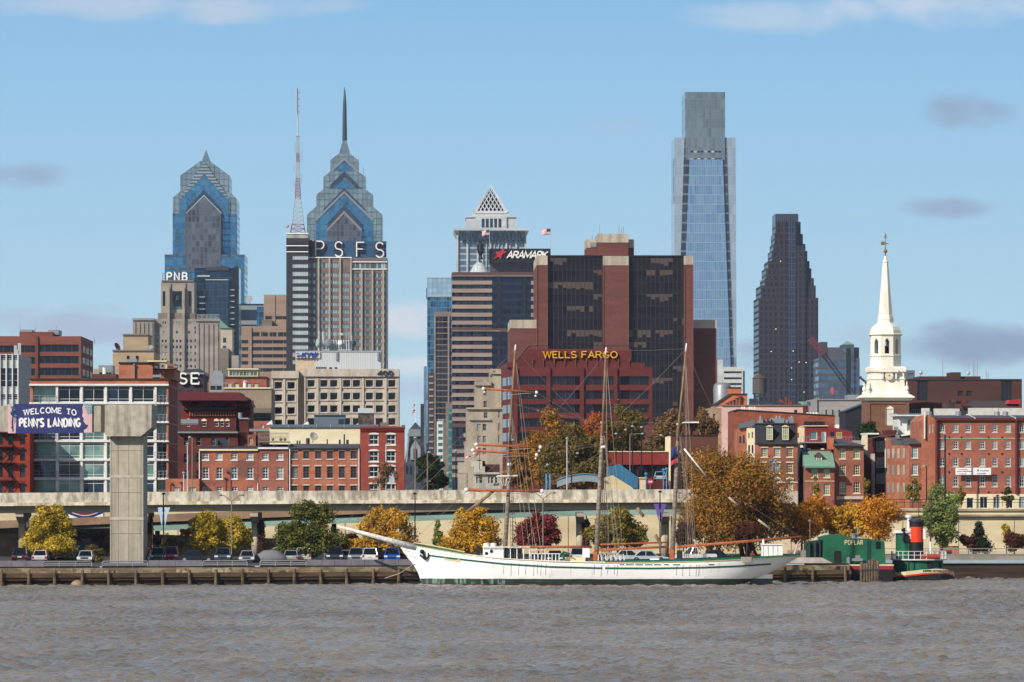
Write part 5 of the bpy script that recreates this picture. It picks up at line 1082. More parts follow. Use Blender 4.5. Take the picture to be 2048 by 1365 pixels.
b = rowhouse('brick_rowhouse', 'tall four storey deep red rowhouse with white arched double windows', 720, 808.5, 857.5, mat2('brick_crimson', '#8a4336', '#7d392e', (.4, .4, .5), fine=.12, fs=6), [(738.4, 756.8), (772.6, 791)], [(869, 889.7), (902, 923.2), (933, 954.3), (968, 990)], M['frame_white'], [M['dark_pane']], eave_m=flat('red_cornice', '#7a2c24'), nx=2, nz=2, sill=M['frame_white'])
for y in (869, 902, 933, 968):
 for (x0, x1) in ((738.4, 756.8), (772.6, 791)): b.prism([(x0-1.2, y+.5), (x0-1.2, y-.8), (x0+3, y-2.6), ((x0+x1)/2, y-3.2), (x1-3, y-2.6), (x1+1.2, y-.8), (x1+1.2, y+.5)], M['frame_white'], -.14, .12, 'window_arch')
for i in range(21): b.block(721+i*4.2, 723+i*4.2, 857.6, 863, flat('red_cornice', '#7a2c24') if i == 0 else bpy.data.materials['red_cornice'], -.25, .24, name='corbel')
b.block(803, 810, 850, 858, M['brick_red'], 2, 3, name='chimney')
b = B('brick_wall_block', 'low red brick block beside the leftmost rowhouse', 'building', 330, 399, 688); ops = [(347, 358, 975, 990), (379, 391, 975, 990)]
b.block(331, 398.5, 958, None, M['brick_orange'], 0, 8, ops=ops); b.wins(ops, M['frame_white'], M['curtain_pane'], 0, 'sash', nx=4, nz=4)
# ---- carved stone blocks right of the canyon
stn = mat2('weathered_stone', '#a39685', '#8a7e70', (.3, .3, .08), fine=.15)
b = B('old_stone_block', 'weathered beige stone block with stepped parapets in front of the striped tower', 'building', 934, 1010, 1000)
ops = [(953.5, 961.5, 848, 862), (965, 972.5, 848, 862), (954.8, 961.8, 872, 886), (965.3, 972.4, 872, 886), (967.5, 975, 825, 837), (954.8, 961.8, 896, 909), (965.3, 972.4, 896, 909), (996.5, 999.5, 823, 836), (996.5, 999.5, 847, 862), (996.5, 999.5, 871, 886), (954.8, 961.8, 920, 933)]
b.block(934, 1005, 819, None, stn, 0, 30, ops=ops); b.wins(ops, M['tan_stone'], [M['blue_pane'], M['curtain_pane']], 0, 'sash', nx=2, nz=2)
b.block(933, 1005.5, 815.5, 819, stn, -.6, 30, name='cornice'); b.block(938, 981, 838, 841, stn, -.5, 1.4, name='cornice')
ops = [(967.5, 974.5, 780, 792), (967.5, 974.5, 802, 815)]
b.block(951, 1003, 771, 815.4, stn, 3, 24, ops=ops, name='upper_block'); b.wins(ops, M['tan_stone'], M['blue_pane'], 3, 'sash'); b.block(950, 983, 762.5, 770.9, stn, 2.4, 12, name='parapet'); b.block(981, 1003, 737, 770.9, stn, 6, 18, name='tower_block')
b.prism([(966, 762.4), (970, 757.5), (974, 762.4)], stn, 2.6, 2, 'gable'); b.block(985, 1003.5, 744, 747, stn, 5.5, 19, name='cornice'); b.prism([(981, 747), (985, 735.5), (989, 740), (981, 752)], stn, 5.7, 3, 'parapet')
b.block(917, 934, 925, None, M['pale_pier'], 3, 22, name='side_wing'); b.block(930, 934, 888, 925, M['pale_pier'], 4, 14, name='side_wing')
b = B('ornate_stone_block', 'small ornate pale stone building with arched windows under a red roof', 'building', 946, 1000, 820)
arc_ = [(952.2, 956.2, 954, 967), (958.7, 965, 953, 967), (976, 979.5, 953, 967), (982, 987, 953, 967), (990, 995, 953, 967)]
wst = mat2('pale_carved_stone', '#aaa79c', '#8c8a82', (.4, .4, .15)); b.block(947, 1000, 949, None, wst, 0, 14, ops=arc_); b.wins(arc_, wst, [M['dark_pane']], 0, 'sash', nx=1, nz=2)
for (x0, x1, y0, y1) in arc_: b.prism([(x0-.8, y0+.5), (x0-.4, y0-1.5), ((x0+x1)/2, y0-3), (x1+.4, y0-1.5), (x1+.8, y0+.5)], M['tan_stone'], -.12, .1, 'arch_stone')
b.block(946.5, 1000.5, 945, 949, wst, -.5, 15, name='cornice'); b.block(948, 970, 934, 944.9, wst, .6, 8, name='parapet'); b.block(942.5, 965, 922.5, 933.9, wst, 1.4, 6, name='tower'); b.block(971, 1000, 929, 944.9, mat2('maroon_roof', '#4d2a2c', '#41252a'), 3, 9, name='roof'); b.block(960, 971, 922, 933, M['brick_dark'], 4, 3, name='chimney')
flag('flag', 'national flag hanging over the street before the weathered stone block', 942, 912, 11, 5, 815, -1, droop=.1); flag('flag', 'crumpled red flag by the ornate stone building', 958, 903, 9, 7, 815, -1, flat('flag_pink', '#8f5560'), droop=.5)
pole('flagpole', 'short flagpole on the ornate stone building', 959, 940, 900, 816, .06, M['dark_metal'])
# ---- right hand town
b = B('white_band_offices', 'white rendered office block with dark window bands at the foot of the tallest glass tower', 'office building', 1436, 1490, 1500)
ops = [(1448, 1483.5, y, y+4.2) for y in (743, 755, 766.5, 778.5, 790)]
b.block(1446.5, 1486, 734.5, None, mat2('white_render', '#b3b5b0', '#a5a7a3'), 0, 24, ops=ops, reveal=.3); b.wins(ops, M['white_paint'], M['blue_pane'], 0, 'pane', dep=.2, name='window_band'); b.block(1436.5, 1446.3, 719.5, None, M['pale_stone'], 2, 20, name='stair_tower'); b.block(1486.2, 1491, 742, None, M['green_pane'], 3, 18, name='glass_corner')
q = MB(); q.lathe([(2.6, b.base), (2.6, b.z(775)), (2.2, b.z(769)), (1.2, b.z(766.5)), (.1, b.z(766))], b.x(1441.5), 1493, 12); b.part('tank', q, M['galv'], True)
b = B('orange_stucco_block', 'orange stucco gable block with four flues above the pink wall', 'building', 1428, 1495, 1050)
ora = mat2('orange_stucco', '#b5694a', '#a86045', (.2, .2, .3), fine=.08)
b.prism([(1428.5, 880), (1428.5, 811), (1463, 788.2), (1494.5, 788.2), (1494.5, 880)], ora, 0, 14); b.block(1458.5, 1484, 775, 788, ora, 3, 6, name='roof_house'); b.block(1458, 1484.5, 774, 776, M['tar_roof'], 2.8, 6.5, name='roof_edge')
b.prism([(1427.5, 811), (1463, 787.5), (1495, 787.5), (1495, 789.4), (1463.5, 789.4), (1428.5, 812.5)], M['tar_roof'], -.3, 14.5, 'roof_edge')
q = MB()
for px, t in ((1454, 807), (1460, 804), (1466.5, 801), (1473.5, 797), (1479.5, 794)): q.tube([(b.x(px), 1049.6, b.z(814)), (b.x(px), 1049.6, b.z(t))], .35, 6); q.tube([(b.x(px), 1049.6, b.z(t+.5)), (b.x(px), 1049.6, b.z(t-1))], .5, 6)
b.part('flue', q, mat2('flue_rust', '#7d4a38'))
b = B('pink_wall_block', 'pale pink rendered block with a long pink parapet behind the brick wall', 'building', 1420, 1618, 900)
pink = mat2('pink_render', '#c9a79e', '#bd998f', (.15, .15, .2), fine=.06)
b.block(1443, 1617, 811.5, None, pink, 0, 18); b.block(1442.6, 1617.5, 810, 812.2, M['tan_dark'], -.3, 18.6, name='roof_edge')
b.block(1420, 1442.8, 816, None, mat2('tan_brick', '#9b8470', '#88705e', (.3, .3, .3), fine=.2), .3, 16, ops=[(1426, 1431, 828, 845)]); b.block(1606, 1617, 813, 830, M['brick_dark'], -.2, .5, name='brick_end')
for px in (1482, 1486.5, 1497, 1501.5, 1507): b.block(px-1.4, px+1.2, 814.5, 820, M['white_paint'], -3, .6, name='roof_vent')
b.wins([(1588.5, 1594, 820, 827)], M['frame_white'], M['dark_pane'], -.1, 'pane', dep=.05)
q = MB()
rn = random.Random(3)
for px, t in ((1565, 797), (1569, 799), (1577, 793), (1583, 797), (1587, 799), (1560, 804), (1573, 803)): q.tube([(b.x(px), 905, b.z(811)), (b.x(px), 905, b.z(t))], .25, 6)
b.part('chimney', q, mat2('pot_brick', '#6d3f33'))
q = MB(); [q.box(b.x(px), b.x(px+w), 904, 907, b.z(811), b.z(811-h)) for px, w, h in ((1503, 16, 14), (1531, 24, 9), (1552, 18, 6), (1592, 12, 5))]; b.part('roof_plant', q, M['dark_metal'])
q = MB(); q.lathe([(1.1, b.z(811)), (1.1, b.z(803)), (.1, b.z(802.5))], b.x(1613), 905, 10); b.part('roof_tank', q, flat('tank_green', '#5f8a78'))
t_ = thing('water_tank', 'round timber water tank with conical roof on a steel stand', 'water tank', (px2x(1519.3, 960), 960, GZ)); k = 960/F; tx = px2x(1519.3, 960)
q = MB(); q.lathe([(14.2*k, py2z(787, 960)), (14.2*k, py2z(757.5, 960))], tx, 960, 20)
for py in (762, 768, 774, 780): q.lathe([(14.45*k, py2z(py+.6, 960)), (14.45*k, py2z(py, 960))], tx, 960, 20)
q.build('tank', mat2('tank_wood', '#56514f', '#474342', (3, 3, .1)), t_)
q = MB(); q.lathe([(15.4*k, py2z(757.6, 960)), (14.8*k, py2z(756.5, 960)), (.1, py2z(748, 960))], tx, 960, 20); q.build('roof', mat2('tank_roof', '#54463f'), t_)
for sx in (-1, 1):
 for sy in (-1, 1): q = MB(); q.tube([(tx+sx*10*k, 960+sy*10*k, GZ), (tx+sx*10*k, 960+sy*10*k, py2z(787, 960))], .14, 5); q.build('leg', M['dark_metal'], t_)
q = MB(); q.box(tx-14*k, tx+14*k, 960-14*k, 960+14*k, py2z(789, 960), py2z(787, 960)); q.build('platform', M['dark_metal'], t_)
b = B('grey_shed_block', 'long grey flat roofed block with slit windows left of the church tower', 'building', 1618, 1735, 1000)
gr = mat2('grey_block', '#8f8b88', '#827f7d', (.1, .1, .3)); ops = [(1651+i*13, 1654+i*13, 820, 834) for i in range(6)]
b.block(1628, 1734, 800, None, gr, 0, 20, ops=ops); b.wins(ops, gr, M['dark_pane'], 0, 'pane'); b.prism([(1618, 880), (1618, 803), (1634, 797.6), (1634, 880)], gr, -.4, 18, 'wing'); b.block(1627, 1735, 798.6, 800.6, M['galv'], -.3, 21, name='roof_edge'); b.block(1700, 1735, 789, 798.5, M['galv'], 5, 8, name='roof_plant')
b = B('black_shed', 'black clad shed with slanting roof beside the church tower', 'shed', 1690, 1735, 930)
b.prism([(1691, 880), (1691, 823), (1735, 806), (1735, 880)], mat2('black_clad', '#26262c', '#1f1f25'), 0, 14); b.prism([(1690, 824), (1735, 806.5), (1735, 805), (1690, 822.4)], M['dark_metal'], -.3, 14.5, 'roof_edge')
b = B('brick_party_wall', 'long blank brick block behind the slate mansard house', 'building', 1466, 1670, 780)
b.prism([(1466.7, 960), (1466.7, 823), (1475, 819.5), (1669.7, 831.5), (1669.7, 960)], mat2('brick_party', '#8a4c37', '#75402f', (.3, .3, .5), fine=.22, fs=6), 0, 14); b.prism([(1466.5, 822.5), (1475, 818.6), (1670, 830.5), (1670, 832), (1475, 820.2), (1466.5, 824)], M['tar_roof'], -.2, 14.4, 'coping')
for px in (1622.5, 1628, 1634, 1640): q = MB(); q.tube([(b.x(px), 786, b.z(830)), (b.x(px), 786, b.z(824.5))], .35, 6); b.part('roof_vent', q, M['white_paint'])
b = B('mansard_house', 'tall brick house with black slate mansard storey and cream side wall', 'house', 1498, 1595, 700, 'old houses beyond the autumn trees')
cl = [(1522.5, 1535), (1548, 1560.4), (1574, 1586)]
ops = [(x0, x1, y, y+h) for (y, h) in ((896, 18), (926, 20), (959, 20)) for (x0, x1) in cl]
b.block(1515, 1595, 889, None, M['brick_mix'], 0, 16, ops=ops); b.wins(ops, M['frame_cream'], [M['green_pane'], M['blue_pane'], M['dark_pane']], 0, 'sash', nx=3, nz=4, sill=M['frame_cream'], lintel=M['frame_cream'])
for (x0, x1) in cl: b.prism([(x0-1, 961), (x0-1, 958.5), (x0+2, 955.5), ((x0+x1)/2, 954), (x1-2, 955.5), (x1+1, 958.5), (x1+1, 961), (x1-.5, 959), ((x0+x1)/2, 956.5), (x0+.5, 959)], M['frame_cream'], -.2, .18, 'arch_stone')
b.block(1514.6, 1595.3, 964, 966, M['frame_cream'], -.1, .12, name='string_course'); b.block(1514.5, 1595.5, 983, 1015, M['precast'], -.08, .1, name='plinth')
q = MB(); q.frus((b.x(1515.5), b.x(1594.5), 700.1, 715.5), (b.x(1518), b.x(1593), 702.2, 714), b.z(885.5), b.z(848)); b.part('mansard_roof', q, mat2('slate_black', '#2f3238', '#26292f', (1.5, 1.5, 2.5), fine=.2, fs=4))
b.block(1514, 1596, 885.4, 889, M['tar_roof'], -.5, 17, name='eave'); b.block(1592, 1596, 847, 885, M['brick_dark'], .6, 15, name='party_wall'); b.block(1516, 1594, 846, 848.4, M['tar_roof'], 1.9, 12, name='roof_edge')
for x0, x1 in ((1533, 1545.5), (1564.5, 1577.5)):
 b.wins([(x0, x1, 854, 880.5)], M['frame_cream'], M['green_pane'], -.15, 'sash', nx=3, nz=5, dep=.22, fw=.13); b.block(x0, x1, 853.9, 880.6, M['slate'], .1, 3, name='dormer'); b.prism([(x0-1, 854), ((x0+x1)/2, 850.5), (x1+1, 854)], M['frame_cream'], -.2, 3, 'dormer_head')
b.block(1498.5, 1514.6, 856, None, M['cream_paint'], 5, 10, ops=[(1501, 1504, 866, 876), (1508, 1511, 864, 876)], name='side_wing'); b.prism([(1481.5, 1000), (1481.5, 857), (1499, 854), (1499, 1000)], M['brick_orange'], 6, 9, 'side_wing')
b.prism([(1481.5, 857), (1481.5, 848), (1514, 839), (1514, 850)], M['slate_blue'], 5.5, .3, 'roof_screen'); b.wins([(1483, 1487, 872, 886), (1490, 1494, 870, 886), (1501, 1504, 890, 904), (1508, 1511, 890, 906)], M['galv'], M['blue_pane'], 4.9, 'pane', dep=.05)
q = MB(); rn = random.Random(9)
for px, w, h in ((1521, 9, 7), (1533, 6, 8), (1541, 6, 8), (1547, 26, 11), (1575, 5, 8), (1583, 8, 13)): q.box(b.x(px), b.x(px+w), 704, 706.5, b.z(847), b.z(847-h))
for px in (1526, 1558.5, 1565, 1589): q.tube([(b.x(px), 705, b.z(847)), (b.x(px), 705, b.z(831))], .16, 6)
b.part('roof_plant', q, M['galv'])
q = MB(); [q.box(b.x(px), b.x(px+2.5), 703.5, 704, b.z(847), b.z(839)) for px in (1530, 1538, 1545)]; b.part('louvre', q, M['black'])
b = B('red_stucco_house', 'dark red stucco upper house with terrace and a row of black roof units', 'house', 1596, 1704, 735)
rst = mat2('red_stucco', '#7c2a31', '#72262d', (.2, .2, .3), fine=.06)
b.block(1611, 1655, 852.5, None, rst, 0, 10, ops=[(1619, 1634.5, 863.5, 880), (1641.8, 1652, 863, 886)]); b.prism([(1655.2, 960), (1655.2, 853.5), (1703.6, 863.5), (1703.6, 960)], rst, -1, 10, 'side_wing')
b.wins([(1619, 1634.5, 863.5, 880)], M['frame_white'], M['green_pane'], 0, 'sash', nx=1, nz=1); b.wins([(1641.8, 1652, 863, 886)], M['frame_white'], M['green_pane'], 0, 'sash', nx=1, nz=1, fw=.18, name='door'); b.wins([(1671.5, 1683, 865, 878)], flat('frame_yellow', '#c9a552'), M['green_pane'], -1.2, 'sash', nx=3, nz=3, dep=.18); b.wins([(1659.5, 1666.5, 864, 876)], M['dark_metal'], M['dark_pane'], -1.2, 'pane', dep=.15)
b.block(1597, 1611, 855, None, M['cream_paint'], 2, 8, ops=[(1597.5, 1600, 866, 876)], name='side_wing'); b.block(1597, 1705, 884.6, 887, M['tan_stone'], -4, 4.2, name='terrace')
for i in range(4): b.block(1611.5+i*10.7, 1620+i*10.7, 843, 851.5, M['black'], 2, 2, name='roof_unit')
b.block(1609, 1656, 851.4, 853, M['cream_paint'], -.3, 10.6, name='roof_edge'); b.block(1676, 1683, 849, 856, M['white_paint'], 4, 2, name='roof_vent')
q = MB(); q.box(b.x(1597), b.x(1705), 731, 731.06, b.z(875.3), b.z(874.5))
for i in range(19): q.box(b.x(1597+i*6), b.x(1597.6+i*6), 731, 731.05, b.z(884.6), b.z(875.4))
b.part('terrace_rail', q, M['galv'])
b.block(1596, 1611, 887.5, None, flat('alley_shade', '#27272d', .8), -3, 8, name='alley_wall'); b.block(1597, 1611, 891, 896, M['cream_paint'], -3.3, .3, name='alley_band'); q = MB(); q.tube([(b.x(1606.5), 731.4, b.base), (b.x(1606.5), 731.4, b.z(886))], .28, 8); b.part('downspout', q, flat('navy_pipe', '#202a3c'))  # near-black wall colour stands in for the shade of the gap
b = B('green_roof_house', 'small brick house with seamed green metal roof and one dormer', 'house', 1609, 1669, 698, 'old houses beyond the autumn trees')
ops = [(1623, 1636, 938.5, 955), (1647.6, 1659.8, 938.5, 955), (1623, 1636, 968, 990), (1647.6, 1659.8, 968, 990)]
b.block(1610, 1668.8, 933, None, M['brick_red'], 0, 12, ops=ops); b.wins(ops, M['frame_cream'], [M['curtain_pane'], M['green_pane']], 0, 'sash', nx=3, nz=4, sill=M['frame_cream'])
z0, z1 = b.z(933.3), b.z(902); q = MB(); x0, x1 = b.x(1608.6), b.x(1669.4); q.prismx([(697.3, z0), (710, z0), (705, z1), (702.6, z1)], x0, x1)
for i in range(15):
 xx = x0+(x1-x0-.05)*i/14; q.prismx([(697.27, z0+.002), (697.32, z0+.002), (702.6, z1+.05), (702.55, z1+.05)], xx, xx+.05)
b.part('roof', q, mat2('green_metal', '#6f9a85', '#7f8f78', (.5, .5, .6), fine=.08)); b.block(1608.5, 1669.5, 933.2, 936.5, flat('gutter_green', '#4f7f6a'), -.8, .6, name='gutter'); b.block(1612, 1666, 899, 902.2, M['brick_brown'], 4.5, 3, name='ridge')
b.block(1633, 1646.5, 911, 925.5, M['brick_brown'], 1.4, 4, name='dormer'); b.prism([(1630.5, 912), (1639.7, 905), (1649, 912)], M['brick_brown'], 1.0, 4.6, 'dormer_roof'); b.wins([(1634, 1645.5, 912, 925)], M['frame_white'], M['blue_pane'], 1.2, 'sash', nx=3, nz=4, dep=.15)
b.block(1610, 1669, 962, 963.3, M['frame_cream'], -.08, .1, name='string_course')
for px in (1620, 1648): b.block(px, px+6, 897, 899.3, M['white_paint'], 4.8, 1, name='skylight')
b = B('brick_house', 'three storey red brick house with sloping grey roof and six cream windows', 'house', 1659, 1728, 700, 'old houses beyond the autumn trees')
ops = [(x0, x1, y, y+h) for (y, h) in ((897.5, 20), (930, 20.5), (964.5, 22)) for (x0, x1) in ((1679, 1691.3), (1707, 1719.6))]
b.block(1668.9, 1727.6, 893, None, M['brick_red'], 0, 12, ops=ops); b.wins(ops, M['frame_cream'], [M['green_pane'], M['blue_pane'], M['dark_pane']], 0, 'sash', nx=3, nz=4, sill=M['frame_cream'])
q = MB(); x0, x1 = b.x(1668), b.x(1729); q.add([(x0, 699.4, b.z(891)), (x1, 699.4, b.z(891)), (x1, 712, b.z(891)), (x0, 712, b.z(891)), (b.x(1660), 706, b.z(875)), (b.x(1676), 706, b.z(875.5)), (b.x(1700), 706, b.z(881))], [(0, 1, 6, 4), (1, 2, 6), (2, 3, 4, 6), (3, 0, 4), (0, 3, 2, 1)]); b.part('roof', q, M['grey_roof'])
b.block(1667.5, 1729, 890.6, 893, M['tar_roof'], -.7, 13, name='gutter'); b.block(1659.5, 1668.6, 876, 899, ora, 1, 4, name='chimney'); b.block(1672, 1727, 993, 1000, M['precast'], -.3, .5, name='shop_front')
b = B('narrow_brick_infill', 'dark brick infill house with concrete fin between the brick houses', 'house', 1728, 1749, 712)
b.block(1728, 1742, 919, None, M['brick_dark'], 0, 10); b.prism([(1728, 919), (1728, 897), (1742, 906), (1742, 919)], M['tar_roof'], 1, 6, 'roof'); b.block(1742.2, 1748.5, 908, None, M['precast'], -1, 8, name='fin'); b.prism([(1731, 908), (1731, 880), (1733, 866), (1739, 866), (1739, 900)], M['cream_paint'], 3, 4, 'roof_screen'); b.block(1732, 1762, 866, 869, M['white_paint'], 3, 6, name='roof_edge')
# ---- white church steeple
cw = mat2('steeple_white', '#dfdacd', '#d4cebf', (.4, .4, .15), fine=.06)
b = B('church_tower', 'white wooden church steeple with arched belfry on a brown brick tower', 'church', 1732, 1820, 850, rot=False)
b.root.rotation_euler.z = R(2.5); k = 850/F; xc, yc = b.x(1776), 850+43.5*k
q = MB(); hw = 43.5*k; ops = [b.rect((1771.8, 1787, 818, 851.6))]
wall_mesh(q, b.x(1732.5), b.x(1819.6), b.base, b.z(802.8), 850, 2*hw, ops, .3); b.part('brick_tower', q, mat2('church_brick', '#72503f', '#664737', (.5, .5, .7), fine=.15, fs=5))
q = MB(); x0, x1, z0, z1 = ops[0]
for i in range(14): zz = z0+(z1-z0)*i/14; q.box(x0, x1, 850.08, 850.2, zz+.04, zz+.19)
q.box(x0, x0+.1, 850.05, 850.22, z0, z1); q.box(x1-.1, x1, 850.05, 850.22, z0, z1); b.part('louvre', q, cw)
b.prism([(1771.8, 818), (1773, 815.5), (1779.4, 812), (1786, 815.5), (1787, 818)], cw, -.05, .3, 'louvre_head'); b.prism([(1770, 852), (1770, 817), (1772, 814), (1779.4, 809.8), (1787, 814), (1789, 817), (1789, 852), (1787.2, 852), (1787.2, 817.6), (1786, 815.3), (1779.4, 811.8), (1773, 815.3), (1771.6, 817.6), (1771.6, 852)], flat('arch_brick', '#8a6350', .8), -.12, .1, 'louvre_arch')
for px in (1734, 1812): b.block(px, px+6, 806, 880, bpy.data.materials['church_brick'], -.16, .18, name='corner_pilaster')
b.block(1740.2, 1811.8, 805, 808.5, bpy.data.materials['church_brick'], -.15, .17, name='corner_pilaster')
q = MB()
def sq(r, y, mb=q): pass
q = MB(); q.frus((xc-44*k, xc+44*k, yc-44*k, yc+44*k), (xc-52*k, xc+52*k, yc-52*k, yc+52*k), b.z(802.7), b.z(796)); q.box(xc-52.5*k, xc+52.5*k, yc-52.5*k, yc+52.5*k, b.z(795.9), b.z(794)); q.frus((xc-52.5*k, xc+52.5*k, yc-52.5*k, yc+52.5*k), (xc-41*k, xc+41*k, yc-41*k, yc+41*k), b.z(793.9), b.z(787)); b.part('cornice', q, cw)
q = MB()
for i in range(18): xx = xc+(-47+i*5.4)*k; q.box(xx, xx+2.4*k, yc-50*k, yc-46*k, b.z(799.8), b.z(797.4))
b.part('dentils', q, flat('dentil_grey', '#9aa08c'))
E8 = R(22.5); s8 = 1/math.cos(R(22.5))
def octp(name, prof, mat=cw): q = MB(); q.lathe([(r*k*s8, b.z(y)) for r, y in prof], xc, yc, 8, E8); return b.part(name, q, mat)
def sqp(name, prof, mat=cw): q = MB(); q.lathe([(r*k*1.41421, b.z(y)) for r, y in prof], xc, yc, 4, R(45)); return b.part(name, q, mat)
sqp('lower_stage', [(37.5, 787.5), (36, 783), (34.5, 770), (34, 760), (35.6, 759), (35.6, 757.5), (33.8, 757), (33.2, 745), (36.6, 744), (37.2, 741), (37.2, 736), (34, 733.4)])
q = MB()
for sg in (-1, 1):
 for yy in (-1, 1):
  cx_, cy_ = xc+sg*38.5*k, yc+yy*38.5*k; q.lathe([(r*k, b.z(y)) for r, y in ((4.5, 787), (4.5, 784), (2, 782), (4.2, 778), (3.6, 774), (1, 771), (1.8, 769), (.3, 762))], cx_, cy_, 8)
b.part('urn', q, cw)
yf = yc-37.4*k
q = MB(); zt, zb = b.z(735.5), b.z(743.5); q.prism([(b.x(1759), zb-.1), (b.x(1797), zb-.1), (b.x(1797), zb+.3), (b.x(1778), zt+.35), (b.x(1759), zb+.3)], yf-.5, yf); b.part('pediment', q, cw)
q = MB(); disc(q, (b.x(1778.5), b.z(751.5)), 8.6*k, yf-.3, yf+.6, 18); b.part('clock_face', q, flat('clock_cream', '#cfc6b0')); q = MB(); disc(q, (b.x(1778.5), b.z(751.5)), 1.2*k, yf-.4, yf-.31, 8); b.part('clock_hub', q, M['black'])
for px in (1764, 1791): q = MB(); q.box(b.x(px), b.x(px+3.4), yf-.25, yf+.5, b.z(758), b.z(745.5)); b.part('scroll', q, cw)
octp('drum', [(31.5, 738), (31.5, 734), (30, 733), (30, 712.5), (31.8, 712), (31.8, 710.5), (29.5, 710)])
q = MB(); r0 = 29.4*k
for i in range(8):
 a0, a1 = R(45*i-22.5), R(45*i+22.5); p0 = Vector((xc+r0*s8*math.cos(a0), yc+r0*s8*math.sin(a0), 0)); p1 = Vector((xc+r0*s8*math.cos(a1), yc+r0*s8*math.sin(a1), 0))
 z0, z1, za = b.z(710), b.z(671), b.z(682); inn = Vector((xc, yc, 0))-(p0+p1)/2; inn = inn.normalized()*.7
 def seg(t0, t1, za_, zb_):
  A, C = p0.lerp(p1, t0), p0.lerp(p1, t1); vs = []
  for zz in (za_, zb_):
   for pt_ in (A, C, C+inn, A+inn): vs.append((pt_.x, pt_.y, zz))
  q.add(vs, [(0, 3, 2, 1), (4, 5, 6, 7), (0, 1, 5, 4), (1, 2, 6, 5), (2, 3, 7, 6), (3, 0, 4, 7)])
 seg(0, .3, z0, z1); seg(.7, 1, z0, z1); seg(.3, .7, z0, z0+.25); seg(.3, .36, za, z1); seg(.64, .7, za, z1); seg(.36, .42, za+.25, z1); seg(.58, .64, za+.25, z1); seg(.42, .58, za+.42, z1)
b.part('belfry', q, cw)
q = MB(); q.lathe([(.9, b.z(706)), (.75, b.z(700)), (.5, b.z(694)), (.1, b.z(691))], xc, yc, 10); b.part('bell', q, M['dark_metal'])
octp('belfry_cornice', [(29, 672), (33, 669.5), (33.5, 668), (31, 666.5)]); octp('dome', [(30.5, 666.4), (29.5, 660), (26, 653), (20, 648.5), (16, 645), (15.5, 643)])
octp('spire', [(15.5, 643), (15.2, 640), (15.6, 638.5), (15.6, 636), (15, 635), (15, 632), (13.6, 630.5), (5.2, 524), (6.2, 522.5), (6, 521), (4, 520), (2.4, 512), (.8, 510)])
q = MB(); q.tube([(xc, yc, b.z(511)), (xc, yc, b.z(464))], [.12, .05], 6); q.ball((xc, yc, b.z(501)), 4*k, 10); q.ball((xc, yc, b.z(468.5)), 1.8*k, 6, 1.6); q.box(xc-9*k, xc-1.5*k, yc-.03, yc+.03, b.z(488.5), b.z(482)); q.tube([(xc, yc, b.z(485.3)), (xc+7*k, yc, b.z(485.3))], [.12, .03], 5); q.tube([(xc-4*k, yc, b.z(473)), (xc+4*k, yc, b.z(473))], .06, 4); b.part('weather_vane', q, flat('gilt', '#8a6a35', .4, .5))
# ---- white penthouse and the long brick warehouse row
b = B('white_penthouse', 'white flat roofed penthouse with tall glazing between church tower and brick row', 'penthouse', 1790, 1846, 730)
b.block(1797, 1846, 833, None, M['frame_white'], 0, 9, ops=[(1814, 1843, 838, 863)]); b.wins([(1814+i*9.7, 1823.2+i*9.7, 838, 863) for i in range(3)], M['frame_white'], M['green_pane'], 0, 'sash', nx=1, nz=1, fw=.12); b.block(1790.5, 1848, 828.4, 832.8, M['frame_white'], -1.2, 11, name='roof_edge'); b.block(1791, 1848, 827.2, 828.8, M['slate_blue'], -1.3, 11.2, name='roof_edge'); b.block(1800, 1803, 843, 851, M['galv'], -.08, .1, name='vent')
b.prism([(1786, 872), (1846, 863.4), (1846, 867), (1786, 875)], M['white_paint'], -1.5, 4, 'roof_edge'); b.block(1795, 1846, 868.5, 890, mat2('ochre_wall', '#9a6a42'), -1, 3, name='lower_wall'); b.block(1768, 1789, 861, 878, M['brick_dark'], -3, 6, name='chimney_block'); b.block(1788, 1793, 854, 866, M['galv'], -2, 2, name='flue')
b = B('warehouse_wing', 'low brick warehouse wing with pale downpipes and barred bays', 'warehouse', 1748, 1787, 720)
b.prism([(1748, 1030), (1748, 879), (1787, 871), (1787, 1030)], M['brick_maroon'], -2, 20); b.prism([(1747, 880), (1787, 871.7), (1787, 868.5), (1747, 876.5)], M['brick_brown'], -2.4, 20, 'cornice')
for y in (880, 912, 944): b.wins([(1750+i*9.2, 1758.4+i*9.2, y+4-i*.8, y+24) for i in range(4)], M['stone_sill'], M['curtain_pane'], -2.2, 'sash', nx=3, nz=1, dep=.18, fw=.06)
q = MB(); q.tube([(b.x(1767.5), 717.4, b.base), (b.x(1767.5), 717.4, b.z(878))], .09, 6); q.tube([(b.x(1782), 717.4, b.base), (b.x(1782), 717.4, b.z(876))], .09, 6); b.part('downspout', q, M['white_paint'])
b = B('brick_corner_house', 'three storey brick corner house with sloped dark roof joining the long brick row', 'house', 1787, 1872, 692)
ops = [(x0, x1, y, y+h) for (y, h) in ((895, 21), (929, 21), (965, 22)) for (x0, x1) in ((1824, 1836), (1851.7, 1863.5))]
b.block(1818.7, 1870.3, 890, None, M['brick_red'], 0, 16, ops=ops); b.wins(ops, M['frame_white'], [M['green_pane'], M['blue_pane'], M['dark_pane']], 0, 'sash', nx=3, nz=4, sill=M['stone_sill'])
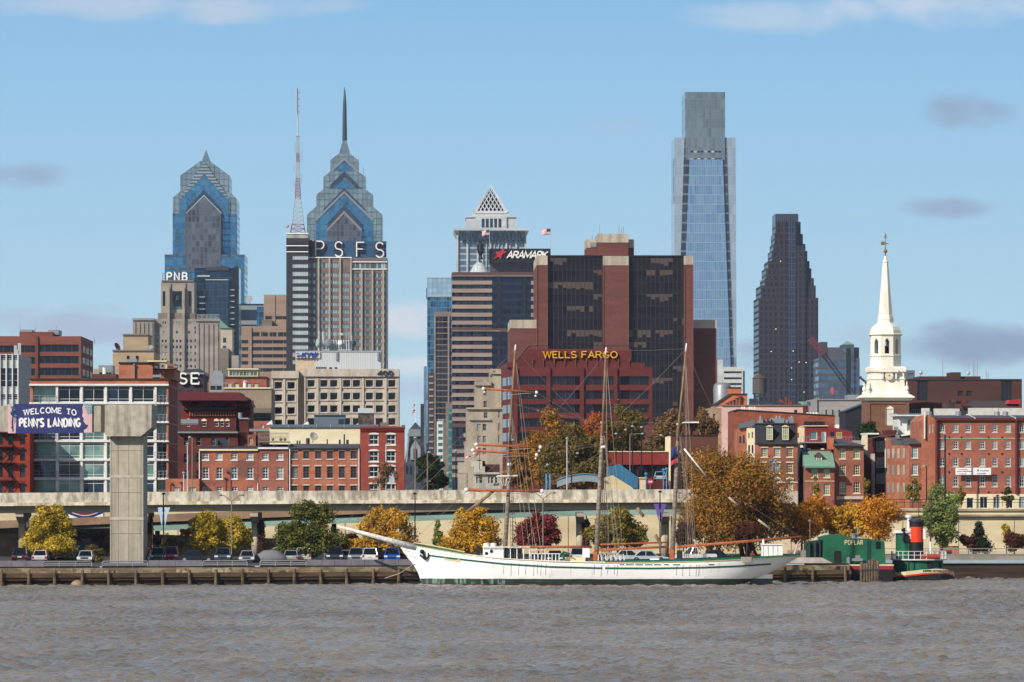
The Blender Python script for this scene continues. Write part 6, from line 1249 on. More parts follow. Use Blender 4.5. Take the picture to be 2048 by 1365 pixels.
q = MB(); q.add([(b.x(1818), 691.6, b.z(888)), (b.x(1871), 691.6, b.z(888)), (b.x(1871), 700, b.z(876)), (b.x(1790), 703, b.z(875)), (b.x(1818), 691.6, b.z(890)), (b.x(1871), 691.6, b.z(890)), (b.x(1871), 700, b.z(890)), (b.x(1790), 703, b.z(890))], [(0, 1, 2, 3), (0, 4, 5, 1), (1, 5, 6, 2), (2, 6, 7, 3), (3, 7, 4, 0)]); b.part('roof', q, M['grey_roof']); b.block(1817.6, 1871, 887.4, 890, M['brick_maroon'], -.4, .6, name='gutter')
q = MB(); q.add([(b.x(1818.6), 692.1, b.base), (b.x(1787), 704, b.base), (b.x(1818.6), 704, b.base), (b.x(1818.6), 692.1, b.z(888)), (b.x(1787), 704, b.z(874)), (b.x(1818.6), 704, b.z(874))], [(0, 3, 4, 1), (1, 4, 5, 2), (3, 5, 4), (0, 1, 2)]); b.part('side_wall', q, M['brick_orange'])
A_, C_ = Vector((b.x(1818.6), 692.1, 0)), Vector((b.x(1787), 704, 0)); nn_ = Vector((-(C_-A_).y, (C_-A_).x, 0)).normalized()
nn_ = nn_ if nn_.y < 0 else -nn_
for y in (897, 930, 966):
 for t in (.15, .38, .6, .8): q = MB(); a_, c_ = A_.lerp(C_, t+.1)+nn_*.06, A_.lerp(C_, t)+nn_*.06; q.quad((a_.x, a_.y, b.z(y+20)), (c_.x, c_.y, b.z(y+20)), (c_.x, c_.y, b.z(y)), (a_.x, a_.y, b.z(y))); b.part('window', q, M['cream_pane'])
b.block(1801, 1807, 869, 876, M['galv'], 6, 1.5, name='roof_vent'); b.block(1818, 1870, 996, 1000, M['precast'], -.1, .14, name='string_course')
b = B('long_brick_row', 'long four storey red brick warehouse row with a white sign banner and cream ground floor', 'apartment building', 1845, 2110, 690)
cl = [(1879.8, 1889.8), (1906, 1916.6), (1931, 1941.8), (1959.8, 1970.2), (1985, 1995), (2011, 2021.4), (2038.5, 2049), (2064, 2074)]
ops = [(x0, x1, y, y+h) for (y, h) in ((849.4, 15.4), (882, 16.4), (915, 18), (952.4, 21)) for (x0, x1) in cl]
b.block(1870.5, 2108, 838, 988.4, mat2('brick_salmon', '#985c4a', '#87503f', (.4, .4, .5), fine=.22, fs=6), 0, 18, ops=ops); b.wins(ops, flat('frame_grey_white', '#b9b8b0', .55), [M['blue_pane'], M['dark_pane'], M['curtain_pane']], 0, 'sash', nx=2, nz=3, sill=M['stone_sill'], dep=.16, fw=.11)
dop = [(1933, 1947, 996, 1017.6), (1959.6, 1975.5, 994, 1017.6), (1986.5, 2000.4, 994, 1017.6), (2012, 2026, 994, 1017.6), (2038.6, 2050, 994, 1017.6)]
b.block(1870.5, 2108, 988.5, None, M['cream_paint'], -.12, 18, ops=dop, name='ground_floor'); b.wins(dop, M['frame_white'], [M['curtain_pane'], M['dark_pane']], -.12, 'sash', nx=2, nz=1, name='door')
b.block(1870.5, 2108, 876.6, 877.8, M['stone_sill'], -.08, .1, name='string_course'); b.block(1870.5, 2108, 836.4, 841.5, M['brick_maroon'], -.4, .5, name='eave')
q = MB(); z0, z1 = b.z(836.3), b.z(829.5); q.prismx([(689.6, z0), (708, z0), (700, z1), (697, z1)], b.x(1871), b.x(2108)); b.part('roof', q, M['grey_roof'])
b.prism([(1845, 1010), (1845, 842), (1857, 829.5), (1870.4, 838), (1870.4, 1010)], M['brick_orange'], .6, 17, 'gable_wall'); b.wins([(1859, 1861.5, 850, 867), (1865, 1867.5, 849, 866)], M['frame_white'], M['cream_pane'], .5, 'pane', dep=.02)
for px in (1873, 2033): q = MB(); q.tube([(b.x(px), 689.7, b.z(988)), (b.x(px), 689.7, b.z(838))], .2, 8); q.box(b.x(px-2.6), b.x(px+2.6), 689.3, 689.9, b.z(843), b.z(839)); b.part('downspout', q, M['brick_maroon'])
for px in (1949, 2030): q = MB(); q.prismx([(689.5, b.z(838)), (700, b.z(828.5)), (700, b.z(826.5)), (689.5, b.z(836))], b.x(px-1), b.x(px+1)); b.part('fire_wall', q, M['white_paint'])
for l, r, t in ((1856.5, 1872.5, 815), (1881.5, 1933, 815.8), (1951.5, 2012, 814.5), (2013, 2108, 814.5)): b.block(l, r, t, 832, mat2('roof_screen_white', '#bfbcb4', '#b3b0a8') if l < 1860 else bpy.data.materials['roof_screen_white'], 9, 1, name='roof_screen')
q = MB()
for px in (1867, 1926, 2004, 2021): q = MB(); q.lathe([(.4, b.z(834)), (.4, b.z(823)), (.1, b.z(822))], b.x(px), 696, 8); b.part('roof_vent', q, M['galv'])
b.block(1921, 1934, 800.5, 814, M['tar_roof'], 16, 3, name='skylight'); q = MB(); q.box(b.x(1848.5), b.x(1850.5), 690.2, 690.6, b.z(878), b.z(824)); b.part('flue', q, M['white_paint'])
q = MB()
for (px, y) in [(x, y) for y in (875, 908, 944.5, 985) for x in (1898, 1923, 1977, 2004)]: q.lathe([(.02, 0), (.13, 0), (.13, .1), (.02, .1)], 0, 0, 8); q.v[-32:] = [(b.x(px)+x_, 689.99-z_*1.0, b.z(y)+y_) for x_, y_, z_ in q.v[-32:]]
b.part('anchor_plates', q, M['black'])['kind'] = 'stuff'
def ftext(txt, size, mat, loc, name='lettering', root=None, ext=.01, bold=0.0, sx=1.0):
 c = bpy.data.curves.new(name, 'FONT'); c.body = txt; c.size = size; c.extrude = ext; c.offset = bold; c.align_x = 'LEFT'
 o = bpy.data.objects.new('tmp_text', c); COL.objects.link(o); dg = bpy.context.evaluated_depsgraph_get(); me = bpy.data.meshes.new_from_object(o.evaluated_get(dg)); bpy.data.objects.remove(o); bpy.data.curves.remove(c)
 n = np.empty(len(me.vertices)*3); me.vertices.foreach_get('co', n); n = n.reshape(-1, 3).copy(); n = np.stack([n[:, 0]*sx, -n[:, 2], n[:, 1]], 1); me.vertices.foreach_set('co', n.ravel()); me.flip_normals() if hasattr(me, 'flip_normals') else None
 me.materials.clear(); me.materials.append(mat); me.update(); o = bpy.data.objects.new(name, me); COL.objects.link(o); o.location = Vector(loc)-(worldloc(root) if root else Vector((0, 0, 0))); o.parent = root; return o
k = 689.4/F; sg = thing('sign_banner', 'white letting banner with red and blue lettering on the long brick row', 'banner', (px2x(1946.5, 689.4), 689.4, py2z(950, 689.4)))
Yb = 688.95
q = MB(); q.box(px2x(1911, Yb), px2x(1982, Yb), Yb, Yb+.03, py2z(950.2, Yb), py2z(936, Yb)); q.build('cloth', M['white_paint'], sg)
rd, bl = flat('text_red', '#b5303a'), flat('text_blue', '#2f5f9e')
ftext('T & J Parkman', .22, rd, P(1916, 940.3, Yb-.02), root=sg); ftext('Luxury Apartments', .26, rd, P(1914, 944, Yb-.02), root=sg, bold=.004); ftext('215 627 1527', .19, bl, P(1918, 949, Yb-.02), root=sg); ftext('Prudential', .28, bl, P(1960, 943, Yb-.02), root=sg); ftext('215-627-6005', .22, bl, P(1954, 948.6, Yb-.02), root=sg)
q = MB(); disc(q, (px2x(1956, Yb), py2z(941, Yb)), .13, Yb-.02, Yb-.002, 10); q.build('emblem', bl, sg)
# ---- far right
b = B('dark_brown_slab', 'long dark brown brick slab with black glass strips on the horizon at right', 'office building', 1813, 2045, 1150)
dbr = mat2('dark_brown_brick', '#4a2f29', '#422a25', (.05, .05, .2), fine=.1); ops = [(1834.5, 1856, 761, 802), (2003, 2024.5, 761, 802), (1915.5, 1926.5, 782, 793), (1933, 1944, 782, 793)]
b.block(1813, 2044, 759.6, None, dbr, 0, 30, ops=ops, reveal=.6); b.wins(ops, dbr, M['dark_pane'], 0, 'sash', nx=3, nz=4, dep=.4, fw=.1); b.block(1843, 1967, 752, 759.5, dbr, 6, 14, name='roof_house'); b.block(1906.5, 1926.3, 744, 759.5, dbr, 5, 10, name='roof_house'); b.block(1813, 2044, 758.4, 760.4, M['dark_metal'], -.2, 30.5, name='roof_edge')
q = MB()
for px, t in ((1896, 712), (1958, 716), (1961, 720), (1966, 722), (1984, 738), (1988, 742)): q = MB(); q.tube([(b.x(px), 1162, b.z(759)), (b.x(px), 1162, b.z(t))], .08, 4); b.part('roof_antenna', q, M['pale_metal'])
q = MB()
q.ball((b.x(1850), 1160, b.z(743.5)), .45, 6); q.tube([(b.x(1850), 1160, b.z(752)), (b.x(1850), 1160, b.z(744))], .15, 5); b.part('roof_antenna', q, M['pale_metal'])
dish('satellite_dish', 'pale dome dish on the roof of the dark brown slab', 1937, 747, 3.5, 1160, (.1, -1, .1), M['pale_metal'], 'dome', None)
b = B('distant_grey_block', 'small grey distant block just right of the steeple', 'office building', 1813, 1830, 1900); b.block(1812, 1829.7, 741, None, flat('haze_grey', '#5d6068'), 0, 20, ops=[(1816, 1827, 747, 752), (1816, 1827, 758, 763)])
b = B('brown_roof_block', 'low brown tiled roof block in front of the dark brown slab', 'building', 1820, 2048, 860)
b.block(1813, 2060, 817, None, M['tar_roof'], 0, 14); q = MB(); q.prismx([(859.5, b.z(817)), (874, b.z(817)), (870, b.z(800.5))], b.x(1925), b.x(2043)); b.part('roof', q, mat2('brown_tile', '#4a3f3a', '#3f3632', (1, 1, 1), fine=.25)); b.prism([(1813, 817), (1813, 808), (1850, 804), (1925, 809), (1925, 817)], M['brick_brown'], 1, 10, 'roof'); b.block(1923, 1932, 801, 812, M['brick_dark'], -.6, 2, name='chimney'); b.block(1905, 1914, 799, 806, M['brick_brown'], 3, 2, name='chimney'); b.prism([(2017, 808), (2022, 800), (2044, 798), (2044, 808)], M['red_paint'], 2, 4, 'awning')
q = MB()
for i in range(12): q.box(b.x(1821+i*4), b.x(1821.4+i*4), 858.5, 858.6, b.z(828), b.z(820))
q.box(b.x(1821), b.x(1866), 858.4, 858.49, b.z(820.4), b.z(819.8)); b.part('roof_rail', q, M['galv'])
# ---- low red building and the brick backs behind the ramp
b = B('red_fascia_building', 'low building with deep red fascia over dark glass by the street ramp', 'building', 1212, 1340, 760)
b.block(1214, 1336, 930, None, M['brick_dark'], .8, 14, ops=[(1217+i*15, 1230.5+i*15, 933, 955) for i in range(8)]); b.wins([(1217+i*15, 1230.5+i*15, 933, 955) for i in range(8)], M['black'], [M['dark_pane'], M['blue_pane']], .8, 'pane', dep=.15); b.block(1213, 1337, 904, 929.9, mat2('fascia_red', '#7d2f2b', '#732a27'), 0, 15, name='fascia'); b.block(1212.6, 1337.4, 902.8, 904.6, M['frame_cream'], -.2, 15.4, name='coping'); b.block(1337.6, 1341, 873, None, M['cream_paint'], -.4, 12, name='end_wall')
b = B('brick_back_building', 'plain brown brick back building between red fascia and the big autumn tree', 'building', 1341, 1440, 790)
b.block(1341, 1436, 871, None, M['brick_brown'], 0, 14); b.block(1340.6, 1436.5, 869.6, 871.4, M['tar_roof'], -.2, 14.5, name='coping'); b.block(1372, 1398, 846, 869.5, M['brick_brown'], 4, 8, ops=[(1384, 1394, 858, 869)], name='roof_house'); b.prism([(1370, 846), (1371, 843.5), (1400, 843), (1400, 846)], M['white_paint'], 3, 10, 'roof_edge')
b = B('brick_back_building', 'brown brick house with grey skylight gables behind the olive trees', 'house', 1290, 1392, 830)
b.block(1292, 1390, 850, None, M['brick_brown'], 0, 14, ops=[(1298, 1304, 874, 888)]); b.wins([(1298, 1304, 874, 888)], M['slate_blue'], M['dark_pane'], 0, 'sash'); b.prism([(1318, 849.8), (1322, 837), (1332, 849.8)], M['galv'], 2, 5, 'skylight'); b.prism([(1370, 852), (1374, 840), (1390, 852)], M['galv'], 1, 5, 'skylight')
# ---- ground, water, quay
M['asphalt'] = mat2('asphalt', '#47464a', '#3d3c40', (.3, .3, .3)); M['pave'] = mat2('pave', '#8a8378', '#797268', (.4, .4, .4))
q = MB(); QA, QB = Vector((-66, 573, 0)), Vector((40, 598, 0)); qd = (QB-QA).normalized(); qn = Vector((qd.y, -qd.x, 0)); QL = (QB-QA).length
def Q(s, t, z): p = QA+qd*s+qn*t; return (p.x, p.y, z)     # s along the quay, t out over the water
q.add([(-2400, 540, 2.2), Q(0, -.5, 2.2), Q(QL, -.5, 2.2), (40.2, 626, 2.2), (600, 640, 2.2), (2400, 640, 2.2), (2400, 683, 2.2), (-2400, 683, 2.2)], [(0, 1, 2, 3, 4, 5, 6, 7)]); struct('parking_ground', q, M['asphalt'])
q = MB(); q.quad((-2400, 682.6, 7.95), (2400, 682.6, 7.95), (2400, 5100, 7.95), (-2400, 5100, 7.95)); struct('ground', q, M['pave'])
def make_water():
 x0, x1, y0, y1, d = -92.0, 92.0, 268.0, 640.0, .3
 nx, ny = int((x1-x0)/d)+1, int((y1-y0)/d)+1
 xs, ys = np.meshgrid(np.linspace(x0, x1, nx), np.linspace(y0, y1, ny)); z = np.zeros_like(xs); rs = np.random.RandomState(5)
 jx, jy = np.zeros_like(xs), np.zeros_like(xs)
 for i in range(90):
  L = .6*(3.4/.6)**rs.rand(); th = rs.normal(1.1, .8); kx, ky = 2*np.pi/L*np.cos(th), 2*np.pi/L*np.sin(th)
  a = .0078*L**.8*(.6+.8*rs.rand()); ph = rs.rand()*6.28
  e = 1+.5*np.sin(xs*rs.normal(0, .05)+ys*rs.normal(0, .03)+rs.rand()*6)
  arg = kx*xs+ky*ys+ph; z += a*e*np.cos(arg); jx -= a*.8*np.cos(th)*np.sin(arg); jy -= a*.8*np.sin(th)*np.sin(arg)
 v = np.stack([xs+jx, ys+jy, z], -1).reshape(-1, 3)
 idx = np.arange(nx*ny).reshape(ny, nx); f = np.stack([idx[:-1, :-1], idx[:-1, 1:], idx[1:, 1:], idx[1:, :-1]], -1).reshape(-1, 4)
 ex = np.array([(-2400, -400, -.25), (2400, -400, -.25), (2400, 645, -.25), (-2400, 645, -.25)], float)
 f = np.concatenate([f, np.array([[0, 1, 2, 3]])+len(v)]); v = np.concatenate([v, ex])
 me = bpy.data.meshes.new('river_water'); me.vertices.add(len(v)); me.vertices.foreach_set('co', v.ravel()); me.loops.add(f.size); me.loops.foreach_set('vertex_index', f.ravel().astype(np.int32))
 me.polygons.add(len(f)); me.polygons.foreach_set('loop_start', np.arange(0, f.size, 4, dtype=np.int32)); me.polygons.foreach_set('use_smooth', np.ones(len(f), bool)); me.update(calc_edges=True); me.validate()
 m, t, bb = base_mat('river_water'); g = t.n('ShaderNodeNewGeometry').outputs['Position']
 mp = t.n('ShaderNodeMapping', {'Vector': g, 'Scale': (.05, .03, .05)}).outputs[0]; n1 = t.n('ShaderNodeTexNoise', {'Vector': mp, 'Scale': 1.0, 'Detail': 4.0}).outputs[0]
 col = t.mix(t.rng(n1, .35, .65), lin('#7b746b'), lin('#6a6259'))
 n2 = t.n('ShaderNodeTexNoise', {'Vector': g, 'Scale': 3.6, 'Detail': 6.0, 'Roughness': .68}).outputs[0]; n3 = t.n('ShaderNodeTexNoise', {'Vector': t.n('ShaderNodeMapping', {'Vector': g, 'Scale': (.018, .045, 1), 'Rotation': (0, 0, .12)}).outputs[0], 'Scale': 1.0, 'Detail': 5.0}).outputs[0]
 setp(t, bb, Base_Color=col, Roughness=.2, IOR=1.33, Normal=t.n('ShaderNodeBump', {'Height': n2, 'Strength': t.rng(n3, .35, .65, .12, .75), 'Distance': .14}).outputs[0]); bb.inputs['Specular IOR Level'].default_value = .5
 me.materials.append(m); o = bpy.data.objects.new('river_water', me); COL.objects.link(o); o['kind'] = 'structure'
make_water()
M['quay_concrete'] = mat2('quay_concrete', '#8f8068', '#6f5f4c', (.5, .5, 1.6), lo=.4, hi=.58, fine=.25, fs=3); M['quay_timber'] = mat2('quay_timber', '#5c4a37', '#423427', (.25, .25, 3), fine=.25, fs=4)
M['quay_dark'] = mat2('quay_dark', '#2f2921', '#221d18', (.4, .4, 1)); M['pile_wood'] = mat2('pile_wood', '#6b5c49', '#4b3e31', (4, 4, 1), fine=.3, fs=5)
def qbox(mb, s0, s1, t0, t1, z0, z1):
 c = [Q(s0, t1, z0), Q(s1, t1, z0), Q(s1, t0, z0), Q(s0, t0, z0), Q(s0, t1, z1), Q(s1, t1, z1), Q(s1, t0, z1), Q(s0, t0, z1)]
 mb.add(c, [(0, 3, 2, 1), (4, 5, 6, 7), (0, 1, 5, 4), (1, 2, 6, 5), (2, 3, 7, 6), (3, 0, 4, 7)])
def s_at(px):                         # where the line of sight through px meets the quay edge
 u = (px-CX)/F; return (QA.y*u-QA.x)/(qd.x-qd.y*u)
qz = thing('quay_wall', 'weathered concrete quay wall with timber ledge over dark waterline', 'quay', Q(QL/2, 0, 0))
qb = lambda n, m, *a: (lambda mb: (qbox(mb, *a), mb.build(n, m, qz)))(MB())
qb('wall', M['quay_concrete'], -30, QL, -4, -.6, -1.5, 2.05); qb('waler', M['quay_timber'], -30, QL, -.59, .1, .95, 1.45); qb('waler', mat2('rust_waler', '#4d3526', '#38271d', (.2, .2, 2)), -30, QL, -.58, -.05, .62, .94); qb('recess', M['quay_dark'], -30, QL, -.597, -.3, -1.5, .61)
q = MB(); rn = random.Random(7)
for i in range(60):
 s = rn.uniform(-10, QL); w = rn.uniform(.2, 1.6); qbox(q, s, s+w, -.598, -.56, 1.46, 1.46+rn.uniform(.15, .55))
q.build('patch', mat2('quay_patch', '#a2947a', '#54483a', (.8, .8, .8), fine=.3), qz)['kind'] = 'stuff'
GP = 'timber piles along the quay'; q = MB(); q.lathe([(.2, -1.5), (.19, .6), (.17, 1.3), (.19, 1.36), (.17, 1.78), (.12, 1.85)], 0, 0, 9); pm = q.mesh('piling', M['pile_wood'], smooth=True)
rn = random.Random(2); pil = [3, 57, 109, 164, 217, 272, 325, 379, 431, 485, 537, 588, 641, 693, 746, 797, 1570, 1625, 1690]
for px in pil:
 o = bpy.data.objects.new('piling', pm); COL.objects.link(o); o.location = Q(s_at(px), .2, rn.uniform(-.06, .06)); o.rotation_euler = (rn.uniform(-.03, .03), rn.uniform(-.03, .03), rn.random()*6)
 tag(o, 'weathered timber pile standing against the quay ledge', 'piling', GP)
q = MB(); q.ball(Q(s_at(153), .9, .1), .8, 8, .75); one('rock', q, mat2('pale_rock', '#8d7a63', '#7a6853'), 'pale rounded rock at the foot of the quay', 'rock', smooth=True)
M['panel_grey'] = mat2('panel_grey', '#77757a', '#6a686d', (.6, .6, .6), fine=.1); M['rail_grey'] = flat('rail_grey', '#8f8f8d', .5, .2)
q = MB()
pans = [(-60, -30), (-28, 25), (25.3, 54), (54.3, 87.4), (300, 320), (320.3, 353), (353.3, 384), (384.3, 407), (616, 647), (647.3, 672), (672.3, 705), (705.3, 732), (732.3, 768), (768.3, 800), (800.3, 832)]
for a, c in pans:
 q = MB(); s0, s1 = s_at(a), s_at(c); qbox(q, s0, s1-.02, -.95, -.75, 2.06, 2.88)
 o = one('barrier_panel', q, M['panel_grey'], 'grey solid panel of the quay edge barrier', 'barrier', 'grey panels along the quay edge')
for n, (a, c, lb) in enumerate([(88, 186, 'three bay pipe railing on the quay below the round yellow green maple'), (207, 298, 'three bay pipe railing on the quay at the foot of the concrete pylon'), (408, 497, 'three bay pipe railing on the quay below the yellow twin crowned tree'), (523, 615, 'three bay pipe railing on the quay below the covered car')]):
 s0, s1 = s_at(a), s_at(c); rt = thing('railing', lb, 'railing', Q((s0+s1)/2, -.8, 2.05), 'quay railings')
 q = MB(); q.tube([Q(s0, -.8, 2.06), Q(s0, -.8, 2.62), Q(s0+.12, -.8, 2.78), Q(s1-.12, -.8, 2.78), Q(s1, -.8, 2.62), Q(s1, -.8, 2.06)], .075, 6); q.build('top_rail', M['rail_grey'], rt)
 for i in range(1, 3): s = s0+(s1-s0)*i/3; q = MB(); q.tube([Q(s, -.8, 2.06), Q(s, -.8, 2.72)], .06, 6); q.build('post', M['rail_grey'], rt)
 for z in (2.3, 2.5): q = MB(); qbox(q, s0+.1, s1-.1, -.83, -.77, z, z+.1); q.build('rail', M['rail_grey'], rt)
 q = MB(); qbox(q, s0, s1+.9, -1.1, -.86, 2.06, 2.26); q.build('kerb', M['panel_grey'], rt)
qz = thing('quay_wall', 'dark planked bulkhead with pale steel edge and railing at right', 'quay', (60, 622, 0)); q = MB(); q.box(41, 140, 622, 640, -1.5, 1.85); q.build('wall', mat2('bulkhead_wood', '#3c2d24', '#2b211b', (.2, .2, 4), fine=.25), qz)
q = MB(); q.box(41, 140, 621.7, 640, 1.86, 2.3); q.build('steel_edge', flat('pale_steel', '#9aa6ae', .5, .2), qz); q = MB(); q.box(41, 140, 621.9, 640, 2.31, 2.75); q.build('coping', M['pave'], qz)
q = MB(); q.tube([(41, 622, 3.65), (140, 622, 3.65)], .05, 5); q.tube([(41, 622, 3.25), (140, 622, 3.25)], .03, 5); q.tube([(41, 622, 3.0), (140, 622, 3.0)], .03, 5)
for i in range(45): q.tube([(41+i*2.2, 622, 2.75), (41+i*2.2, 622, 3.63)], .035, 5)
q.build('railing', M['rail_grey'], qz)
for i, (l, r, t, c) in enumerate([(1883, 1917, 1084, 1093), (1890, 2048, 1101.5, 1112)]):
 k = 640/F; q = MB(); q.box(px2x(l, 640), px2x(r, 640), 640, 643, 2.2, py2z(c, 640)); q.box(px2x(l, 640), px2x(l+14, 640), 640, 643, py2z(c, 640)+.003, py2z(t, 640)); one('brick_planter', q, M['brick_orange'], ['stepped salmon brick planter beside the green willow', 'long low brick planter behind the bulkhead railing'][i], 'planter')
# ---- retaining walls and the expressway
M['wall_cream'] = mat2('wall_cream', '#cbbc9a', '#b9a988', (.12, .12, .3), fine=.06); M['wall_brown'] = mat2('wall_brown', '#7b6650', '#66543f', (.3, .3, 1), fine=.2)
M['parapet'] = streak('parapet', '#bfb7a6', '#8c8475', 1.2, .3, .44, .64, fine=.22); M['girder'] = mat2('girder', '#a49b85', '#958c77', (.1, .1, .4), fine=.06); M['teal_girder'] = mat2('teal_girder', '#87a199', '#76918a', (.1, .1, .4), fine=.08)
w = thing('retaining_wall', 'long cream retaining wall under the street with ledge and string line', 'wall', (0, 682, 2.2)); q = MB(); q.box(-300, 300, 682, 682.55, 2.2, 8.3); q.build('wall', M['wall_cream'], w)
q = MB(); q.box(40, 300, 681.4, 681.97, 7.2, 7.45); q.box(40, 300, 681.7, 681.98, 7.95, 8.22); q.build('ledge', mat2('ledge_dark', '#a3957a', '#6f6451', (.2, .2, 1)), w)
q = MB(); [q.box(-60+i*7.5, -59.93+i*7.5, 681.93, 681.98, 2.2, 7.3) for i in range(34)]; q.build('joint', flat('joint_grey', '#8f846c'), w)['kind'] = 'stuff'
q = MB(); q.tube([(44, 681.9, 9.5), (110, 681.9, 9.5)], .04, 4); q.tube([(44, 681.9, 9.1), (110, 681.9, 9.1)], .03, 4); [q.tube([(44+i*1.1, 681.9, 8.5), (44+i*1.1, 681.9, 9.5)], .03, 4) for i in range(60)]
one('street_fence', q, M['black'], 'thin black iron fence along the street above the cream wall', 'fence')
w = thing('retaining_wall', 'low brown wall behind the parked cars, stained and ivied', 'wall', (-40, 656, 2.2)); q = MB(); q.prism([(-75, 2.2), (-13, 2.2), (-13, 4.2), (-24, 4.3), (-47.5, 5.1), (-75, 5.2)], 656, 656.6); q.build('wall', M['wall_brown'], w)
q = MB(); q.box(-47.5, -13, 655.8, 655.97, 3.5, 3.6); q.build('ledge', M['black'], w)
def sloped(mb, pts, h, y0, y1, dz=0.0):
 """a beam following picture points (px, py) of its top edge, h metres tall"""
 for (a, c) in zip(pts, pts[1:]):
  x0, z0, x1, z1 = px2x(a[0], y0), py2z(a[1], y0)-dz, px2x(c[0], y0), py2z(c[1], y0)-dz; mb.prism([(x0, z0-h), (x1, z1-h), (x1, z1), (x0, z0)], y0, y1)
ex = thing('expressway_bridge', 'elevated expressway with stained concrete parapet on steel girders and round columns', 'bridge', (-10, 655, 2.2)); TOP = [(-200, 988), (0, 986.5), (500, 982.6), (900, 980.5), (1350, 979), (1480, 980)]
q = MB(); sloped(q, TOP, 1.25, 648, 648.4); q.build('parapet', M['parapet'], ex); q = MB(); sloped(q, TOP, .42, 647.7, 648.8, 1.253); q.build('deck_edge', mat2('deck_edge', '#d0c5b0', '#a3967f', (1, 1, .3), lo=.4, hi=.6, fine=.2), ex)
q = MB(); sloped(q, TOP, .9, 648.9, 649.3, 1.69); q.build('girder', M['girder'], ex); q = MB(); sloped(q, TOP, .5, 649, 661, 1.2); q.build('deck', M['quay_concrete'], ex); q = MB(); sloped(q, TOP, .9, 660.4, 660.8, 1.71); q.build('girder', M['girder'], ex); q = MB(); sloped(q, TOP, 1.25, 661.02, 661.4); q.build('parapet', M['parapet'], ex)
for px in (45, 293, 511, 746, 950, 1160, 1330):
 x = px2x(px, 653); q = MB(); q.lathe([(.52, 2.2), (.52, 6.6)], x, 653, 14); q.build('column', streak('pier_concrete', '#b3a892', '#988d78', 1, .2) if px == 45 else bpy.data.materials['pier_concrete'], ex, True)
 q = MB(); q.prismx([(648.95, 7.9), (648.95, 7.4), (652, 6.61), (654, 6.61), (660, 7.4), (660, 7.9)], x-.5, x+.5); q.build('crosshead', M['pale_pier'], ex); q = MB(); q.tube([(x+.8, 652.3, 2.2), (x+.8, 652.3, 7.5)], .1, 6); q.build('drainpipe', M['galv'], ex)
rp = thing('ramp_bridge', 'brown ramp with teal girder slanting up behind the expressway', 'bridge', (-20, 664, 2.2)); RT = [(-120, 1053), (0, 1042), (300, 1030), (500, 1022), (700, 1014), (1150, 1000), (1400, 996)]
q = MB(); sloped(q, RT, 1.0, 667.6, 667.9); q.build('parapet', mat2('ramp_brown', '#8f7760', '#7d6752', (.3, .3, .6), fine=.15), rp); q = MB(); sloped(q, RT, 1.15, 668.1, 668.4, 1.003); q.build('girder', M['teal_girder'], rp); q = MB(); sloped(q, RT, .3, 668, 674, .9); q.build('deck', M['asphalt'], rp)
for px in (315, 560, 668, 980): x = px2x(px, 671); q = MB(); q.box(x-.3, x+.3, 670.5, 671.5, 2.2, py2z(1044 if px < 400 else 1034, 671)); q.build('column', M['dark_metal'], rp)
rp = thing('ramp_bridge', 'lower brown ramp with teal girder over a dark underpass at left', 'bridge', (-60, 658, 2.2)); RT = [(-200, 1064), (0, 1060), (190, 1057), (230, 1056)]
q = MB(); sloped(q, RT, 1.0, 657.4, 657.7); q.build('parapet', mat2('ramp_dark', '#6b5647', '#5a483b', (.5, .5, 1), fine=.25), rp); q = MB(); sloped(q, RT, .8, 657.9, 658.2, 1.003); q.build('girder', M['teal_girder'], rp); q = MB(); sloped(q, RT, .4, 657.8, 669, .7); q.build('deck', M['asphalt'], rp)
q = MB(); q.box(-63, -53.4, 655.4, 657.9, 2.21, 4.0); one('waste_container', q, flat('container_blue', '#1d2f56'), 'dark blue metal container in the underpass', 'container')
bs = thing('bus', 'white coach with navy and maroon wave stripes on the ramp', 'bus', (px2x(160, 670), 671, py2z(1046, 670))); q = MB(); x0, x1 = px2x(105, 669.5), px2x(206, 669.5); z0 = py2z(1045, 669.5)
q.prism([(x0, z0), (x1, z0), (x1, z0+1.2), (x1-.6, z0+2.5), (x1-1.2, z0+2.75), (x0, z0+2.75)], 669.5, 672); q.build('body', M['white_paint'], bs)
for (off, th, mt) in ((0, .34, flat('bus_navy', '#252b66')), (.45, .34, flat('bus_maroon', '#6b2033'))):
 q = MB(); n = 16
 for i in range(n):
  f_ = lambda t: z0+1.0+.5*math.sin(t*5.5+1.2)+off; ta, tb = i/n, (i+1)/n; xa, xb = x0+(x1-x0)*ta, x0+(x1-x0)*tb
  q.quad((xa, 669.47, f_(ta)), (xb, 669.47, f_(tb)), (xb, 669.47, f_(tb)+th), (xa, 669.47, f_(ta)+th))
 q.build('stripe', mt, bs)
q = MB(); q.box(x0+.3, x1-1.5, 669.44, 669.46, z0+2.2, z0+2.6); q.build('window', M['dark_pane'], bs)
for xx in (x0+1.3, x1-1.6): q = MB(); q.prism([(xx+.45*math.cos(R(30*i)), z0+.1+.45*math.sin(R(30*i))) for i in range(12)], 669.4, 669.9); q.build('wheel', M['black'], bs)
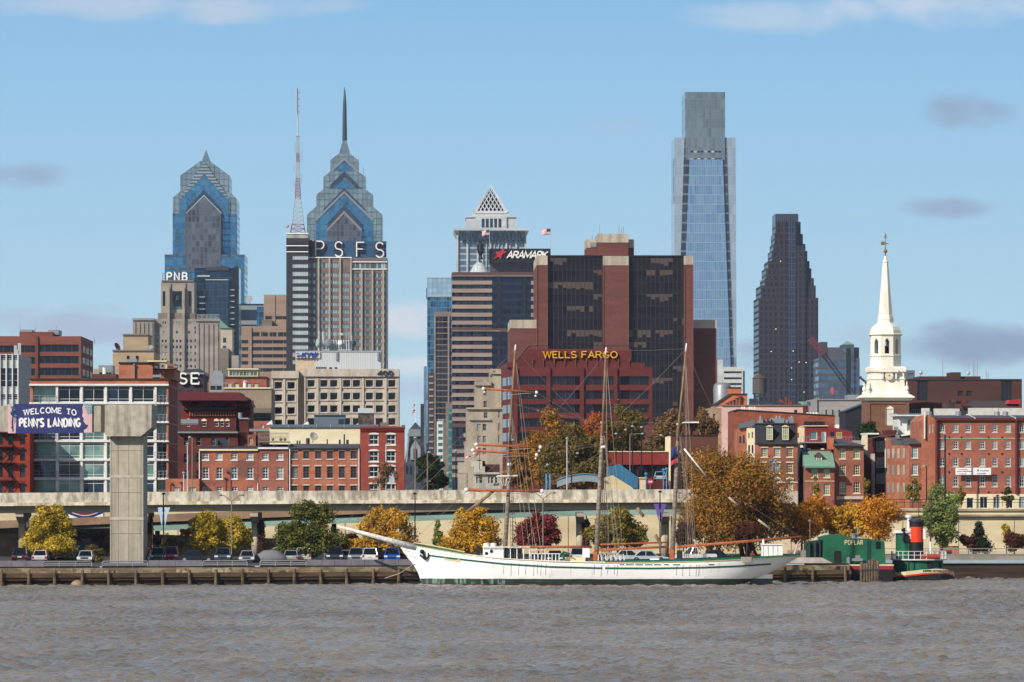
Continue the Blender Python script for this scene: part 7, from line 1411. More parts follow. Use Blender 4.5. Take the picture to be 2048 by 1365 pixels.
# ---- the unfinished concrete pylon and its banner
py = thing('concrete_pylon', 'huge raw concrete pylon with a T shaped head standing on the quay', 'pylon', (px2x(252, 604), 606, 2.2)); pc = streak('pylon_concrete', '#a49c8b', '#8d8676', 1.2, .06, .4, .7, fine=.12); pd = streak('pylon_head', '#a39c8d', '#7c7466', 1.1, .1, .44, .68, fine=.18); Y = 604; X_ = lambda p: px2x(p, Y); Z_ = lambda p: py2z(p, Y)
q = MB(); q.box(X_(220), X_(286.5), Y, Y+7, 2.2, Z_(873)); q.build('shaft', pc, py)
q = MB()
for p in (223, 236, 257, 281.5): q.box(X_(p), X_(p)+.05, Y-.015, Y-.002, 2.2, Z_(873))
for p in (902, 986, 1068): q.box(X_(222), X_(283), Y-.018, Y-.004, Z_(p), Z_(p)+.05)
q.build('form_joint', flat('joint_dark', '#6f6858', .9), py)
pbm = mat2('pylon_band', '#b1aa9a', '#a39c8c')
for p, h in ((953, 3), (1037, 3.5)): q = MB(); q.box(X_(219.7), X_(286.8), Y-.05, Y+7.05, Z_(p+h), Z_(p-h*.6)); q.build('band', pbm, py)
q = MB(); q.prism([(X_(215), Z_(873.2)), (X_(283), Z_(873.2)), (X_(304), Z_(856)), (X_(305), Z_(810)), (X_(211), Z_(810)), (X_(211), Z_(868))][::1], Y-1.2, Y+8); q.build('head', pd, py)
q = MB(); q.box(X_(-60), X_(210.8), Y-.4, Y+7, Z_(864), Z_(812)); q.build('arm', pd, py); q = MB(); q.box(X_(203), X_(210.6), Y-.9, Y-.42, Z_(866), Z_(811)); q.build('arm_joint', flat('joint_black', '#4c4435', .9), py)
bn = thing('welcome_banner', 'navy welcome banner with white lettering and pink profile face hung on the concrete arm', 'banner', (X_(100), Y-.6, Z_(868))); Yb = Y-.62; nav = flat('banner_navy', '#2b2f62', .6); pk = flat('banner_pink', '#c9a5a5', .6); tl = flat('banner_teal', '#2f8f92', .6)
q = MB(); q.prism([(X_(17), Z_(867.5)), (X_(185), Z_(866.5)), (X_(185), Z_(808)), (X_(15.5), Z_(808.5))], Yb, Yb+.04); q.build('cloth', nav, bn)
q = MB(); q.prism([(X_(17), Z_(867)), (X_(32), Z_(867)), (X_(34), Z_(838)), (X_(22), Z_(830)), (X_(28), Z_(809)), (X_(15.7), Z_(809))], Yb-.012, Yb-.002); q.build('picture', pk, bn)
q = MB(); q.prism([(X_(185), Z_(866)), (X_(169), Z_(866)), (X_(168.5), Z_(861)), (X_(175), Z_(857)), (X_(177.5), Z_(851)), (X_(172), Z_(849)), (X_(169.5), Z_(845)), (X_(167.5), Z_(843)), (X_(168.5), Z_(838)), (X_(165), Z_(832)), (X_(166.5), Z_(826)), (X_(165.5), Z_(816)), (X_(168), Z_(809)), (X_(185), Z_(809))], Yb-.012, Yb-.002); q.build('picture', pk, bn)
for i in range(5): q = MB(); q.prism([(X_(168+i*1.6), Z_(810.5+i*4.2)), (X_(171+i*1.6), Z_(813+i*4.2)), (X_(175+i), Z_(811+i*3.9)), (X_(179+i*.6), Z_(813.5+i*3.7)), (X_(185), Z_(811+i*3.7)), (X_(185), Z_(809+i*3.7)), (X_(179+i*.6), Z_(811+i*3.7)), (X_(175+i), Z_(808.8+i*3.9)), (X_(171+i*1.6), Z_(810.5+i*4.2))][::1], Yb-.03-.004*i, Yb-.016); q.build('picture_hair', tl, bn)
for (px, p1, d) in ((24, 815, 3), (30, 820, 2.4), (22, 826, 2), (25, 856, 3), (32, 832, 3)): q = MB(); q.prism([(X_(px), Z_(p1+d)), (X_(px+d), Z_(p1)), (X_(px), Z_(p1-d)), (X_(px-d), Z_(p1))], Yb-.03, Yb-.016); q.build('picture_star', tl, bn)
q = MB(); q.prism([(X_(26), Z_(864)), (X_(24), Z_(845)), (X_(27), Z_(822)), (X_(29), Z_(824)), (X_(27.5), Z_(845)), (X_(28.5), Z_(864))], Yb-.03, Yb-.016)
for i in range(7): q.prism([(X_(29), Z_(848-i*4)), (X_(34), Z_(842-i*4)), (X_(34), Z_(841-i*4)), (X_(29), Z_(846.5-i*4))], Yb-.03, Yb-.017)
q.build('picture_figure', nav, bn)
al = lambda t: .30*math.sin(math.pi*t)-.1
for t, l, r in (('WELCOME', 48.5, 124), ('TO', 134.5, 153)):
 for mb in word(t, X_(l), X_(r), Z_(831.5), Z_(821), Yb-.02, .015, .2, serif=True, gap=.26, zf=(lambda u, l=l, r=r: .3*math.sin(math.pi*(.02+.96*((l+(r-l)*u)-48)/105)))): mb.build('letter', M['white_paint'], bn)
for t, l, r in (("PENN'S", 40.5, 88), ('LANDING', 98, 161)):
 for mb in word(t, X_(l), X_(r), Z_(853.5), Z_(838), Yb-.02, .015, .24, gap=.34): mb.build('letter', M['white_paint'], bn)
# ---- trees, each with a limbed trunk and a crown of separate leaves
def leaves(rs, centers, radii, n, size, flatn=.35):
 """n small leaf clumps shared out over soft puffs; returns verts, faces"""
 vol = np.prod(radii, 1)**(.75); pick = rs.choice(len(centers), n, p=vol/vol.sum())
 d = rs.normal(size=(n, 3)); d /= np.linalg.norm(d, axis=1)[:, None]; r = rs.rand(n)**.45*np.where(rs.rand(n) < .14, 1+.5*rs.rand(n), 1)
 c = centers[pick]+d*radii[pick]*r[:, None]
 nr = d*.8+rs.normal(size=(n, 3))*.6+np.array([0, 0, flatn]); nr /= np.linalg.norm(nr, axis=1)[:, None]
 u = np.cross(nr, rs.normal(size=(n, 3))); u /= np.linalg.norm(u, axis=1)[:, None]+1e-9; w = np.cross(nr, u)
 s = size*(.6+.8*rs.rand(n))[:, None]; a = .35+.3*rs.rand(n)[:, None]
 v = np.stack([c-u*s, c-w*s*a, c+u*s, c+w*s*a], 1).reshape(-1, 3); f = np.arange(4*n).reshape(-1, 4); return v, f
BARK = mat2('bark', '#5a4a3c', '#463a30', (3, 3, .6), fine=.25, fs=5)
LM = {'gold': leafmat('leaf_gold', ['#8f6c22', '#cc992c', '#e0ae3a', '#a88a2c']), 'yellow': leafmat('leaf_yellow', ['#847a2a', '#bca232', '#d0ae3a', '#968c30']), 'ygreen': leafmat('leaf_yellow_green', ['#5c6028', '#90822e', '#a58a34', '#66662a']),
 'green': leafmat('leaf_green', ['#323e20', '#54602e', '#857a30', '#3c4a24']), 'red': leafmat('leaf_red', ['#5c2426', '#843434', '#963f3c', '#682a2a']), 'brown': leafmat('leaf_brown', ['#75541f', '#9c7029', '#b07a2c', '#83692a']), 'olive': leafmat('leaf_olive', ['#4c4a26', '#6f632e', '#856c30', '#5c4c26']),
 'orange': leafmat('leaf_orange', ['#a8681c', '#d48f26', '#e0a030', '#b87a22']), 'bare': leafmat('leaf_sparse', ['#6b543a', '#856640', '#967042', '#60503a']), 'fir': leafmat('leaf_fir', ['#1c2a18', '#2c3b20', '#3a4524', '#24321c']), 'willow': leafmat('leaf_willow', ['#5c6e38', '#7c8a48', '#8c904a', '#6b7c48']), 'dkred': leafmat('leaf_red_brown', ['#4a2a22', '#6a3a2c', '#5c3a28', '#50301f']), 'fire': leafmat('leaf_fire', ['#a0521e', '#c06a28', '#b86428', '#8c4c20'])}
def tree(name, label, px, top, bot, w_px, Y, kind, n=6000, size=.2, base=2.2, group=None, cat='tree', seed=None, shape='round', trunk=True, puffs=34, trunks=1, tmat=None, gap=.55):
 """px centre, crown top and bottom rows and width in pixels at distance Y"""
 rs = np.random.RandomState(int(seed if seed is not None else px*7+top)); k = Y/F; n = int(n*1.5); x = px2x(px, Y); zt, zb = py2z(top, Y), py2z(bot, Y); rx = w_px*k/2; rz = (zt-zb)/2; zc = (zt+zb)/2
 t = thing(name, label, cat, (x, Y, base), group); C = []; RR = []
 while len(C) < puffs:
  p = rs.normal(size=3); p /= np.linalg.norm(p); p *= rs.rand()**.33*(1.0);
  if shape == 'cone': h = rs.rand()**1.4; p = np.array([p[0]*(1-h)*.9, p[1]*(1-h)*.9, h*2-1]); ps = (.22+.25*(1-h))
  elif shape == 'tent': h = rs.rand()**1.25; a_ = rs.rand()*6.283; rr_ = rs.rand()**.4*(1-.62*h**1.7); p = np.array([math.cos(a_)*rr_*1.08, math.sin(a_)*rr_, 2.1*h-1.05]); ps = rs.uniform(.17, .32)*(1-.2*h)
  elif shape == 'dome': p[2] = abs(p[2])*1.7-.8 if rs.rand() < .8 else p[2]; lim = math.sqrt(max(0, 1-max(0, p[2])**2)); p[0] *= .35+.65*lim; p[1] *= .35+.65*lim; ps = rs.uniform(.14, .36)
  elif shape == 'column': p[0] *= .8; p[1] *= .8; ps = rs.uniform(.2, .32)
  else: ps = rs.uniform(.16, .38); p *= .8+.2*rs.rand()
  C.append((x+p[0]*rx*(1.02-ps*.5), Y+p[1]*rx*.9*(1-ps*.5), zc+p[2]*rz*(1.02-ps*.5))); ps *= 1.22; RR.append((rx*ps, rx*ps, min(rx, rz)*ps))
 C, RR = np.array(C), np.array(RR)
 if trunk:
  q = MB(); top_c = Vector((x, Y, zb+(zt-zb)*.55)); r0 = max(.07, rx*.045)
  for j in range(trunks):
   bx = x+(rs.rand()-.5)*(rx*1.1 if trunks > 1 else 0); bv = Vector((bx, Y+(rs.rand()-.5)*rx*(.8 if trunks > 1 else 0), base)); q.tube([bv, bv.lerp(top_c, .5)+Vector((rs.normal()*.1, 0, 0)), top_c+Vector((bx-x, 0, 0))*.6], [r0, r0*.75, r0*.25], 7)
   for i in range(7 if trunks == 1 else 4):
    e = Vector(C[rs.randint(len(C))]); s_ = bv.lerp(top_c, .35+.5*rs.rand()); q.tube([s_, s_.lerp(e, .55)+Vector((0, 0, .12*rx)), e], [r0*.5, r0*.3, r0*.1], 5, False)
  q.build('trunk', tmat or BARK, t, True)
 v, f = leaves(rs, C, RR, n, size); v -= np.array([x, Y, base])
 me = bpy.data.meshes.new('crown'); me.from_pydata(v.tolist(), [], f.tolist()); me.materials.append(LM[kind]); me.update(); o = bpy.data.objects.new('crown', me); COL.objects.link(o); o.parent = t; return t
GT = 'autumn trees along the parking lot'
tree('tree', 'round yellow green maple left of the concrete pylon', 101, 1017, 1104, 110, 612, 'yellow', 10000, .17, group=GT, shape='tent', puffs=75)
tree('tree', 'taller left half of the yellow pair right of the pale banner lamp', 409, 1020, 1106, 80, 612, 'yellow', 6500, .17, group=GT, shape='round'); tree('tree', 'shorter right half of the yellow pair in front of the twin arm lamp', 464, 1030, 1106, 82, 613, 'yellow', 6000, .17, group=GT, shape='round')
tree('tree', 'broad dark green tree before the bowsprit', 622, 1009, 1110, 138, 612, 'green', 12000, .17, group=GT, shape='tent', puffs=90)
tree('tree', 'golden tree behind the bowsprit above the white and blue cars', 773, 1018, 1104, 128, 613, 'gold', 10000, .17, group=GT, shape='tent', puffs=75); tree('tree', 'golden tree above the foredeck of the sailing ship', 944, 1020, 1104, 128, 613, 'gold', 10000, .17, group=GT, shape='tent', puffs=75)
tree('tree', 'dense dark red round tree behind the foremast rigging', 1078, 1021, 1096, 92, 613, 'red', 8000, .17, group=GT, shape='dome')
tree('tree', 'yellow green tree behind the main mast', 1236, 1012, 1098, 124, 613, 'ygreen', 9000, .19, group=GT, shape='dome')
tree('tree', 'very big brown green tree clump on many trunks behind the mizzen mast', 1462, 882, 1100, 236, 626, 'brown', 38000, .17, group=GT, puffs=90, trunks=8, shape='dome')
tree('tree', 'bright orange tree right of the very big brown tree', 1603, 974, 1092, 108, 632, 'orange', 9500, .19, group=GT); tree('tree', 'low golden tree behind the green barge', 1694, 1004, 1084, 92, 634, 'gold', 6500, .19, group=GT); tree('tree', 'thin leaved orange tree between barge and tugboat', 1757, 984, 1086, 108, 634, 'orange', 4200, .17, group=GT)
tree('tree', 'tall grey green willow behind the tug funnel', 1884, 968, 1092, 98, 640, 'willow', 8500, .18, group=GT, shape='column')
GS = 'shrubs by the parking lot'
for px, t, bo, w, Y, kd, lb, sh in [(1368, 1042, 1096, 54, 620, 'dkred', 'dull red shrub left under the very big brown tree', 'round'), (1494, 1034, 1090, 56, 619, 'dkred', 'round dull red shrub in front of the very big brown tree', 'round'), (1958, 1044, 1101, 52, 641, 'fir', 'dark conical evergreen against the cream wall', 'cone'), (1938, 1068, 1101, 44, 641, 'dkred', 'brown bush left of the dark conical evergreen', 'round'), (2030, 1056, 1102, 58, 641, 'dkred', 'purple brown bush at the far right against the cream wall', 'round'), (2013, 1034, 1095, 22, 642, 'yellow', 'thin yellow sapling behind the purple brown bush', 'column'), (876, 1040, 1096, 30, 618, 'willow', 'small grey green conical bush by the ship bell', 'cone'), (344, 1070, 1112, 66, 618, 'olive', 'wide olive shrub right of the pale banner lamp', 'round'), (372, 1055, 1074, 26, 655, 'fire', 'small red shrub on the low brown wall', 'round'), (706, 1066, 1098, 38, 618, 'dkred', 'small reddish shrub between dark green and golden trees', 'round'), (185, 1090, 1120, 44, 622, 'olive', 'yellow green shrub at the left foot of the pylon', 'round'), (690, 1080, 1100, 24, 618, 'ygreen', 'small green shrub beside the reddish one', 'round')]:
 tree('shrub', lb, px, t, bo, w, Y, kd, 2600, .15, group=GS, cat='shrub', shape=sh, puffs=16)
GY = 'young street trees before the brick rows'
for px, t, bo, w, kd, lb in [(1632, 950, 1003, 22, 'ygreen', 'slim yellow green street tree before the green roofed house'), (1731, 953, 985, 18, 'ygreen', 'slim yellow green tree before the dark infill house'), (1824, 951, 1012, 40, 'ygreen', 'leaning yellow green street tree before the brick corner house'), (1921, 974, 1008, 24, 'ygreen', 'slim green tree at the cream ground floor beside the willow'), (2015, 972, 1014, 28, 'green', 'small green street tree in front of the cream doors'), (770, 925, 985, 66, 'bare', 'sparse brown street tree before the deep red rowhouse')]:
 tree('tree', lb, px, t, bo, w, 684.5, kd, 1500 if kd != 'bare' else 900, .16, base=7.9, group=GY, shape='column', puffs=14)
GB = 'trees on the rise behind the expressway'
for px, t, bo, w, Y, kd, n, lb in [(864, 904, 985, 66, 720, 'fir', 5000, 'dark green tree at the mouth of the street canyon'), (1096, 822, 985, 146, 760, 'brown', 14000, 'rusty brown tree left of the dark green one behind the foremast'), (1150, 838, 985, 140, 750, 'olive', 13000, 'big dark olive tree behind the expressway lamp'), (1184, 822, 900, 66, 775, 'fire', 4000, 'flaming orange tree top peeping between olive crowns'), (1246, 808, 940, 136, 780, 'olive', 12000, 'olive tree in front of the red bank block'), (1342, 815, 905, 84, 800, 'bare', 3200, 'thin brown tree below the dark glass tower'), (1408, 818, 880, 62, 830, 'bare', 2800, 'thin brown tree against the brown brick wing'), (1130, 945, 985, 90, 700, 'bare', 1500, 'low brown brush by the arched footbridge'), (1300, 880, 930, 60, 815, 'bare', 1500, 'rust coloured thin tree above the red fascia'), (1738, 846, 885, 50, 760, 'fir', 2600, 'green pine like tree at the foot of the church tower'), (1040, 880, 985, 60, 740, 'brown', 4000, 'rust brown tree behind the foremast top')]:
 tree('tree', lb, px, t, bo, w, Y, kd, n, .24, base=7.9, group=GB, shape='dome', puffs=30)
q = MB(); rs = np.random.RandomState(8); v, f = leaves(rs, np.array([(px2x(p, 613), 613, 2.45) for p in range(96, 162, 5)]+[(px2x(p, 612), 612, 2.5) for p in (318, 326, 380, 392, 405, 420, 200, 192)]), np.array([(.6, .5, .35)]*14+[(.8, .5, .45)]*8), 3000, .13)
q.add(v.tolist(), f.tolist()); o = q.build('hedge_foliage', LM['olive']); o['kind'] = 'stuff'
q = MB(); rs = np.random.RandomState(9); v, f = leaves(rs, np.array([(rs.uniform(-57, -44), 655.9, rs.uniform(2.4, 5.3)) for i in range(80)]+[(px2x(299, 652.4), 652.4, 2.3+i*.11) for i in range(46)]+[(px2x(523, 653), 652.4, 2.3+i*.11) for i in range(42)]+[(px2x(1172, 653), 652.5, 2.3+i*.11) for i in range(42)]), np.array([(.8, .12, .6)]*80+[(.5, .4, .3)]*130), 14000, .14)
q.add(v.tolist(), f.tolist()); o = q.build('ivy_foliage', leafmat('leaf_ivy', ['#3a2a22', '#523a2c', '#5f4030', '#42202a'])); o['kind'] = 'stuff'
# ---- the three masted sailing ship
YS = 581.0; sx_ = lambda p: px2x(p, YS); sz_ = lambda p: py2z(p, YS)
ship = thing('sailing_ship', 'white three masted sailing ship with green stripes and bare yards moored at the quay', 'sailing ship', (sx_(1200), YS, 0))
SHEER = [(800, 1094), (828, 1091), (870, 1098.5), (940, 1109.5), (1010, 1116.5), (1100, 1121.5), (1205, 1124), (1300, 1123.5), (1400, 1121.5), (1500, 1117), (1560, 1113.5), (1600, 1110.5)]
BEAM = [(800, .05), (840, .5), (900, 2.0), (980, 3.3), (1100, 3.9), (1400, 3.9), (1500, 3.2), (1570, 2.1), (1600, .9)]
KEEL = [(800, 1190), (1430, 1190), (1470, 1176), (1510, 1158), (1540, 1146), (1570, 1131), (1600, 1112.5)]
STEM = [(-1.4, 846), (0, 843), (1.2, 838), (2.4, 827), (3.3, 813), (4.2, 802), (5, 797)]
ip = lambda T, x: float(np.interp(x, [a for a, _ in T], [c for _, c in T]))
def side(px, z):
 zt, zb = sz_(ip(SHEER, px)), sz_(ip(KEEL, px)); t = max(0, min(1, (z-zb)/(zt-zb+1e-6))); bow = max(0, min(1, (px-ip(STEM, z))/230)); p = .22+.7*(1-bow)**2 if px < 1300 else .22+.45*max(0, min(1, (px-1400)/190))
 return ip(BEAM, px)*t**p*min(1, (max(0, px-ip(STEM, z))/55)**.6 if px < 1000 else 1)
q = MB(); NS, NZ = 64, 11; gridv = []
for i in range(NS+1):
 u = i/NS; u = u*u*.35+u*.65; row = []
 for j in range(NZ+1):
  px = 800+800*u
  for _ in range(3):
   z = sz_(ip(KEEL, px))+(sz_(ip(SHEER, px))-sz_(ip(KEEL, px)))*j/NZ; s0 = ip(STEM, z); px = s0+(1600-s0)*u
  row.append((px, z))
 gridv.append(row)
def vid(i, j, s): return (i*(NZ+1)+j)*2+s
for row in gridv:
 for px, z in row: y = side(px, z); q.v += [(sx_(px), YS-y, z), (sx_(px), YS+y, z)]
for i in range(NS):
 for j in range(NZ): q.f += [(vid(i, j, 0), vid(i+1, j, 0), vid(i+1, j+1, 0), vid(i, j+1, 0)), (vid(i, j, 1), vid(i, j+1, 1), vid(i+1, j+1, 1), vid(i+1, j, 1))]; q.mi += [0, 0]
 q.f.append((vid(i, NZ, 0), vid(i+1, NZ, 0), vid(i+1, NZ, 1), vid(i, NZ, 1))); q.mi.append(0)
q.f.append(tuple(vid(NS, j, 0) for j in range(NZ+1))+tuple(vid(NS, j, 1) for j in range(NZ, -1, -1))); q.mi.append(0)
m, t, bb = base_mat('hull_paint'); g = t.n('ShaderNodeNewGeometry').outputs['Position']; z = t.n('ShaderNodeSeparateXYZ', {0: g}).outputs[2]
n1 = t.n('ShaderNodeTexNoise', {'Vector': t.n('ShaderNodeMapping', {'Vector': g, 'Scale': (.5, 1, 2)}).outputs[0], 'Scale': 1.0, 'Detail': 6.0}).outputs[0]
n2 = t.n('ShaderNodeTexNoise', {'Vector': t.n('ShaderNodeMapping', {'Vector': g, 'Scale': (2.2, 1, .12)}).outputs[0], 'Scale': 1.0, 'Detail': 5.0}).outputs[0]
wh = t.mix(t.m('MULTIPLY', t.rng(n2, .62, .72), .35), lin('#f2f1ee'), lin('#b89a78')); wh = t.mix(t.m('MULTIPLY', t.rng(n1, .5, .7), .25), wh, lin('#c9c8c4'))
bt = t.mix(t.rng(n1, .4, .6), lin('#2a302c'), lin('#33453d')); bt = t.mix(t.m('MULTIPLY', t.rng(n2, .5, .6), t.m('LESS_THAN', t.n('ShaderNodeSeparateXYZ', {0: g}).outputs[0], sx_(1010))), bt, lin('#6f9a88')); bt = t.mix(t.m('LESS_THAN', z, .2), bt, lin('#4a2f22'))
setp(t, bb, Base_Color=t.mix(t.m('GREATER_THAN', z, t.m('ADD', .72, t.m('MULTIPLY', n1, .12))), bt, wh), Roughness=.45); M['hull'] = m
q.build('hull', m, ship, True)
M['ship_green'] = flat('ship_green', '#1c5a41', .45); M['ship_cream'] = flat('ship_cream', '#cdbb8e', .5); M['ship_white'] = flat('ship_white', '#dcdad5', .5); M['spar_orange'] = mat2('spar_orange', '#a35a32', '#8a482a', (2, 2, 2), rough=.5); M['spar_grey'] = mat2('spar_grey', '#8c7f70', '#6f6457', (1, 1, 4), fine=.2); M['rope'] = flat('rope', '#a79c8a', .9); M['rope_dark'] = flat('rope_dark', '#4c443c', .9); M['spar_brown'] = mat2('spar_brown', '#8f7458', '#6f5742', (3, 3, .6), fine=.15)
def strip(name, pts, h, mat, off=.04, a=0.0, c=1.0):
 q = MB(); n = 60; P0, P1 = pts[0][0], pts[-1][0]
 for i in range(n):
  xa, xb = P0+(P1-P0)*i/n, P0+(P1-P0)*(i+1)/n; za, zb = sz_(ip(pts, xa)), sz_(ip(pts, xb))
  f = lambda px, zz: (sx_(px), YS-side(px, zz)-off, zz); k2 = lambda px, zz: (sx_(px), YS-side(px, zz)+.05, zz)
  q.quad(f(xa, za-h), f(xb, zb-h), f(xb, zb), f(xa, za)); q.quad(f(xa, za), f(xb, zb), k2(xb, zb), k2(xa, za))
 return q.build(name, mat, ship)
strip('side_stripe', [(858, 1109.5), (900, 1114.5), (940, 1119), (1010, 1126), (1100, 1131.5), (1200, 1134), (1203, 1134)], .19, M['ship_green']); strip('side_stripe', [(1209, 1134), (1300, 1134.5), (1400, 1133), (1480, 1130), (1540, 1126.5)], .19, M['ship_green'])
strip('rail_cap', SHEER[1:], .1, M['ship_cream'], .07)
def bulwark(name, T, mat, sg, th=.12):
 q = MB(); n = 40; P0, P1 = T[0][0], T[-1][0]
 for i in range(n):
  xa, xb = P0+(P1-P0)*i/n, P0+(P1-P0)*(i+1)/n
  if 1:
   ya, yb = YS+sg*(ip(BEAM, xa)-.1), YS+sg*(ip(BEAM, xb)-.1); A0, A1, B0, B1 = sz_(ip(SHEER, xa))-.02, sz_(ip(T, xa)), sz_(ip(SHEER, xb))-.02, sz_(ip(T, xb))
   q.quad((sx_(xa), ya, A0), (sx_(xb), yb, B0), (sx_(xb), yb, B1), (sx_(xa), ya, A1)); q.quad((sx_(xa), ya, A1), (sx_(xb), yb, B1), (sx_(xb), yb+th*-sg, B1), (sx_(xa), ya+th*-sg, A1))
 return q.build(name, mat, ship)
for sg in (-1, 1): bulwark('quarter_bulwark', [(1209, 1120.5), (1300, 1119.3), (1400, 1117), (1500, 1113), (1560, 1110.3), (1600, 1107.5)], M['ship_green'], sg); bulwark('forecastle_bulwark', [(829, 1087), (870, 1093.5), (930, 1105)], M['ship_green'], sg)
q = MB(); [q.tube([(sx_(a), YS-ip(BEAM, a)+.05, sz_(y0)), (sx_(c), YS-ip(BEAM, c)+.05, sz_(y1))], .07, 4) for a, y0, c, y1 in ((828, 1086, 870, 1092.6), (870, 1092.6, 930, 1104))]; q.build('forecastle_rail', M['ship_cream'], ship)
q = MB()
for a, c in ((1238, 1247), (1250, 1266), (1269, 1284), (1288, 1303), (1306, 1320), (1326, 1336), (1344, 1358), (1415, 1426)):
 z = sz_(1129.6); q.quad(*[(sx_(p), YS-side(p, zz)-.03, zz) for p, zz in ((a, z), (c, z), (c, z+.1), (a, z+.1))])
q.build('freeing_port', M['black'], ship)['kind'] = 'stuff'
q = MB(); z = sz_(1119); q.quad(*[(sx_(p), YS-side(p, zz)-.05, zz) for p, zz in ((889, z-.08), (920, z-.3), (920, z+.02), (889, z+.24))]); q.build('name_board', M['ship_cream'], ship)
q = MB(); q.box(sx_(1500), sx_(1545), YS-.15, YS+.15, -1.2, sz_(1149)); q.build('rudder', M['hull'], ship)
ax_, ay = sx_(848), YS-side(848, sz_(1108))-.25; q = MB(); zz = sz_(1108); q.tube([(ax_-.35, ay, zz+.5), (ax_+.2, ay, zz-.55)], .12, 6); q.tube([(ax_-.45, ay, zz-.1), (ax_-.05, ay-.05, zz-.45), (ax_+.2, ay, zz-.6), (ax_+.5, ay-.05, zz-.35), (ax_+.55, ay, zz+.1)], .13, 6); q.ball((ax_-.2, ay, zz+.25), .28, 6); q.build('anchor', M['black'], ship)
def spar(name, p0, p1, r0, r1, mat, dy=0.0, n=10, dy1=None): q = MB(); a, c = P(*p0, YS), P(*p1, YS); a.y += dy; c.y += dy if dy1 is None else dy1; q.tube([a, a.lerp(c, .5), c], [r0, (r0+r1)/2, r1], n); return q.build(name, mat, ship, True)
spar('bowsprit', (832, 1096), (676, 1053), .42, .14, mat2('bowsprit_grey', '#dcd9d4', '#b9b5ae', (3, 3, 3)))
q = MB()
for i in range(8): a = P(700+i*16, 1062+i*4.5, YS); q.tube([a+Vector((0, -.7, -.25)), a+Vector((0, .7, -.25))], .02, 3)
for dy in (-.8, .8): q.tube([P(684, 1056, YS), P(760, 1084, YS)+Vector((0, dy, 0)), P(820, 1104, YS)+Vector((0, dy*1.2, 0))], .03, 4)
q.tube([P(690, 1057, YS), P(770, 1086, YS), P(815, 1112, YS)], .035, 4); q.build('bowsprit_rigging', M['rope_dark'], ship)
MAST = {'fore': (1009, 1118, 1022.5, 880, 1018.5, 905, 1030, 700, 690), 'main': (1192, 1124, 1205.5, 845, 1206, 870, 1211, 708, 695), 'mizzen': (1344, 1122, 1357.5, 848, 1356, 880, 1371.5, 702, 687)}
for k_, (a, b0, c, d, e, f_, g_, h_, tip) in MAST.items():
 mo = spar('mast', (a, b0), (c, d), .3, .2, M['spar_grey']); o = spar('topmast', (e-1, f_), (g_, h_), .17, .1, M['spar_brown'], -.3); o.parent = mo
 o = spar('mast_head', (g_, h_+2), (g_+1.2, tip), .12, .07, M['ship_white'], -.3); o.parent = mo; spar('mast_cap', (c-4.5, d+1), (c+4.5, d), .12, .12, M['ship_white'], -.15, 6); spar('mast_cap', (e-4, f_+25), (e+5, f_+24), .2, .2, M['ship_white'], -.1, 6)
for (x0, y0, x1, y1, r, dy) in [(967, 778, 1073, 785.5, .14, -.7), (952.5, 889.5, 1080.5, 895, .16, -.75), (946, 901, 1073, 910.5, .16, -.75), (933, 980, 1084, 983, .19, -.8)]:
 yo = spar('yard', (x0, y0), (x1, y1), r, r*.8, M['spar_orange'], dy)
 for (p, pp) in ((x0, y0), (x1, y1)): q = MB(); q.ball(P(p, pp, YS)+Vector((0, dy, 0)), r*1.4, 6); q.ball(P(p+(2 if p == x0 else -2), pp+7, YS)+Vector((0, dy, 0)), .13, 5); o = q.build('yard_block', M['ship_white'], ship); o.parent = yo
 q = MB(); pts = [P(x0+4, y0+1, YS), P((x0+x1)/2-8, (y0+y1)/2+9, YS), P((x0+x1)/2+4, (y0+y1)/2+8, YS), P(x1-4, y1+1, YS)]; q.tube([p+Vector((0, dy, 0)) for p in pts], .028, 4, False); o = q.build('foot_rope', M['rope'], ship); o.parent = yo
for (x0, y0, x1, y1, r, m_, nm) in [(1042, 1094, 1184, 1094.5, .15, 'spar_orange', 'boom'), (1200, 1089.5, 1335, 1085, .1, 'spar_orange', 'boom'), (1198, 1100.5, 1337, 1094, .15, 'spar_orange', 'boom'), (1353, 1094.5, 1603, 1074, .17, 'spar_orange', 'boom'), (938, 1022, 990, 980, .2, 'spar_brown', 'gaff'), (1368, 898, 1412, 953, .1, 'ship_white', 'gaff'), (1457, 995, 1476, 1011, .12, 'rope', 'gaff'), (1516, 1040, 1540, 1058, .13, 'rope', 'gaff'), (1274, 1016, 1287, 1034, .2, 'spar_brown', 'gaff'), (1310, 1070, 1322, 1090, .2, 'spar_brown', 'gaff')]: spar(nm, (x0, y0), (x1, y1), r, r*.85, M[m_], -.3 if nm == 'boom' else -.6, 8)
q = MB()
for dx in (-12, -4, 4, 12): q.tube([P(1010+dx, 953, YS)+Vector((0, -.6, 0)), P(1010+dx*.4, 972, YS)+Vector((0, -.2, 0))], .04, 4)
q.tube([P(994, 953, YS)+Vector((0, -.7, 0)), P(1035, 952, YS)+Vector((0, -.7, 0))], .09, 5); q.tube([P(992, 954, YS)+Vector((0, .7, 0)), P(1030, 953, YS)+Vector((0, .7, 0))], .09, 5); q.build('fighting_top', M['ship_white'], ship)
def line(q, a, c, r=.022, ya=0.0, yc=0.0, sag=0.0):
 A, C = P(*a, YS)+Vector((0, ya, 0)), P(*c, YS)+Vector((0, yc, 0)); q.tube([A, A.lerp(C, .5)-Vector((0, 0, sag)), C] if sag else [A, C], r, 3, False)
q = MB()
for a, c in [((1029, 700), (684, 1053)), ((1026, 775), (720, 1066)), ((1022, 805), (745, 1073)), ((1019, 893), (790, 1084)), ((1018, 905), (815, 1092))]: line(q, a, c, .02, -.2, 0)
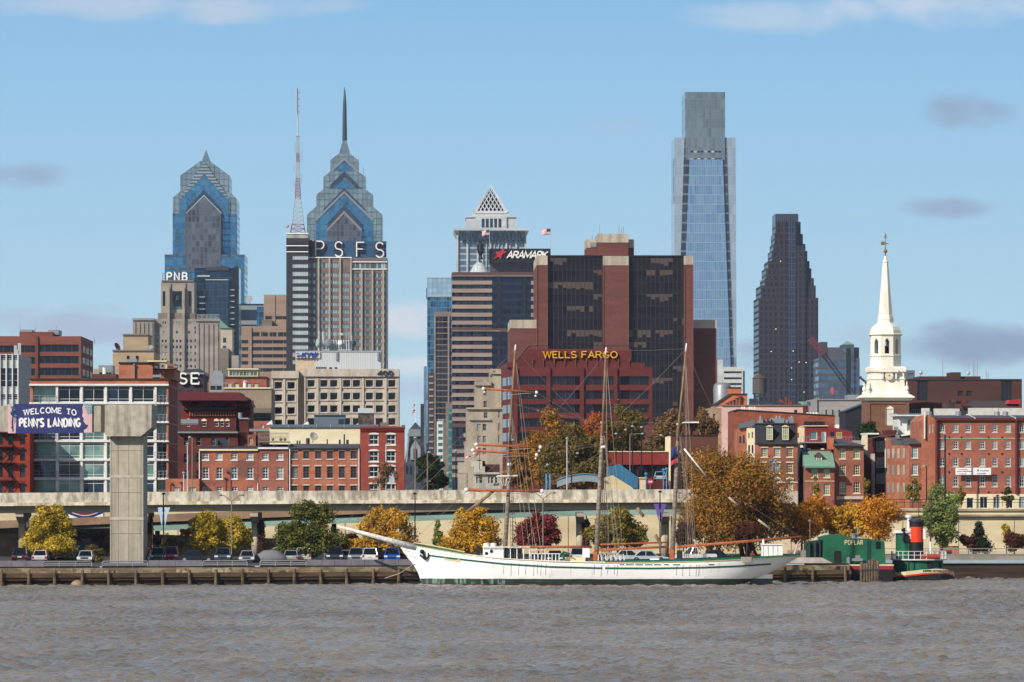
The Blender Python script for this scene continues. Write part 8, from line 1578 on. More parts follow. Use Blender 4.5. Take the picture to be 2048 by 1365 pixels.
for a, c in [((1023, 806), (1205, 846)), ((1024, 809), (1205, 849)), ((1206, 842), (1356, 846)), ((1212, 700), (1371, 698)), ((1080, 893), (1205, 888)), ((1073, 910), (1205, 889)), ((1084, 983), (1200, 905)), ((1372, 700), (1422, 812)), ((1412, 953), (1603, 1076)), ((1371, 700), (1240, 830)), ((1211, 708), (1120, 815)), ((1030, 700), (1206, 880)), ((1358, 860), (1440, 1085)), ((1073, 786), (1206, 860)), ((1030, 1010), (1200, 1040))]: line(q, a, c, .02, -.3, -.3, .15)
q.build('stay', flat('stay_grey', '#7a7166', .9), ship)['kind'] = 'stuff'
def shrouds(top, feet, ty, by, name='shrouds'):
 for sg in (-1, 1):
  q = MB(); L = []
  for f in feet: a, c = P(top, ty, YS), P(f, by, YS); a.y += sg*.2; c.y += sg*(3.6); L.append((a, c)); q.tube([a, c], .024, 3, False)
  for i in range(1, 26):
   t_ = i/26
   if t_ > .25: q.tube([L[0][0].lerp(L[0][1], t_), L[-1][0].lerp(L[-1][1], t_)], .017, 3, False)
  q.build(name, M['rope_dark'], ship)['kind'] = 'stuff'
shrouds(1018, (1022, 1030, 1038), 905, 1118); shrouds(1205, (1204, 1213, 1222), 890, 1122); shrouds(1356, (1358, 1367, 1376), 888, 1120)
q = MB()
for top, ty, feet in ((1020, 810, (1050, 1062, 1076, 1008)), (1030, 705, (1068, 1084, 1000)), (1206, 850, (1232, 1240)), (1212, 712, (1246, 1216)), (1357, 850, (1383, 1392)), (1371, 705, (1390, 1374))):
 for f in feet:
  for sg in (-1, 1): line(q, (top, ty), (f, 1119), .018, 0, sg*3.5)
q.build('backstay', M['rope'], ship)['kind'] = 'stuff'
q = MB()
for px in (1008, 1023, 1038, 1052, 1068, 1075, 1082, 1092, 1188, 1202, 1215, 1228, 1234, 1352, 1364, 1378, 1391, 1396): z0, z1 = sz_(1126 if px < 1100 else 1128), sz_(1147+((px*7) % 9)*.6); q.tube([(sx_(px), YS-side(px, z0)-.03, z0), (sx_(px-1.5), YS-side(px, z1)-.03, z1)], .022, 3)
q.build('chain_plate', flat('rust_line', '#a39c92', .9), ship)['kind'] = 'stuff'
def dbox(name, l, r, t, bt, mat, d=1.6, dy=0.0): q = MB(); q.box(sx_(l), sx_(r), YS-d+dy, YS+d+dy, sz_(bt), sz_(t)); return q.build(name, mat, ship)
dh = dbox('deckhouse', 966, 1007, 1095, 1119, M['ship_white']); dbox('deckhouse_roof', 964.5, 1060, 1093.5, 1095, M['ship_white'], 1.9)
for px in (1020, 1033, 1046, 1058): dbox('roof_post', px, px+1.5, 1095, 1120, M['ship_white'], 1.7)
dbox('deckhouse', 1012, 1044, 1097, 1122, M['dark_metal'], 1.0)
for px, py in ((983, 1103), (973, 1107)): q = MB(); disc(q, (sx_(px), sz_(py)), .2, YS-1.66, YS-1.6, 12); q.build('porthole', M['black'], dh).parent = dh
for px in (973, 987): q = MB(); q.lathe([(.35, sz_(1094)), (.35, sz_(1087)), (.1, sz_(1086))], sx_(px), YS-.5, 10); q.build('ventilator', M['ship_white'], ship)
dbox('deck_locker', 953, 961, 1092, 1112, M['black'], .5); dbox('hatch', 1130, 1170, 1115, 1124, M['ship_cream'], 1.3); dbox('deck_locker', 1165, 1179, 1097, 1115, M['ship_white'], .8); dbox('hatch', 1300, 1318, 1117.5, 1124, M['ship_white'], 1.0)
da = dbox('deckhouse', 1523, 1564, 1090, 1114, M['ship_white'], 1.3); dbox('deckhouse_roof', 1521.5, 1566, 1088, 1090, M['ship_white'], 1.45); q = MB(); q.lathe([(.14, sz_(1088)), (.12, sz_(1081)), (.03, sz_(1078))], sx_(1526), YS-.8, 8); q.build('ventilator', M['ship_white'], ship)
for i in range(4): q = MB(); q.box(sx_(1525+i*9.6), sx_(1526+i*9.6), YS-1.33, YS-1.31, sz_(1112), sz_(1092)); q.build('panel_joint', M['galv'], da).parent = da
q = MB()
for i in range(9): px = 1062+i*7; q.tube([(sx_(px), YS-2.6, sz_(1122)), (sx_(px), YS-2.6, sz_(1107))], .05, 4)
q.tube([(sx_(1062), YS-2.6, sz_(1107)), (sx_(1120), YS-2.6, sz_(1107.5))], .05, 4); q.tube([(sx_(1062), YS-2.6, sz_(1100)), (sx_(1090), YS-2.6, sz_(1100)), (sx_(1090), YS-2.6, sz_(1120))], .06, 4); q.build('deck_rail', M['ship_white'], ship)
q = MB(); q.tube([(sx_(1112), YS-2, sz_(1119)), (sx_(1127), YS-2, sz_(1104)), (sx_(1127), YS-2, sz_(1120))], .16, 4); q.tube([(sx_(1127), YS-2, sz_(1104)), (sx_(1140), YS-2, sz_(1108))], .1, 4); q.build('windlass', M['ship_green'], ship)
q = MB()
for i in range(6): x = sx_(1196+i*9); q.tube([(x, YS-2.4, sz_(1121)), (x, YS-2.4, sz_(1110)), (x+.3, YS-2.4, sz_(1108.5)), (x+.4, YS-2.4, sz_(1121))], .05, 4)
q.build('pin_rail', M['ship_white'], ship); dbox('mast_coat', 1339, 1347, 1098, 1119, M['spar_orange'], .4); dbox('mast_coat', 1186, 1194, 1104, 1121, M['spar_orange'], .4); dbox('winch', 1354, 1364, 1101, 1119, M['black'], .6)
q = MB()
for i in range(11): px = 1481+i*1.9; q.tube([(sx_(px), YS-side(px, sz_(1117))-.1, sz_(1113.5)), (sx_(px), YS-side(px, sz_(1120))-.14, sz_(1125-abs(i-5)*.4))], .07, 4)
q.build('rope_coil', M['rope'], ship); spar('flag_staff', (1577, 1113), (1603.5, 1076), .06, .04, M['rope'], -.2, 6)
flag('flag', 'striped national flag drooping from the staff at the white ship stern', 1602, 1079, 15, 13, YS-.2, -1, droop=.9); flag('flag', 'dark blue state flag hanging high on the mizzen mast', 1354, 893, 12, 16, YS-.6, -1, flat('flag_blue', '#26306b', .8), droop=.35); flag('flag', 'red flag below the dark blue one on the mizzen mast', 1354, 918, 12, 9, YS-.6, -1, flat('flag_crimson', '#b03348', .8), droop=.3)
q = MB(); q.tube([P(829, 1128, YS-.2), P(800, 1147, 584), P(770, 1157, 584.6)], .05, 5); one('mooring_rope', q, M['rope'], 'pale mooring rope from the white ship bow to the quay', 'rope')
# ---- green barge, tug, dolphin
YB = 604.0; X_ = lambda p: px2x(p, YB); Z_ = lambda p: py2z(p, YB); bg = thing('barge', 'green barge house lettered POPLAR on a black hull with red stripe', 'barge', (X_(1728), YB+4, 0)); grn = mat2('barge_green', '#1f5c42', '#1a4d38', (.5, .5, .5), fine=.1, rough=.5)
q = MB(); q.prism([(X_(1646), Z_(1131)), (X_(1771.5), Z_(1129)), (X_(1769), Z_(1083)), (X_(1744), Z_(1079)), (X_(1688), Z_(1077)), (X_(1646.5), Z_(1080.5))], YB, YB+8); q.build('house', grn, bg)
q = MB(); q.prism([(X_(1615), Z_(1131)), (X_(1645.8), Z_(1131)), (X_(1645.8), Z_(1081)), (X_(1617), Z_(1085)), (X_(1614), Z_(1092))], YB+1.4, YB+7); q.build('house', M['dark_metal'] if 0 else mat2('barge_dark_green', '#1c3d30'), bg); q = MB(); q.prism([(X_(1641), Z_(1080.6)), (X_(1693), Z_(1077.4)), (X_(1691), Z_(1071)), (X_(1680), Z_(1069)), (X_(1655), Z_(1071.5)), (X_(1644), Z_(1075))], YB+1, YB+6); q.build('canopy', grn, bg)
for p in (1619, 1631, 1640): q = MB(); q.box(X_(p), X_(p)+.12, YB+.9, YB+1.3, 2.1, Z_(1083)); q.build('post', M['dark_metal'], bg)
for mb in word('POPLAR', X_(1690), X_(1725.5), Z_(1089.6), Z_(1081), YB-.06, .05, .17, gap=.34): mb.build('letter', M['ship_cream'], bg)
q = MB(); q.box(X_(1751.5), X_(1761), YB-.05, YB-.01, Z_(1098), Z_(1084)); q.build('window', M['dark_pane'], bg); q = MB(); q.box(X_(1668), X_(1682), YB-.06, YB-.012, Z_(1128), Z_(1102)); q.build('door', M['black'], bg)
q = MB(); [q.box(X_(1735), X_(1740), YB-.09, YB-.03, Z_(1084+i*4), Z_(1083.4+i*4)) for i in range(11)]; q.box(X_(1734.6), X_(1735.2), YB-.1, YB-.02, Z_(1128), Z_(1080)); q.box(X_(1740), X_(1740.6), YB-.1, YB-.02, Z_(1128), Z_(1080)); q.build('ladder', M['dark_metal'], bg)
q = MB(); q.lathe([(.3, Z_(1079)), (.3, Z_(1071)), (.42, Z_(1070)), (.3, Z_(1068))], X_(1711), YB+3, 10); q.tube([(X_(1718.5), YB+3, Z_(1079)), (X_(1718.5), YB+3, Z_(1054))], .08, 6); q.build('chimney', M['galv'], bg); q = MB(); q.box(X_(1703), X_(1724), YB-1.2, YB-.5, Z_(1122), Z_(1117)); q.box(X_(1710), X_(1719), YB-1, YB-.7, Z_(1116.9), Z_(1111)); q.box(X_(1692), X_(1698), YB-1, YB-.6, Z_(1129), Z_(1115)); q.build('deck_gear', M['galv'], bg)
for n_, z0, z1, m_, d in (('hull', -1, Z_(1139), M['black'], 0), ('hull_stripe', Z_(1139), Z_(1132), flat('barge_red', '#8f2433', .5), .04), ('deck_edge', Z_(1131.8), Z_(1129), M['ship_cream'], .1)): q = MB(); q.box(X_(1672)-d, X_(1784)+d, YB-1.5-d, YB+9, z0, z1); q.build(n_, m_, bg)
rn = random.Random(12); dl = thing('mooring_dolphin', 'bound cluster of old timber piles in front of the green barge', 'mooring dolphin', (px2x(1739, 598), 598, 0))
for i in range(13): x, y, tp = px2x(1723+(i % 7)*5.3, 598), 597.6+(i//7)*.5, py2z(1118+rn.random()*14, 598); q = MB(); q.lathe([(.2, -1.5), (.19, tp-.1), (.12, tp)], x, y, 8); q.build('pile', M['pile_wood'], dl, True)
q = MB(); q.box(px2x(1722, 598), px2x(1758, 598), 597.36, 597.4, py2z(1142, 598), py2z(1138, 598)); q.build('band', M['dark_metal'], dl)
for px, lb in ((1690, 'first'), (1683, 'second')): pass
YT = 606.0; X_ = lambda p: px2x(p, YT); Z_ = lambda p: py2z(p, YT); tg = thing('tugboat', 'green tugboat with tall orange and black funnel', 'tugboat', (X_(1850), YT+3, 0)); tgm = mat2('tug_green', '#1d5a3f', '#194c36', (.8, .8, .8), rough=.4, fine=.06)
TOPL = [(1785, 1149), (1801, 1145), (1845, 1140), (1871, 1138.3), (1893, 1139), (1906, 1142.5), (1912.5, 1149)]
def tugband(name, d0, d1, mat, off, cap=False):
 q = MB(); pr = []
 for i in range(25):
  px = 1785+127.5*i/24; u = (px-1785)/127.5; w = 3.2*(min(1, u*4+.25)**.5)*(1 if u < .72 else math.sqrt(max(0.02, 1-((u-.72)/.28)**2))); zt = Z_(ip(TOPL, px)); pr.append((X_(px)+off*(1 if u > .9 else 0), w+off, zt-d0, zt-d1 if d1 else -.8))
 for (a, c) in zip(pr, pr[1:]):
  for sg in (-1, 1): q.quad((a[0], YT+3.2+sg*a[1], a[3]), (c[0], YT+3.2+sg*c[1], c[3]), (c[0], YT+3.2+sg*c[1], c[2]), (a[0], YT+3.2+sg*a[1], a[2]))
  if cap: q.quad((a[0], YT+3.2-a[1], a[2]), (c[0], YT+3.2-c[1], c[2]), (c[0], YT+3.2+c[1], c[2]), (a[0], YT+3.2+a[1], a[2]))
 e = pr[-1]; q.quad((e[0], YT+3.2-e[1], e[3]), (e[0], YT+3.2+e[1], e[3]), (e[0], YT+3.2+e[1], e[2]), (e[0], YT+3.2-e[1], e[2])); return q.build(name, mat, tg)
tugband('hull', 0, None, M['black'], 0, True); tugband('bulwark', -.02, .42, M['ship_cream'], .03); tugband('rubbing_strake', .42, .6, flat('tug_red', '#b03028', .5), .06)
ftext('JUPITER OF PHILADELPHIA', .3, M['black'], (X_(1846), YT-.08, Z_(1143.8)), root=tg, ext=.02, bold=.006)
q = MB(); q.lathe([(3.0, Z_(1146)), (3.0, Z_(1121.5))], X_(1840), YT+3.2, 20, sy=.75); nn = q.v; q.v = [((x-X_(1840))*1.02+X_(1840), y, z) for x, y, z in nn]; q.build('deckhouse', tgm, tg)
for px, w in ((1818, 2), (1829, 1.5), (1854, 11), (1877, 9)): q = MB(); y_ = YT+3.2-2.25*math.sqrt(max(.05, 1-((X_(px+w/2)-X_(1840))/3.06)**2))-.06; q.box(X_(px), X_(px+w), y_, y_+.4, Z_(1141), Z_(1124)); q.build('door', M['black'], tg)
q = MB(); q.lathe([(3.35, Z_(1121.4)), (3.4, Z_(1119))], X_(1842), YT+3.2, 24, sy=.8); q.build('boat_deck', M['ship_white'], tg)
for zz in (1118.9, 1111, 1103.5):
 pass
q = MB()
for i in range(28):
 a = 2*math.pi*i/28; x, y = X_(1842)+3.3*math.cos(a), YT+3.2+2.6*math.sin(a); x2, y2 = X_(1842)+3.3*math.cos(a+math.pi/14), YT+3.2+2.6*math.sin(a+math.pi/14); q.tube([(x, y, Z_(1119)), (x, y, Z_(1103.5))], .045, 4)
 for zz in (1103.5, 1111): q.tube([(x, y, Z_(zz)), (x2, y2, Z_(zz))], .03, 4)
q.build('deck_railing', M['ship_white'], tg)
q = MB(); q.lathe([(1.05, Z_(1119)), (1.05, Z_(1067))], X_(1813), YT+3.2, 12); q.build('wheelhouse', tgm, tg); q = MB(); q.lathe([(1.35, Z_(1067)), (1.4, Z_(1063)), (1.0, Z_(1061))], X_(1812), YT+3.2, 12); q.build('wheelhouse_roof', M['ship_white'], tg); q = MB(); q.box(X_(1813), X_(1821.5), YT+2.0, YT+2.2, Z_(1083), Z_(1071)); q.build('window', M['dark_pane'], tg)
fx, fy, rr = X_(1836.3), YT+2.6, 14.2*YT/F
for n_, a, c, r_, m_ in (('funnel', 1119, 1085, 1, M['black']), ('funnel_band', 1085, 1054.5, 1.004, flat('funnel_orange', '#d8401c', .4)), ('funnel_top', 1054.5, 1044, 1, M['black']), ('funnel_rim', 1044, 1040, 1.12, M['dark_metal'])): q = MB(); q.lathe([(rr*r_, Z_(a)), (rr*r_, Z_(c)-.003)], fx, fy, 20); q.build(n_, m_, tg, False)
for a in (205, 338): q = MB(); x, y = fx+(rr+.1)*math.cos(R(a)), fy+(rr+.1)*math.sin(R(a)); q.box(x-.16, x+.16, y-.05, y+.05, Z_(1079), Z_(1058)); q.build('funnel_plate', M['ship_white'], tg)
q = MB(); q.tube([(X_(1863), YT+1.2, Z_(1119)), (X_(1863), YT+1.2, Z_(1084))], .13, 8); q.build('mast', M['ship_white'], tg); q = MB(); q.tube([(X_(1863), YT+1.2, Z_(1084)), (X_(1864), YT+1.2, Z_(1000))], [.11, .06], 6); q.tube([(X_(1841), YT+2.6, Z_(1040)), (X_(1841), YT+2.6, Z_(1000))], .05, 5); q.build('mast', M['tar_roof'], tg)
q = MB(); q.lathe([(.2, Z_(1061)), (.2, Z_(1038)), (.42, Z_(1036)), (.45, Z_(1032.5)), (.2, Z_(1031))], X_(1823.5), YT+4.4, 12); q.build('radar', M['ship_white'], tg); q = MB(); q.tube([(X_(1842), YT+.9, Z_(1113.5)), (X_(1881), YT+.9, Z_(1114))], .3, 10); q.build('life_raft', flat('raft_red', '#a03a2a', .5), tg); q = MB(); q.tube([(X_(1809), YT+1.9, Z_(1083)), (X_(1811), YT+1.9, Z_(1056))], .16, 6); q.ball((X_(1807.5), YT+1.9, Z_(1061)), .18, 6); q.build('search_light', M['black'], tg)
q = MB(); q.tube([P(1783, 1131, 604), P(1789, 1145, 604.5), P(1798, 1150, 606)], .06, 5); one('mooring_rope', q, M['rope'], 'rope sagging between the green barge and the tugboat', 'rope')
# ---- parked cars
M['tyre'] = flat('tyre', '#19191b', .9); M['lamp_red'] = flat('lamp_red', '#a01c1c', .3); M['lamp_clear'] = flat('lamp_clear', '#d8d8d4', .2); CARM = {}
def paint(c):
 if c not in CARM: m, t, bb = base_mat('car_paint'); setp(t, bb, Base_Color=lin(c), Roughness=.25, Metallic=.25); bb.inputs['Coat Weight'].default_value = .6; CARM[c] = m
 return CARM[c]
CM = {}
def car(label, px, Y, face, kind, color):
 """face: 0 nose to the river, 1 tail to the river, 2 nose left, 3 nose right"""
 L, W, Hh = {'sedan': (4.6, 1.8, 1.45), 'suv': (4.7, 1.9, 1.75), 'van': (4.8, 1.9, 1.85), 'pickup': (5.4, 1.95, 1.85)}[kind]
 t = thing('parked_car', label, {'pickup': 'pickup truck', 'suv': 'car'}.get(kind, 'car'), (px2x(px, Y-7 if Y < 700 else Y), Y-7 if Y < 700 else Y, 2.205), 'cars in the riverside parking lot', [-math.pi/2, math.pi/2, math.pi, 0][face])
 def part(name, key, mat, fn):
  k = (kind, key)
  if k not in CM: q = MB(); fn(q); CM[k] = q.mesh(name, mat)
  me = CM[k]
  if mat in CARM.values(): k = (kind, key, color); CM.setdefault(k, None); me = CM[k] or me.copy(); CM[k] = me; me.materials[0] = mat
  o = bpy.data.objects.new(name, me); COL.objects.link(o); o.parent = t; return o
 a, hb = L/2, Hh*.56
 prof = [(-a, .35), (a, .35), (a+.03, .6), (a-.1, hb-.12), (a*.5, hb), (-a+.25, hb+.03), (-a, hb-.1), (-a-.03, .6)]
 if kind == 'pickup': prof[5] = (-a+.1, hb)
 c0, c1, r0, r1 = {'sedan': (-a+.65, a*.42, -a+1.35, .35), 'suv': (-a+.12, a*.5, -a+.45, a*.18), 'van': (-a+.1, a*.72, -a+.3, a*.3), 'pickup': (-.5, a*.5, -.35, a*.2)}[kind]; w0, w1 = W/2-.08, W/2-.24
 part('body', 'body', paint(color), lambda q: (q.prism(prof, -W/2, W/2)))
 part('window', 'glass', M['dark_pane'], lambda q: q.frus((c0, c1, -w0, w0), (r0, r1, -w1, w1), hb-.02, Hh-.07)); part('roof', 'roof', paint(color), lambda q: q.frus((r0-.06, r1+.06, -w1-.03, w1+.03), (r0+.1, r1-.15, -w1+.08, w1-.08), Hh-.07, Hh))
 def pillars(q):
  for sy in (-1, 1):
   for x0, x1 in ((c0, r0), (c1, r1), ((c0+c1)/2, (r0+r1)/2)): q.tube([(x0, sy*(w0-.01), hb), (x1, sy*(w1-.01), Hh-.05)], .05, 4)
 part('pillar', 'pillar', paint(color), pillars)
 for i, (wx, wy) in enumerate(((a-.85, -1), (a-.85, 1), (-a+.85, -1), (-a+.85, 1))):
  def wh(q, r, y0, y1): q.prism([(wx+r*math.cos(R(24*j)), .34+r*math.sin(R(24*j))) for j in range(15)], y0, y1)
  y = wy*(W/2-.1); w = part('wheel', 'wheel%d' % i, M['tyre'], lambda q: wh(q, .34, y-.12, y+.125)); o = part('rim', 'rim%d' % i, M['galv'], lambda q: wh(q, .2, y+wy*.126-.01, y+wy*.126+.01)); o.parent = w
 for i, s in enumerate((-1, 1)):
  part('headlight', 'hl%d' % i, M['lamp_clear'], lambda q: q.box(a-.05, a+.045, s*W*.4-.2, s*W*.4+.2, hb-.33, hb-.16)); part('tail_light', 'tl%d' % i, M['lamp_red'], lambda q: q.box(-a-.045, -a+.05, s*W*.42-.13, s*W*.42+.13, hb-.35, hb-.1))
 part('grille', 'gr', M['black'], lambda q: q.box(a-.02, a+.06, -W*.25, W*.25, .5, .66)); part('number_plate', 'np', M['ship_cream'], lambda q: q.box(-a-.07, -a-.02, -.25, .25, .6, .74))
for lb, px, Y, f, k, c in [('black hatchback with red tail lamps parked furthest toward the blue container', 43, 616, 1, 'suv', '#23242a'), ('white sedan seen from behind between black hatchback and maple trunk', 82, 616, 1, 'sedan', '#c3c7ca'), ('silver car facing the river just before the concrete pylon', 172, 613, 0, 'sedan', '#b4bcc4'), ('dull grey wagon beside the red van', 318, 617, 0, 'suv', '#5f625f'), ('bright red van facing the river behind the pale banner lamp', 342, 618, 0, 'van', '#a01f28'), ('long dark sedan parked sideways under the yellow twin trees', 394, 615, 3, 'sedan', '#22262c'), ('slate grey car at the yellow twin tree trunks', 447, 616, 0, 'suv', '#4b5563'), ('silver sedan facing the river beside the round bridge column', 495, 613, 0, 'sedan', '#a9aeb0'), ('silver crossover side on beside the covered car', 556, 620, 2, 'suv', '#a3a6aa'), ('pale green grey sedan right of the covered car', 583, 616, 1, 'sedan', '#8f9a98'), ('cream white crossover left of the dark green tree trunk', 608, 618, 1, 'suv', '#bfbab2'), ('silver pickup beside the dark green tree trunk', 640, 619, 3, 'pickup', '#a8acb0'), ('charcoal pickup facing the river under the dark green tree', 671, 616, 0, 'pickup', '#34343a'), ('small grey sedan between charcoal pickup and silver crossover', 692, 618, 1, 'sedan', '#8d9196'), ('silver grey crossover facing the river near the reddish shrub', 713, 616, 0, 'suv', '#7e858c'), ('bright white crossover with yellow plate under the golden tree', 741, 615, 1, 'suv', '#dadada'), ('black jeep between the white crossover and the bright blue one', 766, 618, 0, 'suv', '#1d1e22'), ('bright blue jeep under the golden tree by the bowsprit', 785, 616, 0, 'suv', '#1f5ab0'), ('dark navy compact behind the green windlass of the sailing ship', 1110, 612, 0, 'sedan', '#20242e'), ('white crossover behind the ship locker near the main mast', 1155, 616, 1, 'suv', '#c9ccce'), ('light silver sedan side on left of the wider silver sedan', 1248, 617, 2, 'sedan', '#b7c1c4'), ('silver sedan side on with dark shrub before its door', 1297, 612, 3, 'sedan', '#b4bac0'), ('white pickup truck behind the mizzen mast', 1388, 614, 2, 'pickup', '#d3d4d2'), ('dark sedan right of the white pickup truck', 1425, 618, 2, 'sedan', '#26282c'), ('dark red car behind the ship bow', 826, 618, 2, 'sedan', '#6a2026')]: car(lb, px, Y, f, k, c)
q = MB(); q.lathe([(2.2, 2.2), (2.1, 2.9), (1.2, 3.4), (.8, 3.65), (.1, 3.7)], px2x(541, 607), 607, 12, sy=.45); one('covered_car', q, flat('tarpaulin', '#6a6a6e', .8), 'car under a grey tarpaulin cover right of the round bridge column', 'covered car', smooth=True)
cc = car('pale blue car on the street ramp under the red fascia', 1320, 757, 1, 'sedan', '#8fb4c8') or [o for o in COL.objects if o.name.startswith('parked_car')][-1]; cc.location.z = py2z(963, 757)
# ---- lamps, banners, signs
def lamp(label, px, py0, py1, Y, mat, kind='cobra', r=.09, z0=None, arm=8, group='street lamps', head=None):
 k = Y/F; x = px2x(px, Y); zt = py2z(py1, Y); zb = py2z(py0, Y) if z0 is None else z0; t = thing('street_lamp', label, 'street lamp', (x, Y, zb), group)
 q = MB(); q.tube([(x, Y, zb), (x, Y, zt)], [r, r*.7], 7); q.build('pole', mat, t)
 hs = {'cobra': [arm], 'twin': [-22, 22], 'top': [0], 'drop': [arm]}[kind]
 for h in hs:
  if h: q = MB(); up = 12 if kind == 'twin' else 1; q.tube([(x, Y, zt), (x+h*k*.7, Y, zt+up*k), (x+h*k, Y, zt+up*k)], r*.55, 5); q.build('arm', mat, t)
  q = MB(); zz = zt+(12 if kind == 'twin' else 1 if h else 0)*k; q.lathe([(.09, zz-.1), (.22, zz-.08), (.24, zz+.02), (.1, zz+.14), (.02, zz+.16)], x+h*k, Y, 9); q.build('lamp_head', head or mat, t)
 return t
bk, tn, wp = M['black'], flat('pole_tan', '#7d7361', .6), flat('pole_white', '#b9bab6', .5)
def vflag(px, Y, top, bot, mat, label):
 k = Y/F; t = thing('pole_banner', label, 'banner', (px2x(px, Y), Y-.15, py2z(bot, Y)))
 for s, a, c in ((-1, 13, 3.2), (1, 13.5, 2)):
  q = MB(); P_ = [(px+s*2.2, top), (px+s*a, top+.5), (px+s*7.5, (top+bot)/2-4), (px+s*3, bot), (px+s*2, (top+bot)/2)]; P_ = P_ if s < 0 else P_[::-1]; q.prism([(px2x(u, Y), py2z(w, Y)) for u, w in P_][::-1], Y-.17, Y-.14); q.build('cloth', mat, t)
 q = MB(); q.tube([(px2x(px-17, Y), Y-.12, py2z(top, Y)), (px2x(px+14, Y), Y-.12, py2z(top, Y))], .03, 4); q.build('crossbar', bk, t)
lamp('dark lamp post carrying the two pale blue banners', 327, 1120, 988, 606, bk, 'top', z0=2.2); vflag(327, 606, 1015, 1056, flat('banner_pale', '#a9bdd4', .7), 'pair of pale blue swallow shaped banners on a dark post')
lamp('tan twin arm lamp among the yellow twin trees', 463, 1116, 1003, 608, tn, 'twin', z0=2.2); lamp('dark post with pale ropes behind the golden trees', 830, 1110, 988, 606, bk, 'top', z0=2.2); lamp('tan twin arm lamp behind the foremast rigging', 1086, 1110, 998, 608, tn, 'twin', z0=2.2)
lamp('dark lamp post carrying the two violet banners', 1320, 1110, 984, 606, bk, 'top', z0=2.2); vflag(1320, 606, 1008, 1044, flat('banner_violet', '#5f4796', .7), 'pair of violet swallow shaped banners on a dark post')
for px, t_, m_, kd, ar, lb in [(375, 888, wp, 'top', 0, 'tall white lamp at the left end of the rowhouses'), (367.5, 946, wp, 'top', 0, 'short white lamp left of the tall white one'), (384.5, 876, tn, 'cobra', -5, 'tan lamp leaning over the dark Victorian block'), (292, 926, bk, 'cobra', 4, 'dark street lamp just right of the pylon'), (314, 922, bk, 'top', 0, 'dark thin lamp before the condo right bays'), (772, 889, wp, 'cobra', 5, 'white lamp before the deep red rowhouse'), (760, 946, wp, 'top', 0, 'short white lamp before the deep red rowhouse'), (830.5, 876, tn, 'top', 0, 'tall tan pole in front of the slate mansard roof'), (855, 906, tn, 'cobra', 3, 'grey lamp before the dark green canyon tree'), (912, 902, bk, 'top', 0, 'dark lamp in front of the striped tower foot'), (934, 948, tn, 'cobra', -38, 'grey lamp with a long curved arm by the carved stone block'), (1134, 877, wp, 'top', 0, 'white globe lamp before the dark olive tree'), (1143, 908, bk, 'cobra', 12, 'dark lamp right of the white globe lamp'), (1080, 931, bk, 'cobra', 15, 'dark lamp near the rust brown tree'), (1232, 868, bk, 'top', 0, 'first dark pole left of the red fascia'), (1245, 861, bk, 'cobra', 6, 'dark lamp over the left part of the red fascia'), (1260, 869, tn, 'cobra', 25, 'tan lamp with a level arm over the red fascia'), (1265, 853, bk, 'top', 0, 'tall dark lamp with flat head over the red fascia'), (1283, 855, bk, 'top', 0, 'second tall dark lamp with flat head over the red fascia'), (1304, 872, bk, 'cobra', 18, 'dark lamp near the right end of the red fascia')]:
 lamp(lb, px, 985, t_, 684.5 if px < 1150 else 715, m_, kd, .1, 7.95, ar, 'lamps along the upper street', M['pale_metal'])
lamp('dark street lamp before the salmon brick row', 1890, 1010, 868, 684.4, bk, 'top', .14, 7.95, 0, 'lamps along the upper street', M['pale_metal']); lamp('dark street lamp before the brick corner house', 1853, 1010, 934, 684.4, bk, 'cobra', .1, 7.95, -5, 'lamps along the upper street', M['pale_metal']); lamp('short lantern before the cream doors', 1995, 1016, 992, 684.4, bk, 'top', .08, 7.95, 0, 'lamps along the upper street')
blue = flat('lamp_blue', '#4f86b4', .5)
for i, (px, t_, lb) in enumerate([(1540, 925, 'left blue ornate lamp of the cluster before the mansard house'), (1544.5, 922, 'middle blue ornate lamp of the cluster before the mansard house'), (1552, 921, 'right blue ornate lamp of the cluster before the mansard house'), (1292, 948, 'small blue lamp left of the stop sign'), (1327, 940, 'small blue lamp left of its twin by the ramp car'), (1333, 938, 'small blue lamp by the cream end wall')]): lamp(lb, px, 985, t_, 684+i, blue, 'top', .1, 7.95, 0, 'blue ornate lamps', blue)
q = MB(); lamp('slim steel lamp on the pier behind the green barge', 1620, 1085, 1042, 612, tn, 'top', .07, 2.2, 0)
sg = thing('stop_sign', 'red octagonal stop sign on a post above the expressway parapet', 'stop sign', (px2x(1300.5, 676), 684, 7.95)); Y = 684.; c = (px2x(1300.5, Y), py2z(964, Y)); q = MB(); q.prism([(c[0]+.44*math.cos(R(22.5+45*i)), c[1]+.44*math.sin(R(22.5+45*i))) for i in range(8)], Y-.04, Y); q.build('plate', M['red_paint'], sg)
for mb in word('STOP', c[0]-.26, c[0]+.27, c[1]-.1, c[1]+.12, Y-.06, .015, .22): mb.build('letter', M['white_paint'], sg)
q = MB(); q.tube([(c[0], Y+.05, 7.95), (c[0], Y+.05, c[1])], .04, 5); q.build('post', tn, sg)
st = thing('stair_canopy', 'blue steel stair screen sloping beside a cream wall', 'stair', (px2x(1240, 690), 690, 7.95)); Y = 690.; X_ = lambda p: px2x(p, Y); Z_ = lambda p: py2z(p, Y)
q = MB(); q.prism([(X_(1212), Z_(975)), (X_(1276), Z_(978)), (X_(1276), Z_(955)), (X_(1240), Z_(929)), (X_(1213), Z_(934))], Y, Y+.2); q.build('screen', mat2('screen_blue', '#376a8a', '#2f5c7a', (3, 1, .1)), st); q = MB(); q.prism([(X_(1208), Z_(982)), (X_(1270), Z_(982)), (X_(1262), Z_(974)), (X_(1225), Z_(951)), (X_(1208), Z_(956))], Y-1, Y-.5); q.build('wall', M['wall_cream'], st)
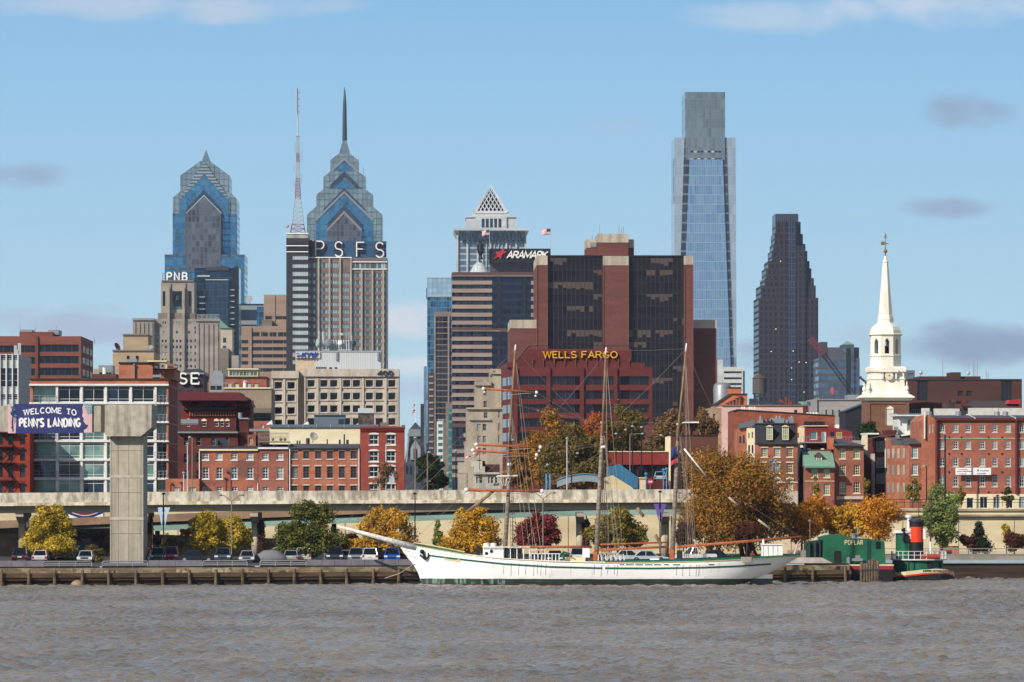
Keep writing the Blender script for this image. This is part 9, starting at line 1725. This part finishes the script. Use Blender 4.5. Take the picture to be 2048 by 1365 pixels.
q = MB(); q.box(X_(1278.5), X_(1291.5), 688, 689, 7.95, Z_(957.5)); q.box(X_(1277), X_(1293), 687.8, 689.2, Z_(957.4), Z_(955)); one('gate_pillar', q, M['wall_cream'], 'square cream gate pillar with cap by the stop sign', 'pillar')
fb = thing('footbridge', 'arched grey footbridge with blue rails behind the foremast rigging', 'footbridge', (px2x(1158, 692), 692, 7.95)); Y = 692.; q = MB(); n = 14; pt = lambda i, d: (X_(1114+88*i/n), Y, Z_(968-19*math.sin(math.pi*(.12+.6*i/n))+d))
q.add([pt(i, d)[:1]+(Y,)+pt(i, d)[2:] for i in range(n+1) for d in (0, 14)], [(2*i, 2*i+1, 2*i+3, 2*i+2) for i in range(n)]); q.build('side_panel', flat('bridge_grey', '#7d8a90', .6), fb); q = MB(); q.tube([pt(i, -.4) for i in range(n+1)], .12, 5); q.build('handrail', flat('rail_blue', '#4a6f8c'), fb)
for px in (1092.5, 1099.5): q = MB(); q.box(px2x(px-1.5, 684), px2x(px+1.5, 684), 684, 684.2, 7.95, py2z(948, 684)); one('bollard_post', q, blue, 'one of two square blue posts near the arched footbridge', 'post', 'square blue posts')
q = MB(); q.box(px2x(778, 684), px2x(789, 684), 684, 684.1, py2z(968, 684), py2z(945, 684)); q.tube([(px2x(783, 684), 684.1, 7.95), (px2x(783, 684), 684.1, py2z(945, 684))], .05, 5); one('street_banner', q, mat2('banner_mix', '#c9a5b5', '#6fb3a8', (2, 2, 2), fine=.1), 'pink and teal street banner before the deep red rowhouse', 'banner')
q = MB(); q.prism([(px2x(1580, 603), 2.2), (px2x(1665, 603), 2.2), (px2x(1645, 603), py2z(1116, 603)), (px2x(1590, 603), py2z(1116, 603))], 603, 606); one('concrete_block', q, M['precast'], 'sloped pale concrete block on the pier behind the ship stern', 'concrete block'); q = MB(); q.box(px2x(1575, 607), px2x(1655, 607), 607, 607.5, 2.2, py2z(1101, 607)); one('concrete_wall', q, M['pave'], 'low concrete wall on the pier left of the green barge', 'wall')
pt_ = thing('person', 'person in a dark red top seated on the pier by the big tree trunks', 'person', (px2x(1505, 610), 610, 2.2)); x = px2x(1505, 610)
def skin(name, vs, es, mat):
 me = bpy.data.meshes.new(name); me.from_pydata([v[:3] for v in vs], es, []); o = bpy.data.objects.new(name, me); COL.objects.link(o); me.materials.append(mat); md = o.modifiers.new('skin', 'SKIN'); md.use_smooth_shade = True
 for sv, v in zip(me.skin_vertices[0].data, vs): sv.radius = (v[3], v[3]);
 me.skin_vertices[0].data[0].use_root = True; o.modifiers.new('sub', 'SUBSURF').levels = 1; return o
B_ = [(0, 0, .5, .15), (0, 0, .75, .15), (0, .02, .98, .17), (0, .02, 1.1, .07), (0, 0, 1.17, .07), (0, -.02, 1.28, .1), (0, -.02, 1.36, .08), (.2, .02, 1.0, .06), (.26, -.1, .78, .045), (.15, -.3, .68, .035), (-.2, .02, 1.0, .06), (-.26, -.1, .78, .045), (-.15, -.3, .68, .035), (.11, -.05, .48, .09), (.12, -.45, .48, .07), (.12, -.48, .08, .05), (.12, -.62, .04, .04), (-.11, -.05, .48, .09), (-.12, -.45, .48, .07), (-.12, -.48, .08, .05), (-.12, -.62, .04, .04)]
m_, t_, bb = base_mat('person_clothes'); z = t_.n('ShaderNodeSeparateXYZ', {0: t_.n('ShaderNodeTexCoord').outputs['Object']}).outputs[2]; setp(t_, bb, Base_Color=t_.mix(t_.m('GREATER_THAN', z, 1.13), t_.mix(t_.m('GREATER_THAN', z, .6), lin('#20242c'), lin('#7d1f28')), lin('#a8775c')), Roughness=.8)
o = skin('body', B_, [(0, 1), (1, 2), (2, 3), (3, 4), (4, 5), (5, 6), (2, 7), (7, 8), (8, 9), (2, 10), (10, 11), (11, 12), (0, 13), (13, 14), (14, 15), (15, 16), (0, 17), (17, 18), (18, 19), (19, 20)], m_); o.parent = pt_; q = MB(); q.ball((x, 609.99, 2.2+1.36), .115, 7); q.build('hair', M['black'], pt_)
q = MB(); q.box(x-.9, x+.9, 609.7, 610.4, 2.205, 2.62); one('bench', q, M['ship_green'], 'low dark green bench under the seated person', 'bench')
def bird(px, py, Y):
 x, z = px2x(px, Y), 0.02; q = MB(); q.lathe([(.02, z), (.16, z+.04), (.2, z+.12), (.12, z+.22), (.02, z+.26)], x, Y, 7, sy=.6); q.tube([(x+.12, Y, z+.18), (x+.22, Y, z+.36), (x+.32, Y, z+.36)], [.06, .05, .02], 5)
 one('duck', q, M['tar_roof'], 'small dark duck floating before the planked bulkhead', 'bird', 'ducks on the river', True)
for px in (1950, 1961, 1964, 1968, 1971, 1978, 2010, 2014, 2018, 2022): bird(px, 0, 614+px % 5)
# ---- thin autumn haze round the whole scene
q = MB(); q.box(-2500, 2500, -450, 5200, -2.8, 300); o = q.build('haze', M['galv']); o.data.materials.clear(); m = bpy.data.materials.new('haze'); m.use_nodes = True; m.node_tree.nodes.clear(); t = NT(m.node_tree)
v = t.n('ShaderNodeVolumePrincipled', {'Density': .00004, 'Color': (*lin('#c4d6ea'), 1), 'Anisotropy': .2}); t.n('ShaderNodeOutputMaterial', {1: v.outputs[0]}); o.data.materials.append(m); o['kind'] = 'stuff'
